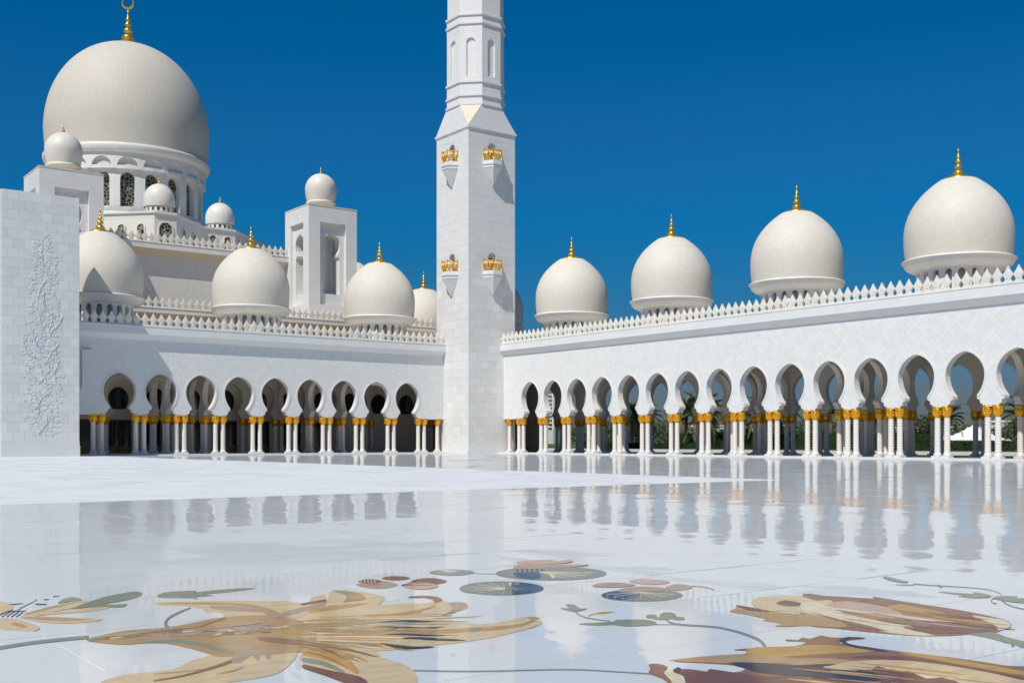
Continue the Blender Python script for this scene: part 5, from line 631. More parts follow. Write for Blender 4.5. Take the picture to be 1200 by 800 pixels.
  ('petal','rose',2,[7.982,8.083,8.115,8.181,8.26,8.251,8.331,8.249,8.361,8.202,8.358,8.112,8.32,8.016,8.242,7.946,8.145,7.9,8.029,7.88,7.941,7.897,7.932,7.979]),
  ('tendril','tan',2,[8.296,8.029,8.31,8.015,8.329,7.996,8.348,7.972,8.359,7.945,8.36,7.913,8.356,7.876,8.347,7.838,8.338,7.802,8.324,7.767,8.307,7.731,8.291,7.7,8.279,7.678,8.326,7.718,8.338,7.74,8.355,7.771,8.372,7.808,8.386,7.845,8.397,7.881,8.405,7.92,8.41,7.958,8.409,7.991,8.397,8.019,8.378,8.043,8.359,8.063,8.346,8.076]),
  ('leaf_vein','cream',3,[7.576,8.006,7.589,7.972,7.608,7.923,7.63,7.87,7.652,7.825,7.676,7.786,7.702,7.75,7.727,7.719,7.744,7.698,7.757,7.711,7.741,7.734,7.719,7.766,7.694,7.804,7.672,7.844,7.651,7.892,7.631,7.946,7.614,7.997,7.602,8.033]),
  ('leaf_vein','cream',3,[7.576,8.006,7.569,7.962,7.56,7.899,7.551,7.832,7.547,7.775,7.551,7.73,7.559,7.69,7.568,7.658,7.575,7.635,7.587,7.647,7.583,7.672,7.575,7.706,7.568,7.748,7.566,7.794,7.572,7.852,7.582,7.921,7.594,7.986,7.602,8.032]),
  ('leaf_vein','cream',3,[7.576,8.008,7.551,7.961,7.515,7.894,7.478,7.823,7.449,7.764,7.433,7.721,7.422,7.683,7.416,7.653,7.411,7.633,7.423,7.644,7.43,7.667,7.438,7.698,7.45,7.737,7.468,7.781,7.497,7.841,7.536,7.913,7.574,7.982,7.601,8.03]),
  ('leaf_vein','cream',3,[7.587,8.021,7.546,7.978,7.488,7.916,7.428,7.853,7.38,7.802,7.346,7.765,7.318,7.736,7.297,7.713,7.281,7.696,7.283,7.695,7.299,7.711,7.321,7.734,7.349,7.763,7.383,7.799,7.432,7.85,7.492,7.914,7.55,7.975,7.591,8.018]),
  ('leaf_vein','cream',3,[7.599,8.032,7.55,8,7.48,7.955,7.406,7.909,7.346,7.872,7.299,7.849,7.258,7.832,7.225,7.819,7.201,7.81,7.19,7.798,7.213,7.805,7.245,7.816,7.284,7.832,7.33,7.854,7.39,7.888,7.462,7.933,7.53,7.976,7.578,8.006]),
  ('leaf_vein','cream',3,[7.601,8.033,7.551,8.018,7.481,7.997,7.406,7.976,7.343,7.961,7.291,7.955,7.244,7.954,7.204,7.954,7.176,7.954,7.165,7.941,7.191,7.939,7.229,7.937,7.275,7.937,7.325,7.941,7.387,7.954,7.46,7.973,7.529,7.993,7.576,8.006]),
  ('leaf_vein','cream',3,[7.601,8.033,7.56,8.037,7.5,8.044,7.436,8.052,7.38,8.062,7.332,8.074,7.286,8.09,7.246,8.104,7.218,8.113,7.206,8.1,7.232,8.088,7.27,8.073,7.315,8.056,7.362,8.041,7.416,8.03,7.479,8.02,7.536,8.012,7.576,8.005]),
  ('leaf_spot','tan',3,[7.136,7.986,7.129,7.979,7.123,7.973,7.117,7.968,7.111,7.963,7.105,7.959,7.1,7.956,7.096,7.954,7.092,7.954,7.09,7.955,7.089,7.957,7.089,7.96,7.089,7.964,7.091,7.969,7.094,7.975,7.098,7.981,7.103,7.988,7.109,7.995,7.115,8.002,7.121,8.009,7.127,8.015,7.134,8.021,7.14,8.026,7.145,8.03,7.15,8.032,7.155,8.034,7.158,8.035,7.161,8.034,7.162,8.032,7.162,8.029,7.161,8.024,7.159,8.019,7.156,8.013,7.152,8.007,7.147,8,7.142,7.993]),
  ('leaf_spot','tan',3,[7.138,7.879,7.132,7.872,7.126,7.866,7.119,7.861,7.113,7.856,7.108,7.852,7.103,7.85,7.099,7.848,7.095,7.848,7.093,7.848,7.092,7.85,7.092,7.853,7.092,7.857,7.094,7.862,7.097,7.868,7.101,7.874,7.106,7.881,7.111,7.888,7.117,7.895,7.124,7.901,7.13,7.907,7.136,7.913,7.142,7.918,7.148,7.922,7.153,7.924,7.157,7.926,7.161,7.926,7.163,7.926,7.164,7.924,7.164,7.921,7.163,7.917,7.161,7.912,7.158,7.906,7.154,7.899,7.15,7.893,7.144,7.886]),
  ('leaf_spot','tan',3,[7.152,7.786,7.146,7.779,7.139,7.773,7.133,7.768,7.127,7.763,7.122,7.759,7.117,7.757,7.113,7.755,7.109,7.755,7.107,7.756,7.106,7.757,7.105,7.761,7.106,7.764,7.108,7.769,7.111,7.775,7.115,7.781,7.12,7.788,7.125,7.794,7.131,7.801,7.137,7.808,7.144,7.814,7.15,7.819,7.156,7.824,7.162,7.828,7.167,7.83,7.171,7.832,7.174,7.832,7.177,7.832,7.178,7.83,7.178,7.827,7.177,7.823,7.175,7.818,7.172,7.812,7.168,7.806,7.163,7.799,7.158,7.792]),
  ('leaf_spot','tan',3,[7.182,7.711,7.176,7.705,7.169,7.699,7.163,7.694,7.157,7.689,7.152,7.685,7.147,7.683,7.143,7.681,7.139,7.681,7.137,7.682,7.136,7.684,7.136,7.687,7.136,7.69,7.138,7.695,7.141,7.701,7.145,7.707,7.15,7.713,7.155,7.72,7.161,7.727,7.167,7.733,7.174,7.739,7.18,7.744,7.186,7.749,7.192,7.753,7.197,7.755,7.201,7.757,7.204,7.757,7.207,7.757,7.208,7.755,7.208,7.752,7.207,7.748,7.205,7.743,7.202,7.737,7.198,7.731,7.193,7.724,7.188,7.718]),
  ('leaf_spot','tan',3,[7.232,7.659,7.226,7.652,7.219,7.646,7.213,7.641,7.207,7.637,7.201,7.633,7.196,7.63,7.192,7.629,7.189,7.629,7.187,7.629,7.185,7.631,7.185,7.634,7.186,7.638,7.188,7.643,7.191,7.648,7.195,7.654,7.2,7.661,7.205,7.667,7.211,7.674,7.217,7.68,7.224,7.686,7.23,7.692,7.236,7.696,7.242,7.7,7.247,7.703,7.251,7.704,7.254,7.704,7.257,7.704,7.258,7.702,7.258,7.699,7.257,7.695,7.255,7.69,7.252,7.684,7.248,7.678,7.243,7.672,7.238,7.665]),
  ('leaf_spot','tan',3,[7.303,7.628,7.297,7.622,7.29,7.616,7.284,7.611,7.278,7.606,7.272,7.603,7.267,7.6,7.263,7.599,7.26,7.598,7.257,7.599,7.256,7.601,7.256,7.604,7.257,7.608,7.259,7.613,7.262,7.618,7.266,7.624,7.271,7.631,7.276,7.637,7.282,7.644,7.289,7.65,7.295,7.656,7.301,7.661,7.307,7.666,7.313,7.67,7.318,7.672,7.322,7.674,7.326,7.674,7.328,7.673,7.329,7.672,7.33,7.668,7.329,7.665,7.327,7.66,7.323,7.654,7.319,7.648,7.315,7.642,7.309,7.635]),
  ('leaf_spot','tan',3,[7.394,7.619,7.388,7.612,7.381,7.607,7.375,7.601,7.369,7.597,7.363,7.593,7.358,7.591,7.354,7.589,7.35,7.589,7.348,7.59,7.347,7.591,7.347,7.594,7.348,7.598,7.35,7.603,7.353,7.609,7.357,7.615,7.362,7.621,7.368,7.628,7.374,7.634,7.38,7.641,7.387,7.647,7.393,7.652,7.399,7.657,7.405,7.66,7.41,7.663,7.414,7.664,7.418,7.665,7.42,7.664,7.422,7.662,7.422,7.659,7.421,7.655,7.418,7.65,7.415,7.645,7.411,7.639,7.406,7.632,7.401,7.625]),
  ('leaf_spot','tan',3,[7.503,7.626,7.497,7.62,7.49,7.614,7.483,7.608,7.477,7.604,7.471,7.6,7.466,7.598,7.462,7.596,7.458,7.596,7.456,7.596,7.455,7.598,7.455,7.601,7.456,7.605,7.458,7.61,7.461,7.616,7.465,7.622,7.47,7.628,7.476,7.635,7.482,7.642,7.489,7.648,7.495,7.654,7.502,7.659,7.508,7.664,7.514,7.668,7.52,7.67,7.524,7.672,7.527,7.672,7.53,7.671,7.531,7.67,7.531,7.666,7.53,7.662,7.528,7.658,7.525,7.652,7.52,7.646,7.515,7.639,7.509,7.633]),
  ('leaf_spot','tan',3,[7.624,7.644,7.617,7.637,7.611,7.631,7.604,7.626,7.598,7.621,7.592,7.618,7.586,7.615,7.582,7.614,7.578,7.613,7.576,7.614,7.575,7.616,7.575,7.619,7.576,7.623,7.578,7.628,7.581,7.634,7.586,7.64,7.591,7.646,7.597,7.653,7.603,7.66,7.61,7.666,7.617,7.672,7.623,7.678,7.63,7.682,7.636,7.686,7.641,7.689,7.646,7.69,7.649,7.691,7.652,7.69,7.653,7.688,7.653,7.685,7.652,7.681,7.649,7.676,7.646,7.67,7.642,7.664,7.636,7.657,7.631,7.651]),
 ]),
 ('leaf_inlay', 'green trefoil floor inlay sprig with curved stem left of the small trefoil', [
  ('leaf','green',1,[6.291,7.693,6.317,7.677,6.336,7.628,6.306,7.548,6.292,7.516,6.373,7.666,6.469,7.83,6.513,7.833,6.521,7.769,6.468,7.665,6.418,7.567,6.451,7.546,6.48,7.542,6.419,7.508,6.342,7.478,6.298,7.465,6.27,7.47,6.265,7.501,6.272,7.551,6.279,7.631]),
  ('leaf','green',1,[5.873,6.943,5.931,6.932,6.018,6.897,6.104,6.866,6.179,6.848,6.215,6.879,6.248,6.906,6.323,6.875,6.397,6.823,6.446,6.769,6.467,6.706,6.44,6.625,6.388,6.558,6.324,6.539,6.25,6.548,6.163,6.583,6.092,6.631,6.081,6.682,6.074,6.731,6.012,6.76,5.944,6.794,5.891,6.875]),
  ('leaf','ochre',1,[6.321,7.262,6.371,7.29,6.439,7.303,6.502,7.274,6.53,7.236,6.461,7.217,6.375,7.212,6.331,7.233]),
  ('stem','slate',0,[6.275,7.473,6.256,7.443,6.227,7.399,6.195,7.347,6.17,7.297,6.151,7.25,6.133,7.202,6.121,7.152,6.115,7.1,6.119,7.04,6.131,6.974,6.145,6.914,6.154,6.873,6.178,6.898,6.17,6.941,6.158,7.002,6.147,7.07,6.144,7.132,6.151,7.184,6.165,7.235,6.183,7.283,6.203,7.33,6.228,7.377,6.257,7.424,6.286,7.467,6.307,7.498]),
  ('stem','slate',0,[6.129,7.101,6.143,7.122,6.163,7.15,6.182,7.175,6.198,7.192,6.223,7.209,6.253,7.225,6.284,7.239,6.311,7.25,6.335,7.257,6.357,7.26,6.375,7.262,6.388,7.264,6.407,7.285,6.394,7.285,6.376,7.284,6.355,7.281,6.331,7.275,6.304,7.265,6.273,7.252,6.242,7.235,6.211,7.214,6.177,7.178,6.147,7.14,6.125,7.109,6.111,7.089]),
 ]),
 ('leaf_inlay', 'small green trefoil floor inlay with long stem curving down to the maroon flower', [
  ('leaf','green',1,[6.654,6.831,6.64,6.817,6.625,6.805,6.61,6.795,6.595,6.786,6.581,6.78,6.568,6.776,6.557,6.775,6.547,6.776,6.539,6.78,6.534,6.786,6.531,6.794,6.531,6.804,6.533,6.816,6.537,6.83,6.544,6.844,6.554,6.858,6.565,6.873,6.578,6.887,6.592,6.901,6.606,6.913,6.621,6.924,6.636,6.933,6.651,6.939,6.664,6.944,6.676,6.945,6.686,6.944,6.694,6.94,6.699,6.934,6.702,6.925,6.703,6.915,6.7,6.903,6.695,6.889,6.688,6.875,6.678,6.86,6.667,6.845]),
  ('leaf','green',1,[6.815,6.756,6.791,6.734,6.766,6.714,6.741,6.697,6.717,6.683,6.694,6.672,6.672,6.665,6.654,6.663,6.638,6.664,6.627,6.67,6.618,6.679,6.615,6.692,6.615,6.709,6.619,6.728,6.628,6.749,6.64,6.772,6.656,6.796,6.676,6.82,6.697,6.844,6.721,6.867,6.746,6.888,6.771,6.906,6.797,6.921,6.821,6.932,6.843,6.94,6.862,6.943,6.878,6.942,6.891,6.936,6.899,6.926,6.903,6.912,6.902,6.895,6.897,6.875,6.888,6.853,6.874,6.829,6.857,6.805,6.837,6.78]),
  ('leaf','green',1,[6.764,6.606,6.753,6.595,6.74,6.586,6.726,6.579,6.713,6.573,6.7,6.569,6.687,6.567,6.676,6.568,6.665,6.57,6.657,6.575,6.651,6.582,6.646,6.59,6.644,6.599,6.644,6.61,6.647,6.622,6.652,6.634,6.658,6.647,6.667,6.659,6.678,6.671,6.69,6.681,6.702,6.691,6.716,6.699,6.73,6.705,6.743,6.709,6.756,6.71,6.767,6.71,6.778,6.707,6.786,6.703,6.793,6.696,6.797,6.688,6.799,6.678,6.799,6.667,6.796,6.655,6.791,6.642,6.784,6.63,6.775,6.617]),
  ('leaf','green',1,[6.669,6.683,6.66,6.674,6.648,6.668,6.636,6.663,6.623,6.66,6.61,6.659,6.596,6.66,6.584,6.663,6.572,6.668,6.561,6.674,6.552,6.683,6.544,6.692,6.539,6.703,6.536,6.714,6.535,6.726,6.536,6.737,6.54,6.749,6.546,6.759,6.554,6.769,6.563,6.777,6.575,6.784,6.587,6.789,6.6,6.793,6.613,6.794,6.627,6.793,6.64,6.79,6.652,6.785,6.663,6.778,6.672,6.77,6.68,6.76,6.685,6.749,6.688,6.738,6.689,6.726,6.687,6.714,6.684,6.703,6.677,6.692]),
  ('stem','slate',0,[6.606,6.685,6.584,6.653,6.55,6.607,6.516,6.555,6.493,6.509,6.481,6.474,6.477,6.443,6.479,6.411,6.491,6.368,6.518,6.314,6.557,6.251,6.595,6.184,6.617,6.113,6.618,6.038,6.607,5.959,6.589,5.879,6.567,5.803,6.542,5.73,6.513,5.659,6.479,5.591,6.444,5.53,6.401,5.473,6.352,5.417,6.306,5.367,6.272,5.331,6.331,5.36,6.363,5.395,6.413,5.449,6.471,5.515,6.52,5.583,6.558,5.649,6.591,5.718,6.62,5.791,6.644,5.864,6.665,5.941,6.682,6.021,6.691,6.101,6.688,6.176,6.664,6.246,6.623,6.313,6.581,6.374,6.552,6.427,6.539,6.467,6.534,6.497,6.536,6.524,6.545,6.555,6.564,6.594,6.592,6.639,6.623,6.682,6.644,6.713]),
  ('stem','slate',0,[6.309,6.566,6.35,6.53,6.411,6.477,6.471,6.424,6.512,6.388,6.53,6.406,6.489,6.442,6.429,6.495,6.368,6.548,6.327,6.585]),
 ]),
 ('stem_inlay', 'thin dark floor inlay stem between the beige lily and the maroon flower', [
  ('stem','slate',0,[3.784,6.173,3.841,6.122,3.922,6.049,4.018,5.967,4.122,5.888,4.242,5.811,4.38,5.731,4.514,5.653,4.623,5.58,4.696,5.515,4.746,5.455,4.785,5.4,4.824,5.346,4.867,5.292,4.907,5.238,4.941,5.192,4.965,5.159,4.991,5.186,4.967,5.218,4.933,5.265,4.892,5.319,4.849,5.374,4.811,5.427,4.771,5.484,4.721,5.544,4.647,5.609,4.538,5.683,4.402,5.762,4.264,5.842,4.143,5.918,4.039,5.998,3.943,6.081,3.861,6.154,3.804,6.205]),
 ]),
 ('floral_inlay', 'large brown and cream closed bud inlaid in the floor at the right', [
  ('petal','brown',0,[8.802,6.988,8.87,6.949,8.839,6.804,8.888,6.714,8.947,6.616,9.006,6.47,9.067,6.361,9.139,6.427,9.188,6.466,9.159,6.27,9.112,6.009,9.096,5.774,9.079,5.557,9.043,5.386,8.997,5.238,8.947,5.1,8.889,4.984,8.825,4.901,8.751,4.837,8.663,4.778,8.57,4.733,8.475,4.713,8.386,4.702,8.314,4.685,8.259,4.674,8.24,4.677,8.21,4.691,8.117,4.715,8.001,4.747,7.886,4.778,7.774,4.818,7.679,4.878,7.599,4.95,7.544,5.031,7.503,5.119,7.465,5.211,7.432,5.312,7.399,5.437,7.368,5.567,7.304,5.664,7.322,5.795,7.592,6.056,7.983,6.377,8.421,6.723]),
  ('petal','beige',1,[7.978,6.933,8.108,7.025,8.231,7.081,8.33,7.083,8.415,7.056,8.494,7.022,8.56,6.976,8.611,6.926,8.628,6.854,8.562,6.722,8.506,6.605,8.571,6.585,8.636,6.574,8.63,6.524,8.51,6.405,8.134,6.105,7.801,5.871,7.752,5.912,7.787,6.047,7.814,6.177,7.824,6.304,7.743,6.378,7.666,6.446,7.674,6.551,7.733,6.672,7.843,6.806]),
  ('petal','tan',1,[7.376,6.662,7.457,6.702,7.554,6.744,7.642,6.826,7.705,6.879,7.695,6.824,7.662,6.725,7.639,6.62,7.63,6.508,7.65,6.398,7.692,6.287,7.773,6.169,7.847,6.058,7.878,5.983,7.849,5.89,7.699,5.703,7.541,5.548,7.477,5.534,7.434,5.579,7.384,5.65,7.32,5.733,7.205,5.8,7.104,5.855,7.085,5.897,7.105,5.924,7.152,5.92,7.203,5.921,7.226,5.968,7.234,6.031,7.22,6.098,7.212,6.152,7.246,6.143,7.289,6.147,7.323,6.249,7.347,6.375,7.35,6.466,7.349,6.543,7.352,6.608]),
  ('petal_vein','maroon',2,[7.689,6.866,7.705,6.838,7.7,6.758,7.693,6.678,7.681,6.589,7.669,6.486,7.648,6.413,7.602,6.419,7.56,6.467,7.541,6.535,7.55,6.627,7.618,6.762]),
  ('petal_spot','maroon',2,[8.08,6.727,8.194,6.783,8.297,6.8,8.301,6.703,8.268,6.586,8.233,6.527,8.183,6.497,8.104,6.49,8.033,6.509,8.009,6.561,8.013,6.624,8.032,6.678]),
  ('petal','cream',2,[8.304,6.613,8.393,6.599,8.423,6.524,8.371,6.427,8.275,6.291,8.151,6.099,8.041,5.891,7.995,5.696,7.985,5.499,8.018,5.261,8.043,5.095,7.995,5.157,7.924,5.258,7.857,5.245,7.796,5.174,7.76,5.01,7.723,4.876,7.651,4.909,7.583,5.001,7.546,5.088,7.539,5.192,7.575,5.31,7.632,5.455,7.695,5.655,7.759,5.863,7.805,6.022,7.851,6.156,7.91,6.265,7.996,6.367,8.149,6.507]),
  ('petal','cream',2,[8.871,5.247,8.876,5.187,8.864,5.096,8.868,5.03,8.854,4.964,8.791,4.886,8.708,4.814,8.626,4.762,8.536,4.726,8.414,4.702,8.332,4.701,8.38,4.741,8.475,4.804,8.563,4.884,8.646,4.971,8.7,5.051,8.747,5.125,8.816,5.205]),
  ('petal_vein','pink',2,[8.456,6.429,8.606,6.452,8.729,6.395,8.74,6.206,8.687,5.983,8.571,5.806,8.453,5.644,8.407,5.472,8.368,5.35,8.286,5.347,8.207,5.413,8.17,5.534,8.154,5.686,8.151,5.836,8.167,5.983,8.207,6.112,8.269,6.229,8.351,6.346]),
  ('petal_vein','ochre',2,[8.7,5.973,8.83,6.02,8.934,6.002,8.935,5.899,8.897,5.759,8.864,5.621,8.816,5.498,8.741,5.407,8.661,5.368,8.589,5.425,8.533,5.524,8.505,5.617,8.516,5.722,8.591,5.857]),
  ('petal_vein','maroon',2,[8.171,5.16,8.228,5.068,8.262,4.963,8.385,4.909,8.491,4.867,8.493,4.815,8.438,4.768,8.337,4.727,8.214,4.708,8.09,4.737,7.972,4.789,7.869,4.847,7.794,4.922,7.754,5.033,7.782,5.132,7.968,5.172]),
  ('petal_vein','brown',3,[7.908,6.201,7.863,6.069,7.784,5.845,7.745,5.675,7.706,5.508,7.635,5.309,7.575,5.185,7.559,5.256,7.574,5.413,7.627,5.588,7.706,5.787,7.822,6.037]),
  ('petal_streak','tan',3,[8.421,5.64,8.411,5.591,8.403,5.527,8.4,5.458,8.403,5.398,8.415,5.344,8.434,5.291,8.455,5.247,8.474,5.219,8.478,5.222,8.478,5.261,8.471,5.314,8.461,5.372,8.453,5.429,8.448,5.488,8.444,5.552,8.438,5.609,8.429,5.645]),
  ('petal_streak','brown',3,[8.278,5.854,8.264,5.777,8.253,5.675,8.25,5.568,8.256,5.475,8.274,5.391,8.303,5.31,8.336,5.242,8.366,5.2,8.37,5.202,8.369,5.263,8.357,5.343,8.341,5.433,8.327,5.521,8.318,5.613,8.311,5.713,8.301,5.802,8.287,5.859]),
  ('petal_streak','cream',3,[7.881,5.699,7.876,5.646,7.873,5.575,7.874,5.498,7.881,5.431,7.896,5.37,7.918,5.31,7.94,5.259,7.96,5.226,7.963,5.228,7.958,5.27,7.946,5.328,7.931,5.393,7.918,5.456,7.91,5.522,7.904,5.595,7.897,5.661,7.889,5.704]),
  ('petal_streak','cream',3,[8.233,6.35,8.216,6.283,8.205,6.197,8.2,6.108,8.205,6.03,8.22,5.962,8.246,5.898,8.275,5.845,8.304,5.814,8.308,5.817,8.312,5.871,8.307,5.94,8.296,6.016,8.286,6.088,8.278,6.163,8.269,6.243,8.258,6.313,8.241,6.356]),
  ('petal_streak','ochre',3,[8.541,5.544,8.525,5.454,8.512,5.334,8.507,5.208,8.512,5.096,8.532,4.996,8.565,4.898,8.6,4.816,8.632,4.762,8.636,4.764,8.632,4.833,8.617,4.927,8.597,5.033,8.582,5.137,8.574,5.247,8.569,5.368,8.562,5.477,8.55,5.549]),
  ('petal_streak','maroon',3,[8.374,5.37,8.362,5.288,8.353,5.176,8.35,5.058,8.356,4.954,8.376,4.86,8.407,4.767,8.441,4.689,8.469,4.638,8.473,4.64,8.468,4.704,8.451,4.791,8.43,4.89,8.414,4.987,8.405,5.09,8.399,5.204,8.393,5.306,8.382,5.375]),
  ('petal_streak','rose',3,[8.263,5.667,8.248,5.614,8.238,5.546,8.233,5.474,8.237,5.412,8.25,5.357,8.272,5.305,8.297,5.262,8.322,5.237,8.326,5.24,8.331,5.283,8.327,5.339,8.319,5.401,8.31,5.459,8.304,5.519,8.296,5.583,8.286,5.639,8.271,5.673]),
  ('petal_streak','cream',3,[8.312,5.872,8.297,5.785,8.286,5.668,8.282,5.547,8.288,5.44,8.309,5.344,8.342,5.251,8.377,5.174,8.409,5.125,8.413,5.127,8.411,5.194,8.397,5.285,8.378,5.387,8.362,5.487,8.352,5.592,8.344,5.707,8.335,5.81,8.32,5.877]),
  ('petal_streak','pink',3,[7.843,5.833,7.836,5.795,7.833,5.745,7.833,5.692,7.837,5.645,7.848,5.604,7.864,5.563,7.881,5.53,7.898,5.509,7.901,5.512,7.901,5.543,7.894,5.584,7.886,5.63,7.878,5.673,7.872,5.719,7.866,5.768,7.859,5.811,7.85,5.838]),
  ('petal_streak','rose',3,[8.174,6.065,8.167,6.009,8.162,5.934,8.162,5.854,8.167,5.783,8.181,5.72,8.201,5.657,8.224,5.605,8.243,5.571,8.247,5.573,8.243,5.617,8.232,5.678,8.218,5.745,8.207,5.811,8.2,5.881,8.195,5.957,8.19,6.025,8.182,6.071]),
  ('petal_streak','cream',3,[8.007,6.293,7.994,6.246,7.986,6.188,7.983,6.127,7.987,6.074,7.999,6.029,8.017,5.985,8.04,5.951,8.061,5.932,8.065,5.935,8.07,5.973,8.067,6.021,8.06,6.074,8.053,6.123,8.046,6.173,8.039,6.226,8.029,6.272,8.015,6.299]),
  ('petal_streak','ochre',3,[8.046,6.067,8.036,6.001,8.029,5.913,8.028,5.821,8.035,5.739,8.052,5.667,8.077,5.596,8.106,5.538,8.131,5.501,8.135,5.503,8.133,5.556,8.121,5.626,8.106,5.704,8.093,5.779,8.084,5.859,8.076,5.946,8.067,6.023,8.054,6.073]),
  ('petal_streak','pink',3,[8.324,6.373,8.317,6.334,8.312,6.282,8.311,6.227,8.314,6.178,8.323,6.134,8.337,6.092,8.353,6.057,8.368,6.034,8.372,6.037,8.372,6.069,8.366,6.112,8.358,6.159,8.351,6.205,8.347,6.253,8.343,6.304,8.339,6.35,8.333,6.38]),
  ('petal_streak','maroon',3,[8.696,5.595,8.682,5.531,8.671,5.444,8.665,5.353,8.667,5.273,8.682,5.201,8.705,5.13,8.731,5.071,8.755,5.033,8.759,5.036,8.759,5.087,8.75,5.156,8.737,5.233,8.727,5.308,8.722,5.387,8.719,5.473,8.714,5.55,8.705,5.6]),
  ('petal_streak','maroon',3,[7.96,5.572,7.951,5.499,7.945,5.402,7.945,5.3,7.954,5.209,7.974,5.128,8.003,5.048,8.034,4.982,8.062,4.938,8.065,4.941,8.061,4.997,8.046,5.074,8.026,5.161,8.01,5.245,8,5.335,7.991,5.432,7.981,5.519,7.968,5.577]),
  ('petal_streak','brown',3,[8.59,5.852,8.573,5.776,8.559,5.676,8.552,5.571,8.556,5.479,8.572,5.397,8.6,5.318,8.631,5.252,8.661,5.211,8.665,5.214,8.667,5.273,8.658,5.353,8.644,5.441,8.633,5.527,8.626,5.617,8.621,5.715,8.613,5.801,8.599,5.857]),
  ('petal_streak','tan',3,[7.817,5.772,7.816,5.702,7.816,5.605,7.82,5.502,7.831,5.409,7.851,5.325,7.878,5.242,7.906,5.17,7.927,5.122,7.931,5.125,7.919,5.178,7.898,5.254,7.875,5.341,7.856,5.426,7.846,5.518,7.838,5.62,7.832,5.713,7.825,5.777]),
  ('petal_streak','maroon',3,[8.201,5.571,8.197,5.536,8.194,5.488,8.194,5.437,8.197,5.391,8.206,5.35,8.22,5.309,8.235,5.274,8.248,5.251,8.252,5.254,8.249,5.282,8.241,5.322,8.232,5.366,8.225,5.409,8.22,5.454,8.217,5.503,8.214,5.547,8.209,5.576]),
  ('petal_streak','pink',3,[8.19,5.394,8.185,5.33,8.182,5.242,8.182,5.148,8.189,5.063,8.206,4.987,8.23,4.91,8.256,4.845,8.276,4.802,8.28,4.804,8.271,4.854,8.254,4.924,8.235,5.003,8.22,5.082,8.212,5.166,8.207,5.258,8.204,5.342,8.198,5.399]),
 ]),
 ('stem_inlay', 'thick grey green floor inlay stem from the brown bud to the right edge', [
  ('stem','green',1,[7.994,4.772,8.067,4.779,8.147,4.758,8.204,4.74,8.225,4.7,8.172,4.612,8.103,4.515,8.074,4.445,8.044,4.37,8.001,4.258,7.932,4.148,7.79,4.055,7.68,4.016,7.717,4.098,7.798,4.223,7.845,4.324,7.888,4.422,7.934,4.52,7.972,4.613,7.979,4.705]),
  ('stem_spot','slate',2,[7.908,4.402,7.902,4.398,7.895,4.395,7.889,4.392,7.882,4.39,7.877,4.389,7.872,4.387,7.868,4.387,7.864,4.387,7.862,4.388,7.861,4.39,7.861,4.392,7.863,4.394,7.865,4.397,7.868,4.401,7.873,4.404,7.878,4.408,7.884,4.412,7.89,4.416,7.896,4.419,7.903,4.422,7.91,4.425,7.916,4.427,7.922,4.429,7.927,4.43,7.931,4.43,7.934,4.43,7.936,4.429,7.937,4.428,7.937,4.426,7.936,4.423,7.933,4.42,7.93,4.417,7.926,4.413,7.92,4.409,7.915,4.405]),
  ('stem_spot','slate',2,[7.802,4.284,7.795,4.28,7.789,4.277,7.783,4.275,7.777,4.273,7.771,4.271,7.766,4.27,7.762,4.27,7.759,4.27,7.757,4.271,7.756,4.272,7.756,4.274,7.757,4.277,7.759,4.28,7.763,4.283,7.767,4.286,7.772,4.29,7.777,4.294,7.784,4.297,7.79,4.3,7.796,4.303,7.803,4.306,7.809,4.308,7.814,4.31,7.819,4.311,7.823,4.311,7.826,4.311,7.829,4.31,7.83,4.309,7.829,4.307,7.828,4.304,7.826,4.301,7.823,4.298,7.818,4.294,7.813,4.291,7.808,4.287]),
  ('stem_spot','slate',2,[7.827,4.239,7.821,4.236,7.814,4.233,7.808,4.23,7.802,4.228,7.797,4.227,7.792,4.226,7.788,4.225,7.785,4.226,7.783,4.227,7.781,4.228,7.782,4.23,7.783,4.233,7.785,4.235,7.788,4.239,7.793,4.242,7.797,4.246,7.803,4.249,7.809,4.253,7.815,4.256,7.822,4.259,7.828,4.262,7.834,4.264,7.84,4.265,7.845,4.266,7.849,4.267,7.852,4.266,7.854,4.265,7.855,4.264,7.855,4.262,7.854,4.259,7.851,4.257,7.848,4.253,7.844,4.25,7.839,4.246,7.833,4.243]),
  ('stem_spot','slate',2,[7.724,4.127,7.718,4.123,7.712,4.121,7.706,4.118,7.7,4.116,7.695,4.115,7.69,4.114,7.686,4.114,7.683,4.114,7.681,4.115,7.68,4.116,7.68,4.118,7.681,4.12,7.683,4.123,7.686,4.126,7.69,4.13,7.695,4.133,7.701,4.136,7.707,4.14,7.713,4.143,7.719,4.146,7.725,4.148,7.731,4.15,7.736,4.152,7.741,4.153,7.745,4.153,7.748,4.153,7.75,4.152,7.751,4.15,7.751,4.148,7.75,4.146,7.748,4.143,7.745,4.14,7.74,4.137,7.736,4.133,7.73,4.13]),
  ('stem_spot','slate',2,[7.749,4.084,7.743,4.08,7.737,4.078,7.731,4.075,7.725,4.073,7.72,4.072,7.715,4.071,7.711,4.071,7.708,4.071,7.706,4.072,7.705,4.073,7.705,4.075,7.706,4.078,7.708,4.08,7.712,4.083,7.716,4.087,7.72,4.09,7.726,4.093,7.732,4.097,7.738,4.1,7.744,4.103,7.75,4.105,7.756,4.107,7.762,4.108,7.766,4.109,7.77,4.11,7.773,4.109,7.775,4.109,7.776,4.107,7.776,4.105,7.775,4.103,7.773,4.1,7.77,4.097,7.766,4.094,7.761,4.09,7.755,4.087]),
 ]),
 ('floral_inlay', 'huge brown, maroon and tan floor inlay flower at the bottom right corner', [
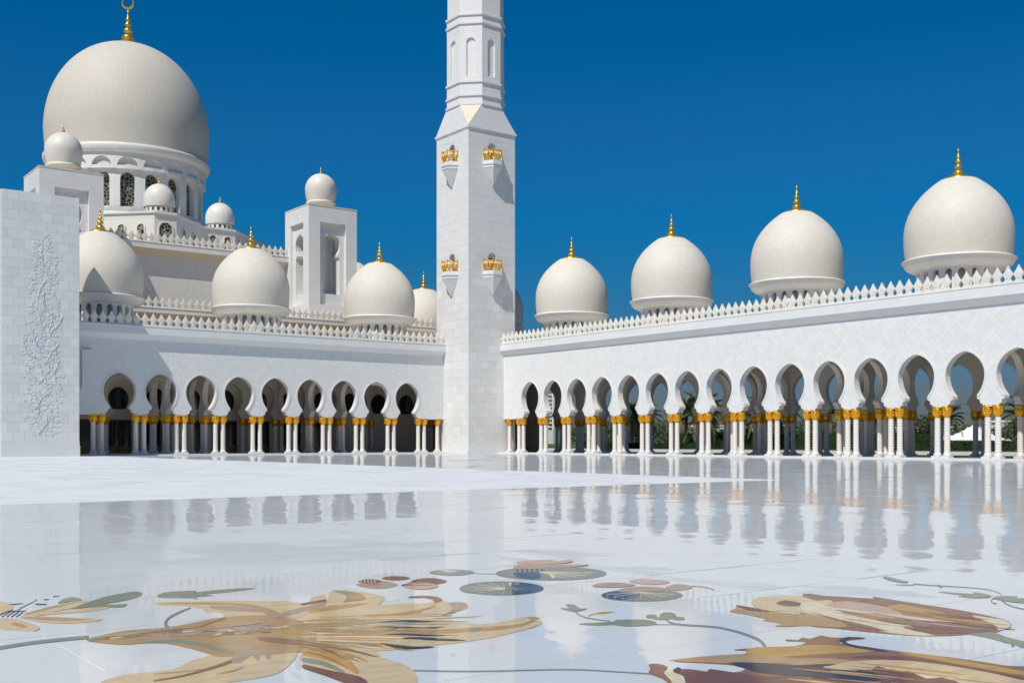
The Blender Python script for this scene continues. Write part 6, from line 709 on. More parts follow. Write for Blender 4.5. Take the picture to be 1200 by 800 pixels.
  ('petal','brown',0,[5.401,5.411,5.533,5.396,5.707,5.351,5.841,5.301,5.957,5.261,6.056,5.257,6.115,5.281,6.073,5.346,6.029,5.405,6.079,5.407,6.178,5.376,6.324,5.299,6.479,5.234,6.617,5.25,6.708,5.299,6.674,5.356,6.618,5.41,6.641,5.442,6.68,5.452,6.694,5.417,6.714,5.383,6.772,5.408,6.827,5.434,6.827,5.397,6.835,5.36,6.927,5.385,7.019,5.406,7.015,5.364,7.01,5.297,7.104,5.214,7.188,5.141,7.166,5.115,7.105,5.113,7.038,5.132,6.967,5.149,6.899,5.138,6.854,5.103,6.864,5.042,6.893,4.945,6.914,4.795,6.941,4.623,6.989,4.456,7.034,4.284,7.056,4.108,7.067,3.932,7.189,3.8,7.072,3.591,6.334,3.118,5.887,2.989,5.093,3.582,4.297,4.177,4.38,4.455,4.954,4.86,5.086,5.011,5.099,5.033,5.155,5.076,5.206,5.084,5.264,5.043,5.316,4.985,5.352,4.938,5.385,4.901,5.434,4.88,5.487,4.875,5.536,4.882,5.58,4.906,5.616,4.948,5.633,5.004,5.609,5.071,5.567,5.142,5.518,5.205,5.469,5.269,5.41,5.351]),
  ('petal','tan',1,[5.387,5.406,5.492,5.403,5.646,5.37,5.79,5.335,5.918,5.284,5.989,5.208,6.038,5.121,6.084,5.036,6.142,4.949,6.252,4.86,6.353,4.755,6.391,4.601,6.378,4.458,6.291,4.363,6.198,4.332,6.179,4.421,6.158,4.556,6.058,4.678,5.958,4.787,5.936,4.852,5.917,4.905,5.834,4.973,5.74,5.038,5.674,5.085,5.616,5.13,5.554,5.19,5.494,5.256,5.417,5.341]),
  ('petal','ochre',1,[6.076,5.333,6.147,5.372,6.23,5.375,6.33,5.325,6.446,5.253,6.594,5.203,6.729,5.122,6.813,4.931,6.827,4.772,6.715,4.786,6.562,4.855,6.445,4.906,6.328,4.956,6.193,4.994,6.074,5.035,5.989,5.094,5.951,5.164,5.996,5.253]),
  ('petal','maroon',1,[5.157,5.121,5.208,5.149,5.251,5.151,5.28,5.124,5.299,5.082,5.309,5.032,5.322,4.998,5.357,5.026,5.395,5.044,5.417,4.976,5.44,4.876,5.472,4.771,5.515,4.658,5.668,4.596,5.651,4.431,5.124,3.944,4.824,3.783,4.548,3.989,4.275,4.193,4.412,4.366,4.893,4.757,5.023,4.916,5.044,4.978,5.104,5.062]),
  ('petal','dark',2,[5.651,5.104,5.715,5.076,5.793,4.998,5.868,4.888,5.949,4.78,6.053,4.73,6.151,4.682,6.222,4.601,6.245,4.491,6.178,4.316,6.076,4.175,5.966,4.163,5.863,4.216,5.806,4.319,5.757,4.445,5.682,4.555,5.615,4.655,5.58,4.734,5.567,4.803,5.581,4.868,5.607,4.935,5.623,5.034]),
  ('petal','beige',2,[6.026,4.624,6.058,4.64,6.131,4.632,6.244,4.643,6.371,4.639,6.477,4.595,6.572,4.526,6.663,4.442,6.732,4.331,6.762,4.188,6.766,4.014,6.77,3.782,6.727,3.574,6.55,3.439,6.396,3.398,6.421,3.538,6.481,3.726,6.454,3.816,6.41,3.875,6.379,3.915,6.358,3.965,6.363,4.081,6.373,4.203,6.371,4.273,6.354,4.322,6.31,4.366,6.251,4.399,6.178,4.41,6.109,4.434,6.052,4.53]),
  ('petal','maroon',3,[6.251,4.399,6.313,4.428,6.353,4.43,6.338,4.383,6.31,4.319,6.298,4.255,6.302,4.208,6.352,4.223,6.388,4.226,6.323,4.123,6.263,4.017,6.315,3.993,6.377,3.977,6.376,3.919,6.33,3.838,6.231,3.702,6.1,3.619,5.897,3.708,5.762,3.871,5.903,4.083,6.117,4.292,6.201,4.372]),
  ('petal','cream',1,[6.375,4.363,6.464,4.331,6.544,4.236,6.539,4.079,6.5,3.905,6.461,3.732,6.407,3.626,6.314,3.691,6.235,3.816,6.227,3.919,6.254,4.023,6.304,4.123,6.354,4.217,6.36,4.31]),
  ('petal_vein','maroon',3,[6.476,4.715,6.532,4.716,6.619,4.687,6.704,4.623,6.78,4.527,6.825,4.395,6.848,4.244,6.849,4.084,6.833,3.929,6.806,3.78,6.774,3.668,6.737,3.621,6.713,3.635,6.73,3.738,6.754,3.883,6.76,4.032,6.751,4.184,6.718,4.326,6.67,4.454,6.609,4.558,6.548,4.637,6.495,4.689]),
  ('petal_vein','dark',3,[6.938,5.178,7.032,5.227,7.118,5.231,7.176,5.18,7.195,5.127,7.148,5.144,7.076,5.168,7.01,5.154,6.95,5.123,6.906,5.087,6.878,5.024,6.875,4.89,6.876,4.765,6.86,4.708,6.839,4.71,6.805,4.801,6.792,4.93,6.85,5.063]),
  ('petal_vein','ochre',3,[6.873,4.618,6.933,4.556,6.987,4.412,6.989,4.249,6.976,4.074,6.977,3.899,6.966,3.76,6.913,3.695,6.86,3.703,6.843,3.824,6.839,3.995,6.839,4.158,6.845,4.323,6.853,4.503]),
  ('petal_streak','beige',4,[6.347,3.945,6.354,3.902,6.371,3.845,6.394,3.784,6.415,3.727,6.437,3.671,6.46,3.612,6.484,3.562,6.505,3.53,6.507,3.531,6.506,3.573,6.497,3.632,6.482,3.695,6.463,3.754,6.439,3.81,6.409,3.867,6.378,3.916,6.351,3.947]),
  ('petal_streak','beige',4,[5.552,4.535,5.565,4.491,5.589,4.433,5.617,4.369,5.643,4.309,5.668,4.249,5.694,4.186,5.719,4.132,5.739,4.096,5.741,4.097,5.733,4.141,5.717,4.202,5.696,4.269,5.673,4.331,5.646,4.39,5.613,4.451,5.581,4.504,5.556,4.538]),
  ('petal_streak','ochre',4,[6.192,4.574,6.215,4.509,6.251,4.419,6.291,4.321,6.327,4.228,6.36,4.135,6.393,4.037,6.423,3.951,6.446,3.894,6.449,3.895,6.436,3.959,6.414,4.049,6.385,4.15,6.354,4.245,6.317,4.338,6.272,4.434,6.23,4.519,6.197,4.577]),
  ('petal_streak','brown',4,[6.077,4.279,6.082,4.24,6.096,4.19,6.115,4.137,6.134,4.088,6.153,4.04,6.175,3.99,6.197,3.947,6.218,3.921,6.22,3.922,6.22,3.961,6.213,4.013,6.2,4.069,6.183,4.12,6.162,4.168,6.135,4.216,6.106,4.257,6.082,4.282]),
  ('petal_streak','maroon',4,[5.707,4.464,5.728,4.402,5.763,4.318,5.803,4.225,5.84,4.139,5.875,4.053,5.911,3.962,5.944,3.883,5.97,3.831,5.972,3.832,5.959,3.893,5.936,3.978,5.906,4.073,5.873,4.161,5.835,4.247,5.789,4.336,5.745,4.415,5.711,4.467]),
  ('petal_streak','tan',4,[5.831,4.738,5.85,4.677,5.882,4.594,5.92,4.503,5.954,4.418,5.987,4.334,6.021,4.245,6.052,4.168,6.077,4.117,6.08,4.119,6.069,4.179,6.048,4.263,6.021,4.357,5.99,4.444,5.954,4.528,5.911,4.615,5.868,4.691,5.835,4.742]),
  ('petal_streak','brown',4,[6.12,4.488,6.126,4.458,6.14,4.418,6.157,4.375,6.172,4.335,6.188,4.294,6.204,4.252,6.22,4.215,6.233,4.191,6.236,4.193,6.233,4.223,6.224,4.265,6.213,4.311,6.199,4.352,6.182,4.392,6.162,4.433,6.141,4.468,6.124,4.491]),
  ('petal_streak','brown',4,[5.93,4.692,5.945,4.651,5.969,4.594,5.996,4.531,6.021,4.471,6.044,4.41,6.066,4.346,6.087,4.289,6.103,4.251,6.105,4.253,6.095,4.295,6.079,4.354,6.059,4.42,6.037,4.482,6.012,4.542,5.983,4.604,5.955,4.658,5.934,4.696]),
  ('petal_streak','ochre',4,[6.324,4.585,6.341,4.519,6.371,4.43,6.407,4.333,6.441,4.242,6.473,4.152,6.506,4.058,6.538,3.977,6.564,3.924,6.567,3.926,6.56,3.99,6.543,4.08,6.518,4.18,6.489,4.273,6.453,4.363,6.409,4.455,6.365,4.536,6.329,4.589]),
  ('petal_streak','maroon',4,[6.385,3.907,6.392,3.878,6.407,3.838,6.424,3.794,6.44,3.753,6.455,3.712,6.471,3.669,6.486,3.631,6.499,3.606,6.502,3.607,6.498,3.637,6.489,3.678,6.477,3.724,6.464,3.766,6.447,3.807,6.426,3.849,6.406,3.886,6.389,3.91]),
  ('petal_streak','beige',4,[6.388,4.551,6.41,4.486,6.445,4.396,6.485,4.297,6.52,4.203,6.552,4.109,6.584,4.01,6.612,3.924,6.634,3.866,6.636,3.867,6.624,3.931,6.602,4.021,6.575,4.123,6.545,4.218,6.509,4.312,6.466,4.409,6.424,4.495,6.393,4.555]),
  ('petal_streak','rose',4,[5.773,4.386,5.788,4.341,5.812,4.28,5.841,4.214,5.867,4.151,5.892,4.088,5.919,4.023,5.943,3.965,5.963,3.927,5.965,3.929,5.956,3.974,5.94,4.036,5.918,4.106,5.895,4.17,5.867,4.232,5.834,4.296,5.802,4.352,5.777,4.389]),
  ('petal_streak','tan',4,[6.4,3.855,6.416,3.793,6.446,3.709,6.481,3.618,6.514,3.534,6.545,3.449,6.578,3.361,6.608,3.285,6.609,3.254,6.611,3.255,6.63,3.295,6.614,3.379,6.59,3.472,6.562,3.558,6.526,3.643,6.483,3.73,6.44,3.807,6.404,3.858]),
  ('petal_streak','beige',4,[5.977,4.075,5.993,4.022,6.021,3.952,6.054,3.874,6.085,3.801,6.113,3.729,6.143,3.653,6.171,3.586,6.193,3.543,6.195,3.544,6.186,3.595,6.168,3.667,6.144,3.747,6.118,3.821,6.086,3.893,6.048,3.968,6.01,4.034,5.981,4.077]),
  ('petal_streak','beige',4,[5.974,4.523,5.992,4.477,6.019,4.413,6.049,4.342,6.077,4.275,6.102,4.207,6.128,4.136,6.15,4.073,6.167,4.03,6.17,4.032,6.158,4.078,6.14,4.144,6.117,4.217,6.093,4.286,6.065,4.353,6.032,4.422,6.001,4.484,5.978,4.526]),
 ]),
 ('floral_inlay', 'small cream and brown curled floor inlay petal at the tip of the huge flower', [
  ('petal','brown',2,[5.174,5.392,5.208,5.398,5.233,5.382,5.242,5.351,5.239,5.31,5.22,5.267,5.19,5.227,5.151,5.205,5.108,5.178,5.069,5.127,5.026,5.051,4.972,4.915,4.922,4.804,4.878,4.803,4.857,4.852,4.893,4.932,4.941,5.023,4.958,5.096,4.969,5.156,4.986,5.192,5.009,5.22,5.048,5.251,5.092,5.287,5.135,5.344]),
  ('petal','cream',2,[5.166,5.199,5.195,5.199,5.198,5.175,5.16,5.124,5.115,5.066,5.109,5.03,5.084,4.977,4.969,4.849,4.856,4.741,4.811,4.734,4.809,4.776,4.868,4.858,4.949,4.958,5.003,5.047,5.054,5.123,5.115,5.173]),
  ('petal_vein','dark',3,[5.173,5.161,5.223,5.19,5.263,5.205,5.262,5.184,5.235,5.147,5.178,5.103,5.126,5.07,5.116,5.077,5.125,5.102,5.143,5.131]),
 ]),
 ('leaf_inlay', 'pair of grey green floor inlay leaves on a wiry tendril at right edge', [
  ('leaf','green',1,[9.996,6.273,10.025,6.238,10.062,6.159,10.102,6.05,10.147,5.967,10.204,6.009,10.249,6.057,10.25,5.996,10.225,5.909,10.184,5.843,10.129,5.794,10.062,5.773,9.993,5.774,9.927,5.796,9.876,5.837,9.853,5.911,9.856,5.973,9.906,5.958,9.959,5.946,9.968,6.011,9.968,6.101,9.978,6.203]),
  ('leaf','green',1,[10.029,5.723,10.115,5.744,10.206,5.737,10.277,5.683,10.31,5.622,10.246,5.597,10.187,5.569,10.261,5.505,10.322,5.432,10.231,5.361,10.103,5.317,9.999,5.334,9.923,5.384,9.913,5.453,9.931,5.526,9.945,5.573,9.966,5.616,9.989,5.674]),
  ('tendril','slate',0,[10.33,6.779,10.344,6.731,10.364,6.663,10.387,6.587,10.412,6.518,10.44,6.457,10.472,6.398,10.501,6.34,10.522,6.282,10.533,6.223,10.539,6.164,10.536,6.106,10.522,6.05,10.496,5.995,10.458,5.941,10.414,5.889,10.367,5.844,10.316,5.803,10.261,5.767,10.211,5.738,10.173,5.72,10.144,5.712,10.12,5.714,10.098,5.719,10.07,5.718,10.035,5.712,9.997,5.703,9.957,5.691,9.909,5.672,9.853,5.641,9.799,5.607,9.753,5.575,9.719,5.547,9.7,5.527,9.693,5.51,9.69,5.497,9.688,5.487,9.729,5.51,9.731,5.519,9.733,5.532,9.74,5.547,9.755,5.565,9.784,5.587,9.823,5.615,9.863,5.64,9.893,5.657,9.925,5.67,9.962,5.681,9.998,5.689,10.032,5.695,10.059,5.696,10.081,5.691,10.107,5.69,10.146,5.701,10.207,5.73,10.277,5.77,10.346,5.815,10.404,5.861,10.453,5.909,10.498,5.961,10.536,6.017,10.563,6.073,10.577,6.129,10.579,6.187,10.573,6.246,10.562,6.305,10.541,6.363,10.511,6.422,10.479,6.481,10.45,6.541,10.426,6.611,10.402,6.687,10.382,6.755,10.367,6.803]),
  ('tendril','slate',0,[9.956,5.599,9.915,5.566,9.854,5.519,9.79,5.467,9.735,5.419,9.693,5.375,9.656,5.332,9.625,5.29,9.598,5.248,9.576,5.202,9.559,5.155,9.546,5.113,9.537,5.084,9.581,5.106,9.59,5.135,9.603,5.177,9.62,5.225,9.642,5.27,9.669,5.312,9.701,5.354,9.737,5.397,9.779,5.439,9.832,5.487,9.895,5.537,9.955,5.584,9.997,5.617]),
  ('tendril','slate',1,[10.459,6.58,10.5,6.589,10.509,6.57,10.446,6.514,10.373,6.461,10.34,6.453,10.339,6.472,10.393,6.527]),
 ]),
 ('leaf_inlay', 'two tiny green leaf slivers inlaid in the floor above the right brown bud', [
  ('leaf','green',0,[10.627,7.346,10.653,7.319,10.647,7.252,10.585,7.146,10.515,7.039,10.491,6.968,10.47,6.922,10.415,6.897,10.37,6.907,10.371,6.974,10.399,7.065,10.451,7.156,10.514,7.241,10.576,7.311]),
  ('leaf','slate',0,[10.128,6.855,10.18,6.85,10.236,6.818,10.262,6.762,10.258,6.715,10.198,6.72,10.135,6.751,10.117,6.807]),
 ]),
]
for iname, ilabel, parts in INLAYS:
    xs = [v for p in parts for v in p[3][0::2]]; ys = [v for p in parts for v in p[3][1::2]]
    ox, oy = sum(xs) / len(xs), sum(ys) / len(ys)
    root = empty(iname, (ox, oy, 0)); tag(root, ilabel, 'floor inlay')
    for q, (pn, c, lv, flat) in enumerate(parts):
        pts = [(flat[k] - ox, flat[k+1] - oy) for k in range(0, len(flat), 2)]
        z = .004 + lv * .0008 + q * .00001
        bm = bmesh.new(); vs = [bm.verts.new((x, y, z)) for x, y in pts]
        es = [bm.edges.new((vs[k], vs[(k+1) % len(vs)])) for k in range(len(vs))]
        bmesh.ops.triangle_fill(bm, use_beauty=True, edges=es)
        for f in bm.faces:
            if f.normal.z < 0: f.normal_flip()
        r = bmesh.ops.extrude_face_region(bm, geom=list(bm.faces))
        bmesh.ops.translate(bm, vec=(0, 0, -.003), verts=[v for v in r['geom'] if isinstance(v, bmesh.types.BMVert)])
        bmesh.ops.recalc_face_normals(bm, faces=bm.faces)
        me = bpy.data.meshes.new(pn); bm.to_mesh(me); bm.free(); me.materials.append(MI[c]); inst(pn, me, root)

# ------------------------------------------------------------------ arcade kit
BAY = 4.47
ARC = [(1.55, 4.32), (1.55, 4.52), (1.36, 4.58), (1.30, 4.74), (1.32, 4.88), (1.12, 4.93), (1.04, 5.06), (1.05, 5.22),
       (1.22, 5.44), (1.42, 5.74), (1.59, 6.12), (1.69, 6.52), (1.73, 6.92), (1.69, 7.32), (1.57, 7.68), (1.37, 8.02), (1.08, 8.35), (.72, 8.62), (.35, 8.79), (0, 8.87)]
ZT = 12.7
def arch_wall(mb, k0, k1, T, bay=BAY, z1=ZT, off=0.0, mi=0, mj=1):
    """k0..k1 bays of wall in the x-z plane, y from 0 to T, openings of outline ARC."""
    for k in range(k0, k1):
        cx = off + (k + .5) * bay
        h = bay / 2
        for sgn in (-1, 1):
            out = [(cx + sgn * h, ARC[0][1])] + [(cx + sgn * x, z) for x, z in ARC] + [(cx, z1), (cx + sgn * h, z1)]
            mb.poly([(x, 0, z) for x, z in out], mi); mb.poly([(x, T, z) for x, z in out], mi)
            prof = [(cx + sgn * h, ARC[0][1])] + [(cx + sgn * x, z) for x, z in ARC]
            for a, c in zip(prof[:-1], prof[1:]):
                mb.poly([(a[0], 0, a[1]), (c[0], 0, c[1]), (c[0], T, c[1]), (a[0], T, a[1])], mj)
def trim_mesh(w=.17, d=.05):
    m = MB(); pts = [(x, z) for x, z in ARC[7:]]
    full = pts + [(-x, z) for x, z in pts[::-1][1:]]
    outer = []
    for i, (x, z) in enumerate(full):
        a = full[max(i-1, 0)]; c = full[min(i+1, len(full)-1)]
        dx, dz = c[0] - a[0], c[1] - a[1]; l = math.hypot(dx, dz)
        outer.append((x + dz / l * w, z - dx / l * w))
    for i in range(len(full) - 1):
        a, c, e, f = full[i], full[i+1], outer[i+1], outer[i]
        m.poly([(a[0], -d, a[1]), (c[0], -d, c[1]), (e[0], -d, e[1]), (f[0], -d, f[1])])
        m.poly([(f[0], -d, f[1]), (e[0], -d, e[1]), (e[0], .01, e[1]), (f[0], .01, f[1])])
        m.poly([(a[0], -d, a[1]), (c[0], -d, c[1]), (c[0], .01, c[1]), (a[0], .01, a[1])])
    return m.mesh('arch_trim', M['trim'])
trim_me = trim_mesh()
def merlon_mesh(h=1.40, w=.43, mat='merlon'):
    o = [(1.0, 0), (1.0, .09), (.66, .13), (.52, .21), (.55, .29), (.74, .38), (.94, .46), (.96, .51), (.80, .58), (.60, .66), (.42, .75), (.22, .85), (.10, .92), (0, 1.0)]
    half = [(x * w, z * h) for x, z in o]
    m = MB(); out = half + [(-x, z) for x, z in half[::-1][1:]]
    m.xz(out, -.09, .09)
    for y0, y1 in ((-.13, -.085), (.085, .13)):
        m.xz([(x * .62, .2 * h + (z - .2 * h) * .78 if z > .2 * h else z + .16 * h) for x, z in [(w*.4, .28*h), (w*.42, .38*h), (w*.86, .6*h), (w*.3, .86*h), (0, .98*h), (-w*.3, .86*h), (-w*.86, .6*h), (-w*.42, .38*h), (-w*.4, .28*h)]], y0, y1)
    m.tube([(0, -.15, .56*h), (0, -.12, .56*h)], .085, 8)
    return m.mesh('merlon', M[mat])
mer_me = merlon_mesh(); mer_big = merlon_mesh(1.55, .50)
m = MB(); m.lathe([(.25, .42), (.243, 1.0), (.236, 3.45)], 20, cap=False)
shaft_me = m.mesh('column', M['shaft'])
m = MB(); m.box(-.375, .375, -.375, .375, 0, .17); m.lathe([(.35, .17), (.36, .22), (.31, .27), (.32, .33), (.27, .40), (.24, .46)], 20)
base_me = m.mesh('base', M['plinth'])
def leafy(a, t): return 1 + .10 * abs(math.cos(a * 4)) * (1 if t > .15 else 0) + .05 * math.cos(a * 8 + 12 * t)
m = MB(); m.lathe([(.24, 3.36), (.28, 3.39), (.25, 3.44), (.28, 3.50), (.33, 3.60), (.37, 3.76), (.40, 3.94), (.385, 4.08), (.35, 4.15), (.40, 4.21), (.39, 4.26)], 32, rad=leafy)
for k in range(8):
    a = 2 * math.pi * (k + .5) / 8
    for zz, rr in ((3.62, .40), (3.84, .44), (4.05, .44)):
        m.M = Matrix.Translation((math.cos(a) * rr * .86, math.sin(a) * rr * .86, zz)) @ Matrix.Diagonal((.06, .06, .10, 1))
        m.lathe([(.05, -1), (.8, -.5), (1, .1), (.6, .75), (.05, 1)], 7)
m.M = None; m.box(-.36, .36, -.36, .36, 4.26, 4.30)
cap_me = m.mesh('capital', M['gold'])
def column(parent, x, y, z=.12):
    c = inst('column', shaft_me, parent, (x, y, z), rz=random.random() * 6); inst('base', base_me, c, rz=-c.rotation_euler.z); inst('capital', cap_me, c, rz=-c.rotation_euler.z + random.choice((0, math.pi / 2)))
def pair(parent, x, y, along='x'):
    for s in (-.44, .44): column(parent, x + (s if along == 'x' else 0), y + (s if along == 'y' else 0))

def ring_arches(mb, N, r, z0, z1, w, zb, zt, thick, a0=0.0, mi=0, mj=0):
    """cylindrical wall of N sectors, each with a round-headed opening (w wide, zb..zt) cut through."""
    sec = 2 * math.pi / N; hw = sec * r / 2
    half = [(w / 2, zb)] + [(w / 2 * math.cos(t), zt - w / 2 + w / 2 * math.sin(t)) for t in [math.pi / 2 * k / 5 for k in range(6)]]
    half[-1] = (0, zt)
    for k in range(N):
        ac = a0 + k * sec
        def P(x, z, rr): a = ac + x / r; return (rr * math.cos(a), rr * math.sin(a), z)
        for sg in (-1, 1):
            for rr in (r, r - thick):
                mb.poly([P(sg * hw, z0, rr), P(0, z0, rr), P(0, zb, rr), P(sg * w / 2, zb, rr), P(sg * hw, zb, rr)], mi)
                mb.poly([P(sg * x, z, rr) for x, z in half] + [P(0, z1, rr), P(sg * w / 2, z1, rr)], mi)
                mb.poly([P(sg * w / 2, zb, rr), P(sg * hw, zb, rr), P(sg * hw, z1, rr), P(sg * w / 2, z1, rr), P(sg * w / 2, zt - w / 2, rr)], mi)
            pr = [(0, zb)] + half
            for a, c in zip(pr[:-1], pr[1:]):
                mb.poly([P(sg * a[0], a[1], r), P(sg * c[0], c[1], r), P(sg * c[0], c[1], r - thick), P(sg * a[0], a[1], r - thick)], mj)

def finial_mesh(s=1.0, cap=1.25, crescent=False):
    m = MB()
    p = [(cap, -.14), (cap, .08), (cap * .62, .28), (.46, .36), (.36, .42), (.31, .45), (.37, .50), (.38, .62), (.29, .76), (.14, .84), (.14, .90), (.27, 1.0), (.29, 1.10), (.22, 1.22), (.10, 1.30), (.10, 1.36),
         (.20, 1.45), (.21, 1.53), (.15, 1.63), (.07, 1.70), (.07, 1.75), (.14, 1.83), (.14, 1.9), (.08, 1.98), (.07, 2.0), (.045, 2.3), (.01, 2.65)]
    if crescent: p[:3] = [(cap, -.10), (cap, -.02), (cap * .55, .13)]
    m.lathe([(r * s * 1.08 if r < .5 else (r if r >= cap * .9 or not crescent else r), z * s) for r, z in p], 20)
    if crescent:
        m.M = Matrix.Translation((0, 0, 2.95 * s)) @ Matrix.Rotation(R(-36.8), 4, 'Z') @ Matrix.Rotation(R(90), 4, 'X')
        n = 22
        for k in range(n):
            a, c = [-1.15 + (2 * math.pi - .85) * (k + q) / n + math.pi / 2 + 1.6 for q in (0, 1)]
            ta, tc_ = [.14 * s * math.sin(math.pi * (k + q) / n) + .01 for q in (0, 1)]
            R_ = .42 * s
            for zz in (-.06 * s, .06 * s):
                m.poly([((R_ - ta) * math.cos(a), (R_ - ta) * math.sin(a), zz), (R_ * math.cos(a), R_ * math.sin(a), zz), (R_ * math.cos(c), R_ * math.sin(c), zz), ((R_ - tc_) * math.cos(c), (R_ - tc_) * math.sin(c), zz)])
            m.poly([(R_ * math.cos(a), R_ * math.sin(a), -.06*s), (R_ * math.cos(c), R_ * math.sin(c), -.06*s), (R_ * math.cos(c), R_ * math.sin(c), .06*s), (R_ * math.cos(a), R_ * math.sin(a), .06*s)])
    return m.mesh('finial', M['goldfin'])
# wing dome: origin on the roof (z = 13.4)
def shell_profile(r, zc, zb, ztop, n=22, fmax=.86):
    """sphere-like from zb (slightly pulled in) bulging at zc, closing in a slightly pointed crown at ztop"""
    pr = []
    for k in range(7):
        t = k / 6; z = zb + (zc - zb) * t; pr.append((r * math.sqrt(max(0, 1 - ((zc - z) / (zc - zb)) ** 2 * .075)), z))
    for k in range(1, n + 1):
        f = math.sin(math.asin(fmax) * k / n)
        pr.append((max(r * (1 - f * f) ** (.57 + .25 * f), .02), zc + (ztop - zc) * f))
    return pr
m = MB(); m.lathe(shell_profile(4.62, 6.25, 4.1, 12.15), 64, cap=False); shell_me = m.mesh('dome', M['dome'])
m = MB(); m.lathe([(3.55, 3.22), (3.75, 3.23), (4.1, 3.33), (4.4, 3.52), (4.52, 3.68), (4.57, 3.70), (4.62, 3.98), (4.80, 4.05), (4.80, 4.16), (4.62, 4.24), (4.4, 4.26)], 64); collar_me = m.mesh('collar', M['trim'])
m = MB(); ring_arches(m, 20, 3.55, 0, 3.3, .60, .95, 3.1, .45); m.lathe([(2.9, 0), (2.9, 3.3)], 32, mi=1); m.lathe([(3.75, .0), (3.75, .35), (3.6, .42)], 40)
drum_me = m.mesh('drum', [M['trim'], M['inner']])
fin_me = finial_mesh(1.12, 1.44)
def wing_dome(parent, x, y, z=13.38, label=None):
    d = inst('dome', shell_me, parent, (x, y, z)); inst('collar', collar_me, d); inst('drum', drum_me, d); inst('finial', fin_me, d, (0, 0, 11.33))
    if label: d['label'] = label
    return d

def wing(root, k0, kn, deep, trans, backopen, s0, xflip, ext=0):
    """root frame: x along the wall (left wing: towards -x is s), y into the building, z up.  bays run from k0 to kn in s."""
    sg = xflip
    def X(s): return sg * s
    w = MB()
    arch_wall(w, 0, kn, .7, off=0) if sg > 0 else arch_wall(w, -kn, 0, .7, off=0)
    w.box(min(X(s0), X(0)), max(X(s0), X(0)), 0, .7, 4.32, ZT)
    w.obj('facade_wall', [M['wall'], M['trim']], root)
    for k in range(kn): inst('arch_trim', trim_me, root, (X((k + .5) * BAY), 0, 0))
    a, c = sorted((X(s0), X(kn * BAY + ext)))
    m = MB()
    pr = [(0, 12.45), (-.18, 12.52), (-.47, 12.93), (-.53, 13.02), (-.53, 13.84), (-.57, 13.86), (-.57, 13.93), (.7, 13.93), (.7, 12.45)]
    n = len(pr); A = [m.P((a, y, z)) for y, z in pr]; B = [m.P((c, y, z)) for y, z in pr]
    for k in range(n): m.F((A[k], A[(k+1) % n], B[(k+1) % n], B[k]), 0)
    m.F(A); m.F(B[::-1]); m.obj('cornice', M['plain'], root)
    L = c - a; nm = int(L / .88)
    for k in range(nm): inst('merlon', mer_me, root, (a + (k + .5) * L / nm, -.28, 13.93))
    m = MB(); m.box(a, c, -.85, .85, -.4, .12); m.obj('plinth', M['plinth'], root)
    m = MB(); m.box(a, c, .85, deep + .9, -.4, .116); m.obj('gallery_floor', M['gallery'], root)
    m = MB(); m.box(a, c, .7, deep + .35, 12.75, 13.38); m.obj('roof', M['inner'], root)
    ow = deep
    m = MB()
    m.M = Matrix.Translation((0, ow, 0))
    if sg > 0: arch_wall(m, 0, kn, .6, off=0)
    else: arch_wall(m, -kn, 0, .6, off=0)
    m.M = None
    m.obj('rear_arcade' if backopen else 'rear_wall', [M['inner'], M['inner']], root)
    # front columns
    for k in range(kn + 1): pair(root, X(k * BAY), .35)
    column(root, X(-2.45), .35)
    for k in range(kn + 1): pair(root, X(k * BAY), ow + .3)
    for k in trans:
        m = MB(); m.M = Matrix.Translation((X(k * BAY) + .3, .7, 0)) @ Matrix.Rotation(math.pi / 2, 4, 'Z')
        arch_wall(m, 0, 3, .6, bay=(ow - .7) / 3, z1=12.7); m.M = None
        m.obj('cross_arcade', [M['inner'], M['inner']], root)
        for q in (1, 2):
            pair(root, X(k * BAY), .7 + q * (ow - .7) / 3, 'y')

# ------------------------------------------------------------------ left wing (its wall runs along x at y = 119.4)
LW = empty('arcade_wing', (75.0, 119.4, 0))
tag(LW, 'left white marble arcade wing, nine keyhole arches in front of dark glass doors', 'arcade')
wing(LW, 0, 9, 13.44, (2, 3, 6, 7), False, -3.4, -1, 51 - 9 * BAY)
for bx_ in ((0, .7, 4.32, ZT), (13.44, 14.04, 4.32, ZT)):
    m = MB(); m.box(-51, -9 * BAY - .001, *bx_); m.obj('end_wall', M['wall'], LW)
m = MB()
for k in range(11):
    cx = -(k + .5) * BAY
m.box(-11 * BAY, 3.2, 13.44 + 1.6, 13.44 + 1.9, .12, 12.7); m.obj('inner_wall', M['inner'], LW)
arch_glass = [(x * .70, 5.35 + (z - 5.2) * .74) for x, z in ARC[7:]]
gm = MB(); gp = arch_glass + [(-x, z) for x, z in arch_glass[::-1][1:]]; gm.xz(gp, -.06, 0); arch_glass_me = gm.mesh('arched_pane', M['glass'])
gm = MB()
for q in range(4): gm.box(-1.36 + q * .68 + .02, -1.36 + (q + 1) * .68 - .02, -.05, 0, .95, 3.95)
door_me = gm.mesh('door', M['glass'])
gm = MB(); gm.box(-1.42, 1.42, -.08, 0, .12, .9); kick_me = gm.mesh('kick_plate', M['brass'])
gm = MB(); gm.box(-1.5, -1.38, -.12, 0, .12, 4.1); gm.box(1.38, 1.5, -.12, 0, .12, 4.1); gm.box(-1.38, 1.38, -.12, 0, 3.97, 4.1); gm.box(-.03, .03, -.1, 0, .12, 3.97)
frame_me = gm.mesh('frame', M['dark'])
for k in range(-4, 11):
    cx = -(k + .5) * BAY
    if k >= 1 or k == -3: d = inst('door', door_me, LW, (cx, 13.44 + 1.59, 0)); inst('kick_plate', kick_me, d); inst('frame', frame_me, d)
    inst('arched_pane', arch_glass_me, LW, (cx, 13.44 + 1.59, 0))
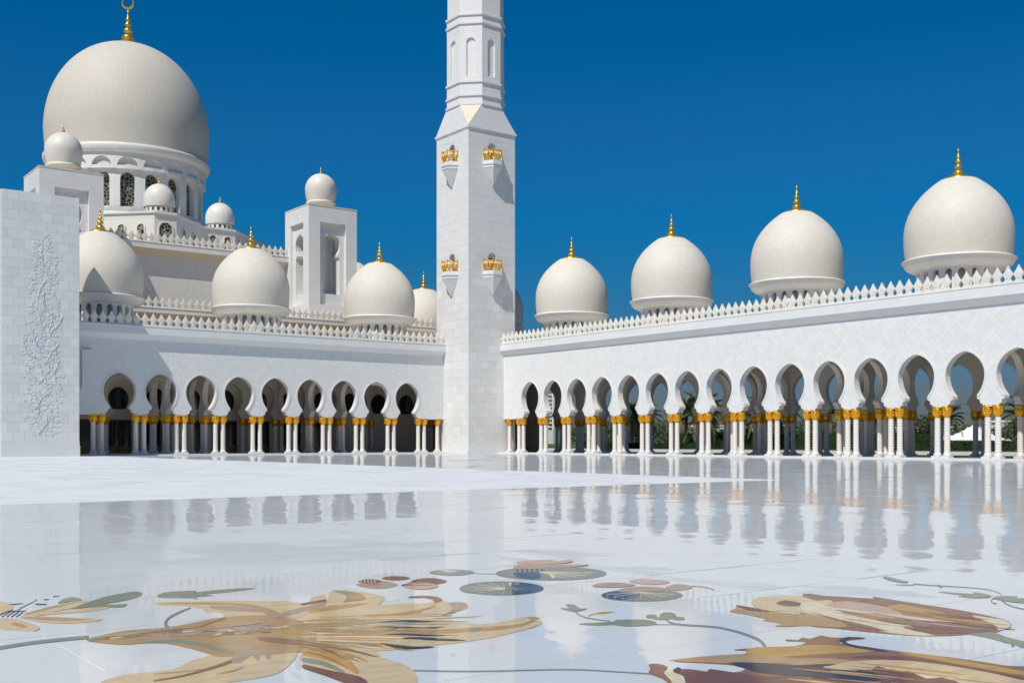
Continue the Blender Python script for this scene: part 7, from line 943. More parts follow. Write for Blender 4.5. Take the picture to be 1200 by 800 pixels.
for k, lb in ((.5, 'dome nearest the minaret on the left wing'), (4.5, 'middle dome of the left wing'), (8.5, 'dome half in shade beside the carved tower')):
    wing_dome(LW, -k * BAY, 7.0, label=lb)
# corner block roof and dome behind the minaret
m = MB(); m.box(3.4, 23.3, .9, 14.4, 12.76, 13.36); m.obj('corner_roof', M['inner'], LW)
wing_dome(LW, 15.7, 7.0, label='dome in the shade of the minaret')
# lattice screen beside the carved tower
m = MB(); m.box(-41.95, -41.1, -.30, -.02, 6.9, 10.95); m.box(-42.1, -40.95, -.40, -.02, 10.95, 11.1)
for q in range(20): m.box(-42.0, -41.95, -.26, -.06, 7.0 + q * .195, 7.12 + q * .195)
m.obj('lattice_screen', M['trim'], LW)

# ------------------------------------------------------------------ right wing (its wall runs along y at x = 83.7)
RW = empty('arcade_wing', (83.7, 110.5, 0), R(-90))
tag(RW, 'right white marble arcade wing, open arches with palms and garden showing through', 'arcade')
wing(RW, 0, 19, 13.44, (2, 3, 6, 7, 10, 11, 14, 15, 18), True, -3.3, 1)
for k, lb in ((.5, 'right wing dome nearest the minaret'), (4.5, 'second dome of the right wing from the minaret'), (8.5, 'third dome of the right wing from the minaret'), (12.5, 'largest looking dome of the right wing, nearest the viewer'), (16.5, None)):
    wing_dome(RW, k * BAY + (-.35 if k < 13 else 0), 7.0, label=lb)
m = MB(); m.box(-66, -23.0, .9, 14.3, 12.74, 13.34); m.obj('north_roof', M['inner'], RW)
m = MB(); m.box(-66, -23.5, .9, 1.5, .1, 12.7); m.obj('north_wall', M['inner'], RW)
for q in (1, 2): wing_dome(RW, (.5 - 4 * (q + 1)) * BAY, 7.0)

# ------------------------------------------------------------------ minaret
MX, MY = 78.24, 113.8; MS = 7.26
MN = empty('minaret', (MX + MS / 2, MY + MS / 2, 0))
tag(MN, 'tall square white marble minaret with gilded balconies at the corner of the courtyard', 'minaret')
H = MS / 2
m = MB(); m.box(-H + .40, H - .40, -H + .40, H - .40, -.4, 41.0); m.obj('core', M['joint'], MN)
m = MB(); m.box(-H - .06, H + .06, -H - .06, H + .06, -.3, 1.3); m.obj('plinth', M['plain'], MN)
# facing blocks: rows 1.04 m, running bond; wrap round the two faces seen and the other two
rowh = 1.037; nrows = 38; bw = MS / 6
blocks = {}
def block_me(w, h):
    k = (round(w, 3), round(h, 3))
    if k not in blocks:
        mm = MB(); g_ = .006; mm.box(g_, w - g_, 0, .05, g_, h - g_); blocks[k] = mm.mesh('block', M['block'])
    return blocks[k]
winz = [(36.9, 39.3), (23.0, 25.4)]
cnt = 0; far_b = MB()
def facing(parent, z0, rows, rowh, bw, width, faces, maxn, names='block'):
    global cnt
    for r_ in range(rows):
        z = z0 + r_ * rowh
        for fi, (org, ang) in enumerate(faces):
            cuts = [0.0]; x = bw * (.5 if r_ % 2 else 1.0)
            while x < width - .05: cuts.append(x); x += bw
            cuts.append(width)
            for a, c in zip(cuts[:-1], cuts[1:]):
                segs = [(a, c)]
                for wz0, wz1 in winz:
                    if z + rowh > wz0 and z < wz1:
                        l_, h_ = width / 2 - .62, width / 2 + .62
                        if c > l_ and a < h_: segs = [s for s in ((a, min(c, l_)), (max(a, h_), c)) if s[1] - s[0] > .12]
                for a_, c2 in segs:
                    Mx = Matrix.Translation(org) @ Matrix.Rotation(ang, 4, 'Z')
                    p = Mx @ Vector((a_, -.02, z))
                    if cnt < maxn and fi < 2:
                        o = inst(names, block_me(c2 - a_, rowh), parent, p, rz=ang); cnt += 1
                    else:
                        far_b.M = Mx; g_ = .006; far_b.box(a_ + g_, c2 - g_, -.02, .03, z + g_, z + rowh - g_); far_b.M = None
faces4 = [((-H, -H, 0), 0.0), ((-H, H, 0), R(-90)), ((H, -H, 0), R(90)), ((H, H, 0), R(180))]
facing(MN, 1.3, nrows, rowh, bw, MS, faces4, 299)
tag(far_b.obj('block_facing', M['block'], MN), kind='stuff')
m = MB(); m.box(-H - .17, H + .17, -H - .17, H + .17, 40.78, 41.05); m.box(-H - .08, H + .08, -H - .08, H + .08, 40.6, 40.78); m.obj('string_course', M['plain'], MN)
# square to octagon
def octa(a): t = a * math.tan(math.pi / 8); return [(-t, -a), (t, -a), (a, -t), (a, t), (t, a), (-t, a), (-a, t), (-a, -t)]
m = MB(); a8 = 3.52; O = octa(a8); sq = [(-H - .08, -H - .08), (H + .08, -H - .08), (H + .08, H + .08), (-H - .08, H + .08)]
zb, zt = 41.05, 44.15
for k in range(4):
    p, q = O[2*k], O[2*k+1]; A, B = sq[k], sq[(k+1) % 4]
    m.poly([(*A, zb), (*B, zb), (*q, zt), (*p, zt)]); nx = O[(2*k+2) % 8]
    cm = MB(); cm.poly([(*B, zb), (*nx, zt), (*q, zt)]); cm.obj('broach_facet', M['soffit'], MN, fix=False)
m.poly([(x, y, zt) for x, y in O]); m.obj('broach', M['plain'], MN)
def octband(mb, a, z0, z1): mb.prism(octa(a), z0, z1)
m = MB(); octband(m, 3.5, 44.1, 47.2); octband(m, 3.26, 47.2, 53.4); octband(m, 3.5, 53.4, 55.6); octband(m, 3.42, 55.6, 66)
# panels with arched niches: a facing slab per face, opened
m2 = MB()
for k in range(8):
    ang = k * math.pi / 4; fw = 2 * 3.49 * math.tan(math.pi / 8)
    m2.M = Matrix.Rotation(ang, 4, 'Z') @ Matrix.Translation((0, -3.49, 0))
    w = .56; z0_, z1_, zb_, zt_ = 47.2, 53.4, 47.75, 52.55
    half = [(w, zb_)] + [(w * math.cos(t), zt_ - w + w * math.sin(t)) for t in [math.pi / 2 * i / 6 for i in range(7)]]; half[-1] = (0, zt_)
    for sg in (-1, 1):
        m2.poly([(sg * fw/2, 0, z0_), (0, 0, z0_), (0, 0, zb_)] + [(sg * x, 0, z) for x, z in half] + [(0, 0, z1_), (sg * fw/2, 0, z1_)])
        pr = [(0, zb_)] + half
        for a, c in zip(pr[:-1], pr[1:]): m2.poly([(sg*a[0], 0, a[1]), (sg*c[0], 0, c[1]), (sg*c[0], .25, c[1]), (sg*a[0], .25, a[1])])
m2.M = None
shaft_o = m.obj('octagonal_shaft', M['shafttile'], MN); m2.obj('niche_panels', M['shafttile'], MN, fix=False)
bd = MB(); octband(bd, 3.66, 44.1, 44.33); mb_ = bd.mesh('moulding', M['plain'])
for z in (44.0, 45.15, 46.85, 54.25, 55.35): inst('moulding', mb_, MN, (0, 0, z - 44.1))
m = MB(); m.lathe([(3.5, 66), (4.6, 67.5), (4.6, 68.6), (3.0, 68.6), (3.0, 84), (3.9, 85.5), (3.9, 86.5), (1.8, 86.5), (1.8, 92), (2.3, 94), (1.6, 96.5), (.3, 98), (.05, 102)], 24, smooth=False); m.obj('upper_shaft', M['plain'], MN)
# balconies with windows on the four faces
WB, FB, DB = 2.9, 1.3, 1.22
def balcony_parts():
    tr = [(-WB/2, 0), (-FB/2, -DB), (FB/2, -DB), (WB/2, 0)]
    m = MB()
    m.prism(tr, -.40, 0); m.prism([(x * 1.06, y * 1.06 if y else 0) for x, y in tr], -.52, -.44); m.prism([(x*.97, y*.97) for x, y in tr], -.86, -.5)
    ap = (0, -.25, -3.0)
    for a, c in zip(tr[:-1], tr[1:]): m.poly([(a[0]*.95, a[1]*.95, -.86), (c[0]*.95, c[1]*.95, -.86), ap])
    m.poly([(-WB/2*.95, 0, -.86), ap, (0, 0, -3.0)]); m.poly([(WB/2*.95, 0, -.86), ap, (0, 0, -3.0)])
    plat = m.mesh('balcony', M['plain'])
    m = MB(); path = [(x * .93, y * .93) for x, y in tr]
    for (x, y) in path:
        m.lathe([(.09, 0), (.09, .12), (.06, .16), (.06, 1.32), (.10, 1.37), (.05, 1.43), (.08, 1.5), (.01, 1.6)], 8, c=(x, y, 0))
    for (a, c) in zip(path[:-1], path[1:]):
        for z in (.1, .32, 1.32): m.tube([(a[0], a[1], z), (c[0], c[1], z)], .04, 6)
        for t in ([.08, .16, .24, .32, .40, .60, .68, .76, .84, .92]):
            x, y = a[0] + (c[0] - a[0]) * t, a[1] + (c[1] - a[1]) * t
            m.tube([(x, y, .1), (x, y, 1.32)], .028, 5)
        mx, my = (a[0] + c[0]) / 2, (a[1] + c[1]) / 2; dx, dy = (c[0] - a[0]), (c[1] - a[1]); l = math.hypot(dx, dy); dx /= l; dy /= l
        for rr in (.36, .2):
            m.tube([(mx + dx * rr * .75 * math.cos(t), my + dy * rr * .75 * math.cos(t), .82 + rr * math.sin(t)) for t in [2 * math.pi * q / 10 for q in range(11)]], .03, 5)
        for sx in (-1, 1):
            m.tube([(mx + dx * .1 * sx, my + dy * .1 * sx, .82), (mx + dx * l * .4 * sx, my + dy * l * .4 * sx, 1.25)], .028, 5)
            m.tube([(mx + dx * .1 * sx, my + dy * .1 * sx, .82), (mx + dx * l * .4 * sx, my + dy * l * .4 * sx, .4)], .028, 5)
    rail = m.mesh('railing', M['goldrail'])
    m = MB(); w = .6; half = [(w, 0), (w, .05)] + [(w * math.cos(t), 1.8 + w * math.sin(t)) for t in [math.pi / 2 * q / 6 for q in range(7)]]
    out = half[:-1] + [(0, 2.4)] + [(-x, z) for x, z in half[:-1][::-1]]
    m.poly([(x, .36, z) for x, z in out], 0)
    m.box(-.42, .42, .30, .345, .0, 1.75, 1)
    win = m.mesh('window', [M['joint'], M['dark']])
    m = MB(); 
    hw2 = w + .0; o2 = [(x * 1.0, z) for x, z in out]
    for a, c in zip(o2[:-1], o2[1:]): m.poly([(a[0], -.02, a[1]), (c[0], -.02, c[1]), (c[0], .37, c[1]), (a[0], .37, a[1])])
    # spandrels closing the square hole left in the facing around the round head
    for sg in (-1, 1): m.poly([(sg * .62, -.018, 0), (sg * .62, -.018, 3.3), (0, -.018, 3.3), (0, -.018, 2.4)] + [(sg * x, -.018, z) for x, z in half[:-1][::-1]])
    fr = m.mesh('window_head', M['block'])
    return plat, rail, win, fr
plat, rail, win, fr = balcony_parts()
for (z0, z1) in winz:
    for ang in (0, -90, 90, 180):
        p = Matrix.Rotation(R(ang), 4, 'Z') @ Vector((0, -H - .02, z0))
        bo = inst('balcony', plat, MN, p, R(ang)); inst('railing', rail, bo); 
        w_ = inst('window', win, MN, Matrix.Rotation(R(ang), 4, 'Z') @ Vector((0, -H + .0, z0)), R(ang)); inst('window_head', fr, w_)
# corner gallery between the wings
m = MB(); m.box(9.1, 23.3, -5.55, .88, 12.76, 13.36); m.obj('corner_roof', M['inner'], LW)
m = MB(); m.box(3.2, 23.3, 15.04, 15.34, .12, 12.7); m.obj('corner_wall', M['inner'], LW)
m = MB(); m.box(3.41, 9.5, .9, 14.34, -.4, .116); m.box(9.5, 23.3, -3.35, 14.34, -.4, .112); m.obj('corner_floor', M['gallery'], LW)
m = MB(); m.M = Matrix.Translation((0, 13.44, 0)); arch_wall(m, -3, 0, .6); m.box(-5 * BAY, -3 * BAY, 0, .6, 0, 12.7); m.M = None; m.obj('corner_arcade', [M['inner'], M['inner']], RW)
m = MB(); m.M = Matrix.Translation((0, .7, 0)); arch_wall(m, -5, -2, .6); m.M = None; m.obj('corner_arcade', [M['inner'], M['inner']], RW)
for k in range(-5, 0): pair(RW, k * BAY, 13.74)
for k in (-3, -4, -5): pair(RW, k * BAY, 1.0)

# ------------------------------------------------------------------ carved tower at the left
PT = empty('carved_tower', (24.23, 114.4, 0))
tag(PT, 'plain white marble gate tower with a carved climbing flower relief at the left edge', 'tower')
PW, PD, PH = 7.21, 6.2, 25.8
m = MB(); m.box(.02, PW - .02, .02, PD - .02, -.4, PH); m.obj('core', M['joint'], PT)
m = MB(); m.box(-.07, PW + .07, -.07, PD + .07, -.3, 1.05); m.box(-.03, PW + .03, -.03, PD + .03, 1.05, 1.5); m.obj('plinth', M['panel'], PT)
cnt = 0; far_b = MB(); winz_save = winz; winz = []
facing(PT, 1.5, 26, .9345, 1.03, PW, [((0, 0, 0), 0.0)], 290, 'panel')
for o in [c for c in PT.children if c.name.startswith('panel')]: pass
cnt = 999
facing(PT, 1.5, 26, .9345, 1.03, PD, [((0, PD, 0), R(-90)), ((PW, 0, 0), R(90))], 0, 'panel')
tag(far_b.obj('side_panels', M['panel'], PT), kind='stuff'); winz = winz_save
# carved relief: stems and leaves standing 6 cm off the wall
m = MB(); rnd = random.Random(11)
def leaf(cx, cz, a, L, W, h=.07):
    h *= .30
    o = [(0, 0), (.25, .42), (.5, .5), (.78, .30), (1, 0), (.78, -.30), (.5, -.5), (.25, -.42)]
    ids = []
    for x, z in o:
        X_, Z_ = cx + math.cos(a) * x * L - math.sin(a) * z * W, cz + math.sin(a) * x * L + math.cos(a) * z * W
        ids.append((m.P((X_, -.02, Z_)), m.P((X_, -.02 - h * .55, Z_))))
    c = m.P((cx + math.cos(a) * .5 * L, -.02 - h * 1.5, cz + math.sin(a) * .5 * L))
    n = len(ids)
    for k in range(n):
        j = (k + 1) % n; m.F((ids[k][0], ids[j][0], ids[j][1], ids[k][1])); m.F((ids[k][1], ids[j][1], c))
def env(t):      # centre and half width of the relief at height t (0..1)
    z = 2.0 + t * 19.6
    pts = [(0, 3.9, 1.55), (.12, 3.5, 1.8), (.30, 3.9, 1.75), (.45, 3.6, 1.9), (.62, 4.1, 1.5), (.74, 3.75, 1.1), (.85, 3.95, 1.15), (.94, 3.8, 1.0), (1.0, 4.0, .25)]
    for a, c in zip(pts[:-1], pts[1:]):
        if t <= c[0]:
            u = (t - a[0]) / (c[0] - a[0]); return z, a[1] + (c[1] - a[1]) * u, a[2] + (c[2] - a[2]) * u
    return z, 4, .2
for s in range(26):                                        # winding stems
    t = rnd.random() * .86; z, cx, hw = env(t); x = cx + rnd.uniform(-.7, .7) * hw; a = rnd.uniform(.6, 2.5); pts = []
    for k in range(12):
        pts.append((x, -.045, z)); a += rnd.uniform(-.4, .4) + (.9 * (1.57 - a)) * .12; x += math.cos(a) * .2; z += math.sin(a) * .2
        _, c2, h2 = env(min(1, max(0, (z - 2) / 19.6)))
        if abs(x - c2) > h2: a = 1.57 + (1 if x > c2 else -1) * .8
    m.tube(pts, .038, 5)
    for k in range(1, 11, 2):
        leaf(pts[k][0], pts[k][2], a + rnd.choice((-1, 1)) * rnd.uniform(.7, 1.4), rnd.uniform(.35, .6), rnd.uniform(.16, .28), .09)
for k in range(520):
    t = rnd.random(); z, cx, hw = env(t); x = cx + rnd.uniform(-1, 1) * hw
    if rnd.random() < .16:
        a0 = rnd.random() * 6
        for q in range(6): leaf(x, z, a0 + q * math.pi / 3, rnd.uniform(.26, .36), .2, .1)
    else: leaf(x, z, rnd.uniform(-.4, 3.5), rnd.uniform(.28, .52), rnd.uniform(.13, .24), rnd.uniform(.06, .11))
tag(m.obj('floral_relief', M['relief'], PT), kind='stuff')

# ------------------------------------------------------------------ prayer hall
PHL = empty('prayer_hall', (60, 150, 0))
tag(PHL, 'large domed white prayer hall rising in tiers behind the left arcade wing', 'mosque hall')
def L(x, y): return x - 60, y - 150
def hbox(name, x0, x1, y0, y1, z0, z1, mat):
    m = MB(); m.box(x0 - 60, x1 - 60, y0 - 150, y1 - 150, z0, z1); return m.obj(name, M[mat], PHL)
def cornice_h(x0, x1, y, z0, out, drop, fas, name='cornice'):
    """cornice along x on a wall whose face is at y; z0 = top"""
    m = MB(); pr = [(y, z0 - fas - drop), (y - out, z0 - fas), (y - out, z0 - .08), (y - out - .06, z0 - .06), (y - out - .06, z0), (y + .6, z0), (y + .6, z0 - fas - drop)]
    n = len(pr); A = [m.P((x0 - 60, q - 150, z)) for q, z in pr]; B = [m.P((x1 - 60, q - 150, z)) for q, z in pr]
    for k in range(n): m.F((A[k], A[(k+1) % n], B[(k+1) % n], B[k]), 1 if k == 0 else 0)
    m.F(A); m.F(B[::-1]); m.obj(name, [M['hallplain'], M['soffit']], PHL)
def merlons_h(x0, x1, y, z, mesh=None, sp=.88):
    n = int((x1 - x0) / sp)
    for k in range(n): inst('merlon', mesh or mer_me, PHL, (x0 - 60 + (k + .5) * (x1 - x0) / n, y - 150, z))
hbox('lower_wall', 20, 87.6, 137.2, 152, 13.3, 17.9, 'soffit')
cornice_h(20, 87.8, 137.2, 18.1, 1.0, .7, .65)
merlons_h(26, 87.8, 136.5, 18.1)
hbox('upper_wall', 25, 77, 160.1, 200, 12, 30.0, 'hall')
cornice_h(25, 77.5, 160.1, 30.27, 1.15, .9, .85)
merlons_h(38, 77.5, 159.3, 30.27, mer_big, .95)
# towers with keyhole niches
def niche_face(mb, W, z0, z1, mi=0):
    """face of a tower in the x-z plane, width W, recessed frame with a keyhole niche"""
    F0, F1, FW = 22.4, 34.9, 2.2
    n0 = 24.1
    mb.poly([(-W/2, 0, z0), (W/2, 0, z0), (W/2, 0, F0), (-W/2, 0, F0)]); mb.poly([(-W/2, 0, F1), (W/2, 0, F1), (W/2, 0, z1), (-W/2, 0, z1)])
    for sg in (-1, 1):
        mb.poly([(sg*W/2, 0, F0), (sg*FW, 0, F0), (sg*FW, 0, F1), (sg*W/2, 0, F1)])
        mb.poly([(sg*FW, 0, F0), (sg*FW, .5, F0), (sg*FW, .5, F1), (sg*FW, 0, F1)])
    for z in (F0, F1): mb.poly([(-FW, 0, z), (FW, 0, z), (FW, .5, z), (-FW, .5, z)])
    key = [(1.38, n0), (1.38, 29.4), (1.30, 29.7), (1.08, 29.9), (1.04, 30.2), (1.2, 30.5), (1.42, 31.0), (1.48, 31.6), (1.40, 32.2), (1.15, 32.75), (.7, 33.1), (0, 33.45)]
    for sg in (-1, 1):
        mb.poly([(sg*FW, .5, F0), (0, .5, F0), (0, .5, n0)] + [(sg*x, .5, z) for x, z in key] + [(0, .5, F1), (sg*FW, .5, F1)])
        pr = [(0, n0)] + key
        for a, c in zip(pr[:-1], pr[1:]): mb.poly([(sg*a[0], .5, a[1]), (sg*c[0], .5, c[1]), (sg*c[0], 3.2, c[1]), (sg*a[0], 3.2, a[1])])
    mb.poly([(-2, 3.2, F0), (2, 3.2, F0), (2, 3.2, F1), (-2, 3.2, F1)])
def small_dome_meshes(r=2.35):
    a = MB(); a.lathe([(r * .96, .85), (r * .99, 1.2), (r, 1.9)] + [(max(.02, r * math.cos(t)), 1.9 + r * 1.13 * math.sin(t)) for t in [math.pi / 2 * q / 14 for q in range(1, 15)]], 40, cap=False)
    c = MB(); c.lathe([(r * .88, 0), (r * .88, .5), (r * .96, .55), (r * 1.02, .68), (r * 1.02, .86), (r * .96, .92)], 40)
    t_ = MB(); t_.lathe([(r * .90, 1.35), (r * .975, 2.0), (r * 1.03, 2.9), (r * 1.035, 3.25)] + [(max(.02, r * 1.035 * math.cos(q)), 3.25 + r * 1.09 * math.sin(q)) for q in [math.pi / 2 * k / 14 for k in range(1, 15)]], 40, cap=False)
    u_ = MB(); u_.lathe([(r * .84, 0), (r * .84, .8), (r * .93, .9), (r * .97, 1.02), (r * .97, 1.28), (r * .90, 1.38)], 40)
    return a.mesh('dome', M['turret']), c.mesh('collar', M['turret']), t_.mesh('dome', M['turret']), u_.mesh('collar', M['turret'])
sd_me, sc_me, td_me, tc_me = small_dome_meshes()
sfin = finial_mesh(.5, .38)
sw = MB(); ring_arches(sw, 16, 2.1, 0, .85, .36, .12, .72, .3); sw.lathe([(1.78, 0), (1.78, .8)], 20, mi=1)
swm = sw.mesh('drum', [M['turret'], M['dark']])
def small_dome(parent, x, y, z, windows=False, s=1.0):
    d = inst('dome', sd_me if windows else td_me, parent, (x, y, z + (.35 if windows else 0)))
    inst('drum', swm, d, (0, 0, 0)) if windows else inst('collar', tc_me, d)
    inst('finial', sfin, d, (0, 0, 4.5 if windows else 5.75))
    return d
for (x, y, lb) in ((83.5 - 8.24 / 2 - .02, 156.1, 'niche tower standing clear against the sky'), (40.85, 156.1, 'niche tower partly behind the carved tower')):
    W = 8.2; m = MB()
    for k in range(4):
        m.M = Matrix.Rotation(k * math.pi / 2, 4, 'Z') @ Matrix.Translation((0, -W / 2, 0)); niche_face(m, W, 12, 37.3)
    m.M = None; m.poly([(-W/2, -W/2, 37.3), (W/2, -W/2, 37.3), (W/2, W/2, 37.3), (-W/2, W/2, 37.3)])
    t = m.obj('niche_tower', M['hallblock'] if 'hallblock' in M else M['plain'], PHL, (x - 60, y - 150, 0)); t['label'] = lb
    m = MB(); m.box(-W/2 - .05, W/2 + .05, -W/2 - .05, W/2 + .05, 37.302, 37.45); m.obj('coping', M['soffit'], t)
    small_dome(PHL, x - 60, y - 150, 37.45)
# small dome hidden beyond the left tower, second dome right of the clear tower
small_dome(PHL, *L(38.6, 170), 30.9)
hbox('rear_block', 30, 44, 165, 180, 20, 30.9, 'hallplain')
wd = wing_dome(PHL, *L(90.6, 167), 20.5)
hbox('rear_block', 84.5, 97, 160.5, 174, 10, 20.5, 'hallplain')
# stepped base under the great dome
DC = (67.2, 211.9)
plan = [(50.0, 170.0), (55.9, 164.0), (59.3, 164.0), (66.2, 170.9), (66.2, 171), (71.5, 171.0), (73.5, 173.0), (84, 184), (92, 200), (88, 232), (60, 240), (36, 228), (34, 196), (42, 178)]
zA = 35.6
m = MB(); m.prism([L(x, y) for x, y in plan], 28, zA); base = m.obj('dome_base', M['hall'], PHL)
m = MB(); m.prism([(lambda v: (v[0], v[1]))(L(DC[0] + (x - DC[0]) * 1.006, DC[1] + (y - DC[1]) * 1.006)) for x, y in plan], zA + .003, zA + .25); m.obj('coping', M['hallplain'], PHL)
def wall_window(p, ang, z0, h, w, parent=PHL):
    m = MB(); half = [(w/2, 0)] + [(w/2*1.0*math.cos(t), h - w/2 + w/2*math.sin(t)) for t in [math.pi/2*q/6 for q in range(7)]]; half[-1] = (0, h)
    out = half + [(-x, z) for x, z in half[:-1][::-1]]; fw = .16
    fo = [(x * (1 + 2*fw/w), z * (1 + .1/h) + (-.08 if z < .01 else .05)) for x, z in out]
    n = len(out)
    for k in range(n):
        a, c, e, f = out[k], out[(k+1) % n], fo[(k+1) % n], fo[k]
        m.poly([(a[0], -.14, a[1]), (c[0], -.14, c[1]), (e[0], -.14, e[1]), (f[0], -.14, f[1])], 0)
        m.poly([(f[0], -.14, f[1]), (e[0], -.14, e[1]), (e[0], 0, e[1]), (f[0], 0, f[1])], 0); m.poly([(a[0], -.14, a[1]), (c[0], -.14, c[1]), (c[0], 0, c[1]), (a[0], 0, a[1])], 0)
    fr_ = m.mesh('window', M['hallplain']); m = MB(); m.poly([(x, -.02, z) for x, z in out]); pn = m.mesh('pane', M['tracery'])
    o = inst('window', fr_, parent, (*L(*p), z0), ang); inst('pane', pn, o)
for p, ang, z0, h, w in (((52.2, 167.7), -45, 31.4, 2.6, 1.1), ((54.4, 165.5), -45, 31.4, 2.6, 1.1), ((57.6, 164.0), 0, 30.6, 3.7, 2.0), ((61.0, 165.7), 45, 31.2, 2.7, 1.1), ((63.6, 168.3), 45, 31.2, 2.7, 1.1),
                         ((67.7, 171.0), 0, 31.9, 2.7, 1.1), ((70.2, 171.0), 0, 31.9, 2.7, 1.1), ((72.6, 172.1), 45, 31.9, 2.7, 1.1)):
    wall_window(p, R(ang), z0, h, w)
small_dome(PHL, *L(57.75, 167.2), zA + .25, True, 1.0)
small_dome(PHL, *L(70.4, 174.6), zA + .25, True, 1.0)
# great dome
gx, gy = L(*DC)
m = MB(); m.lathe([(20.5, zA + .2), (18, 38.6), (15.2, 42.2)], 20, smooth=False, cap=False, c=(gx, gy, 0)); m.obj('skirt', M['hallplain'], PHL)
pr = [(14.55 + .35 * t, 54.3 + 5.2 * t) for t in (0, .2, .4, .7)] + [(14.9 * math.cos(a) ** .95, 59.5 + 17.2 * math.sin(a)) for a in [math.pi / 2 * k / 30 for k in range(30)]] + [(.3, 76.7)]
m = MB(); m.lathe(pr, 96, cap=False); gd = m.obj('dome', M['bigdome'], PHL, (gx, gy, 0)); gd['label'] = 'great dome, by far the largest'
m = MB(); NW = 20
ring_arches(m, NW, 13.7, 41.8, 52.6, 2.5, 43.4, 49.6, 1.0, a0=R(-90 - 0)); m.lathe([(12.75, 42), (12.75, 50)], 60, mi=1, cap=False)
m.obj('drum', [M['hallplain'], M['tracery']], gd)
m = MB()
ring_arches(m, NW, 14.25, 50.6, 53.0, 3.5, 50.0, 52.2, .55, a0=R(-90))
m.obj('corbel_arches', M['hallplain'], gd)
m = MB(); m.lathe([(13.8, 52.9), (14.7, 53.0), (14.9, 53.4), (15.05, 53.9), (15.05, 54.35), (14.8, 54.5), (14.4, 54.55)], 96); m.obj('collar', M['hallplain'], gd)
inst('finial', finial_mesh(2.8, 2.9, True), gd, (0, 0, 76.4))

# ------------------------------------------------------------------ garden beyond the right wing
m = MB(); m.box(98.6, 101.2, 10, 176, -.4, .12); tag(m.obj('terrace', M['plinth']), kind='structure')
m = MB(); m.poly([(101.2, 5, -.12), (118, 5, -.12), (118, 240, -.12), (101.2, 240, -.12)]); tag(m.obj('pool_water', M['water']), kind='structure')
m = MB(); m.box(118, 119.2, 5, 240, -.5, .32); tag(m.obj('pool_kerb', M['plinth']), kind='structure')
m = MB(); m.poly([(119.2, 5, .16), (124, 5, .16), (124, 240, .16), (119.2, 240, .16)]); tag(m.obj('path', M['sand']), kind='structure')
gv, gf = MB(), None
rnd = random.Random(5)
gv.poly([(124, 0, .2), (190, 0, .9), (190, 260, .9), (124, 260, .2)])
tag(gv.obj('lawn', M['grass']), kind='structure')
gv = MB()
for k in range(14000):
    x = 124.2 + rnd.random() ** 1.5 * 22; y = rnd.uniform(40, 200); a = rnd.random() * 3.14; h = rnd.uniform(.08, .28); z = .2 + (x - 124) * .0106
    gv.poly([(x, y, z), (x + .07 * math.cos(a), y + .07 * math.sin(a), z), (x + .03, y + .02, z + h)])
tag(gv.obj('grass', M['grass'], fix=False), kind='stuff')
def foliage(mb, c, rad, n, size, rnd, zsq=1.0):
    for _ in range(n):
        while True:
            p = Vector((rnd.uniform(-1, 1), rnd.uniform(-1, 1), rnd.uniform(-1, 1)))
            if .25 < p.length < 1: break
        p = Vector((p.x * rad[0], p.y * rad[1], p.z * rad[2])) + Vector(c)
        u = Vector((rnd.gauss(0, 1), rnd.gauss(0, 1), rnd.gauss(0, .6))).normalized(); v = u.cross(Vector((rnd.gauss(0, 1), rnd.gauss(0, 1), rnd.gauss(0, 1)))).normalized()
        s = size * rnd.uniform(.6, 1.3)
        mb.poly([p - u * s, p - v * s * .45, p + u * s, p + v * s * .45])
def hedge(x, y0, y1, z0, h, w, label, name='hedge'):
    root = empty(name, (x, (y0 + y1) / 2, 0)); tag(root, label, 'hedge', 'clipped hedges beyond the pool')
    L_ = (y1 - y0); m = MB(); m.box(-w/2 + .18, w/2 - .18, -L_/2, L_/2, z0, z0 + h - .12); m.obj('hedge_core', M['hedge'], root)
    m = MB()
    for _ in range(int(L_ * 110)):
        q = rnd.random(); y = rnd.uniform(-L_/2, L_/2)
        if q < .45: x_, z = -w/2 + rnd.uniform(-.02, .2), z0 + rnd.random() * h
        elif q < .9: x_, z = rnd.uniform(-w/2, w/2), z0 + h - rnd.uniform(-.04, .12)
        else: x_, z = w/2 - rnd.random() * .2, z0 + rnd.random() * h
        u = Vector((rnd.gauss(0, 1), rnd.gauss(0, 1), rnd.gauss(0, 1))).normalized(); v = u.cross(Vector((0.3, rnd.gauss(0, 1), 1))).normalized(); s = rnd.uniform(.06, .14)
        p = Vector((x_, y, z)); m.poly([p - u * s, p - v * s * .5, p + u * s, p + v * s * .5])
    tag(m.obj('leaves', M['hedge'], root, fix=False), kind='stuff')
hedge(128, 58, 90, .3, 1.3, 1.8, 'low clipped hedge beyond the pool in front of the white tents')
hedge(133, 84, 112, .3, 2.35, 2.0, 'tall clipped hedge beyond the pool, middle of the right arcade')
hedge(128, 118, 150, .3, 1.0, 1.6, 'low clipped hedge beyond the pool seen through the arches near the minaret')
hedge(134, 112.5, 134, .4, 2.5, 2.0, 'dark clipped hedge beyond the pool between two palms')
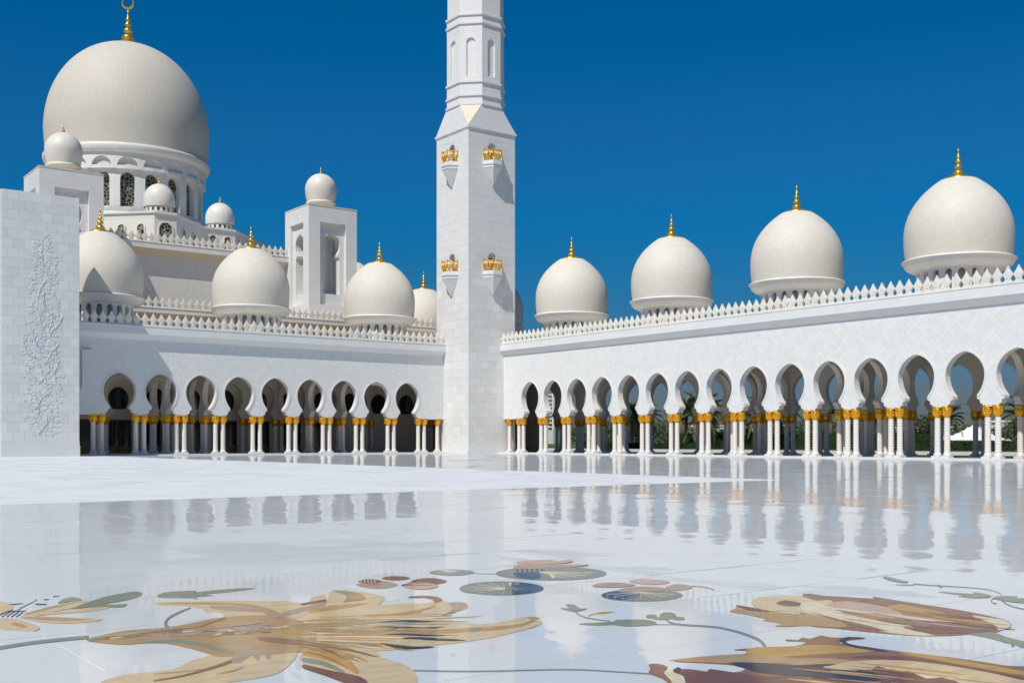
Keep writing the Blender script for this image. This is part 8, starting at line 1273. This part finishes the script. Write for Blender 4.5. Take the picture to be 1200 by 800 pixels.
# palms
def frond_mesh(dry=False, seed=1):
    r = random.Random(seed); m = MB(); Lf = 4.0; n = 22; pts = []
    for k in range(n + 1):
        t = k / n; pts.append(Vector((Lf * (t - .16 * t * t), 0, (1.1 * t - 1.9 * t * t if not dry else .2*t - 2.6 * t * t))))
    m.tube(pts, [.05 * (1 - k / (n + 1)) + .008 for k in range(n + 1)], 4)
    for k in range(2, n + 1):
        t = k / n; p = pts[k]; d = (pts[k] - pts[k-1]).normalized(); ll = .95 * math.sin(math.pi * min(1, t * .8 + .14)) ** .7
        for sg in (-1, 1):
            for q in (0, 1):
                b0 = p - d * q * .09
                dirv = (d * .75 + Vector((0, sg * .8, .28 + r.uniform(-.25, .15)))).normalized()
                tip = b0 + dirv * ll * r.uniform(.8, 1.1) - Vector((0, 0, .12 * ll)); mid = b0 + dirv * ll * .5; wv = d * .042
                m.poly([b0 - wv * .6, mid - wv, tip]); m.poly([b0 - wv * .6, b0 + wv * .6, mid + wv, mid - wv]); m.poly([mid - wv, mid + wv, tip])
    return m.mesh('frond', M['palmdry' if dry else 'palm'], fix=False)
fr_g = [frond_mesh(False, s) for s in (1, 2)]; fr_d = frond_mesh(True, 3)
def palm(x, y, h, s, label, seed):
    r = random.Random(seed); root = empty('palm_tree', (x, y, .3)); tag(root, label, 'palm tree', 'date palms beyond the pool')
    root.scale = (s, s, s)
    m = MB(); pts = []; rr = []
    bx, by = r.uniform(-.3, .3), r.uniform(-.3, .3)
    for k in range(15):
        t = k / 14; pts.append((bx * t * t, by * t * t, h / s * t - .3)); rr.append((.30 - .10 * t) * (1.12 if k % 2 else .95) + (.10 if t > .85 else 0))
    m.tube(pts, rr, 9); m.obj('trunk', M['trunk'], root)
    top = Vector(pts[-1])
    for k in range(26):
        a = k * 2.4 + r.uniform(-.2, .2); el = 1.15 - k / 26 * 1.75 + r.uniform(-.1, .1)
        f = inst('frond', fr_g[k % 2] if k < 22 else fr_d, root, top + Vector((0, 0, .1)), rot=(r.uniform(-.2, .2), -el, a)); f.scale = (r.uniform(.85, 1.08),) * 3
for i, (x, y, h, s, lb) in enumerate([
        (135, 83.2, 4.4, .80, 'small date palm standing beside the white tents'),
        (133, 72.0, 4.6, 1.0, 'date palm at the right edge of the frame behind the last column pair'),
        (135, 131.5, 6.6, 1.05, 'tall dark date palm seen through the sixth arch from the minaret'),
        (131, 124.0, 5.6, 1.38, 'broad bushy date palm filling the seventh arch from the minaret'),
        (134, 117.5, 4.8, 1.1, 'date palm with many dry fronds in the eighth arch from the minaret'),
        (136, 112.0, 5.6, .95, 'dark date palm in the ninth arch from the minaret'),
        (136, 103.0, 5.4, .95, 'date palm half hidden behind the inner columns of the tenth arch'),
        (138, 96.0, 4.4, .8, 'short date palm behind the tenth and eleventh column pairs'),
        (136, 156.0, 6.4, 1.0, 'date palm seen through the third arch from the minaret'),
        (137, 147.0, 6.0, 1.0, 'date palm seen through the fifth arch from the minaret'),
        (150, 64.0, 4.5, 1.0, 'pale distant palm right of the tents')]):
    palm(x, y, h, s, lb, i + 3)
def tree(x, y, h, rad, label, seed):
    r = random.Random(seed); root = empty('tree', (x, y, .3)); tag(root, label, 'tree', 'leafy trees beyond the lawn')
    m = MB(); m.tube([(0, 0, -.3), (.1, 0, h * .3), (.0, .1, h * .55)], [.22, .16, .1], 7)
    for k in range(5):
        a = k * 1.3; m.tube([(.05, 0, h * .35), (math.cos(a) * rad * .4, math.sin(a) * rad * .4, h * .6), (math.cos(a) * rad * .7, math.sin(a) * rad * .7, h * .8)], [.1, .07, .03], 5)
    m.obj('trunk', M['trunk'], root); m = MB()
    for k in range(16):
        a = r.random() * 6.28; q = r.random() ** .5 * rad * .75; c = (math.cos(a) * q, math.sin(a) * q, h * r.uniform(.45, .92))
        foliage(m, c, (rad * .38, rad * .38, h * .15), 130, .17, r)
    m.obj('crown', M['leaf'], root, fix=False)
tree(138, 89.5, 5.2, 2.6, 'dark bushy tree seen through the arch left of the small palm', 1)
tree(141, 100, 4.8, 2.6, 'round leafy tree in the tenth arch behind the hedge', 2)
tree(146, 78, 5.0, 3.0, 'leafy tree behind the white tents', 3)
tree(150, 72, 4.6, 2.8, 'leafy tree right of the tents near the frame edge', 4)
tree(142, 134, 6.0, 3.0, 'dark leafy tree behind the tall palm', 5)
tree(150, 160, 6.0, 3.4, 'leafy tree deep in the garden near the minaret side', 6)
tree(150, 110, 4.6, 3.0, 'far leafy tree between two palms in the garden', 7)
def tree_line(x, y0, y1, h, label):
    root = empty('tree_line', (x, (y0 + y1) / 2, 0)); tag(root, label, 'trees'); m = MB(); L_ = y1 - y0; r = random.Random(int(x))
    for _ in range(int(L_ * 4)):
        c_ = (r.uniform(-2.5, 2.5), r.uniform(-L_/2, L_/2), r.uniform(.3, h * r.uniform(.6, 1)))
        foliage(m, c_, (2.2, 2.6, 1.4), 60, .34, r)
    tag(m.obj('crown', M['leaf'], root, fix=False), kind='stuff')
tree_line(226, 165, 300, 8.0, 'dark line of trees closing the garden behind the palms near the minaret')
tree_line(232, 80, 165, 5.6, 'low dark line of shrubs closing the garden behind the white tents')
# tents
def tent(x, y, w, h, label):
    m = MB(); n = 16
    def zz(u, v): e = max(abs(u), abs(v)); return 2.2 + h * (1 - e) ** 1.7
    g_ = [[m.P((u * w, v * w, zz(u, v))) for v in [-1 + 2 * k / n for k in range(n + 1)]] for u in [-1 + 2 * k / n for k in range(n + 1)]]
    for i in range(n):
        for j in range(n): m.F((g_[i][j], g_[i+1][j], g_[i+1][j+1], g_[i][j+1]))
    root = empty('tent', (x, y, -.6)); m.obj('canopy', M['tent'], root)
    for sx in (-1, 1):
        for sy in (-1, 1):
            p = MB(); p.lathe([(.07, 0), (.07, 2.25)], 8, c=(sx * w * .97, sy * w * .97, 0)); p.obj('pole', M['tent'], root)
    tag(root, label, 'tent', 'white peaked tents in the garden')
tent(205, 121, 6.2, 3.4, 'white peaked tent behind the small palm, right of the two in view')
tent(214, 134, 5.0, 2.6, 'lower white peaked tent left of its neighbour behind the small palm')
palm(131, 138.5, 5.4, 1.25, 'full date palm seen through the fourth and fifth arches from the minaret', 40)
palm(129, 109.5, 5.2, 1.15, 'nearest date palm to the pool, seen between the seventh and ninth arches', 41)
# far buildings
def far_building(x, y, w, d, h, label):
    root = empty('far_building', (x, y, -.6)); tag(root, label, 'building', None)
    m = MB(); m.box(-w/2, w/2, -d/2, d/2, 0, h); m.obj('wall', M['far'], root)
    m = MB(); m.box(-w/2 - .3, w/2 + .3, -d/2 - .3, d/2 + .3, h, h + .5); m.obj('roof', M['tent'], root)
    wm = MB(); wm.box(-.04, 0, -.7, .7, 0, 1.5); wme = wm.mesh('window', M['dark'])
    for k in range(int(d / 4)):
        for q in range(int(h / 3.4)): inst('window', wme, root, (-w/2 - .01, -d/2 + 2 + k * 4, 1.2 + q * 3.4))
far_building(280, 250, 16, 30, 7, 'low white far building seen through the fourth and fifth arches')
far_building(300, 190, 14, 22, 6, 'far pale building behind the palms of the seventh arch')
far_building(330, 170, 14, 30, 8, 'far pale building behind the tenth arch')
FT = empty('far_tower', (190, 235, -.6)); tag(FT, 'slim white lattice tower far off, seen through the second arch from the minaret', 'tower')
m = MB(); m.box(-1.6, 1.6, -1.6, 1.6, 0, 5.2); m.obj('base', M['far'], FT)
m = MB()
for sx in (-1, 1):
    for sy in (-1, 1): m.box(sx * 1.3 - .25, sx * 1.3 + .25, sy * 1.3 - .25, sy * 1.3 + .25, 5.2, 15.5)
for q in range(9): m.box(-1.5, 1.5, -1.5, 1.5, 5.9 + q * 1.1, 6.2 + q * 1.1)
m.lathe([(1.5, 15.5), (1.3, 16.8), (.6, 17.9), (.05, 18.6)], 16); m.obj('shaft', M['tent'], FT)
# queue posts in the left arcade
def post(x, y, label):
    root = empty('barrier_post', (x, y, .12)); tag(root, label, 'barrier post', 'dark barrier posts in the left arcade')
    m = MB(); m.lathe([(.17, 0), (.17, .03), (.03, .06)], 16); m.obj('foot', M['dark'], root)
    m = MB(); m.lathe([(.035, .05), (.035, .92), (.05, .94), (.05, 1.0), (.02, 1.02)], 10); m.obj('pole', M['dark'], root)
for x, y, lb in ((36.3, 120.7, 'dark barrier post beside the first column pair next to the carved tower'), (67.2, 121.2, 'left dark barrier post in the arcade under the second arch from the minaret'),
                 (68.9, 121.2, 'middle dark barrier post under the second arch from the minaret'), (69.6, 121.2, 'dark barrier post nearest the column pair under the second arch from the minaret')):
    post(x, y, lb)
print('objects', len(bpy.data.objects), 'tris', sum(len(o.data.polygons) * 2 for o in bpy.data.objects if o.type == 'MESH'))
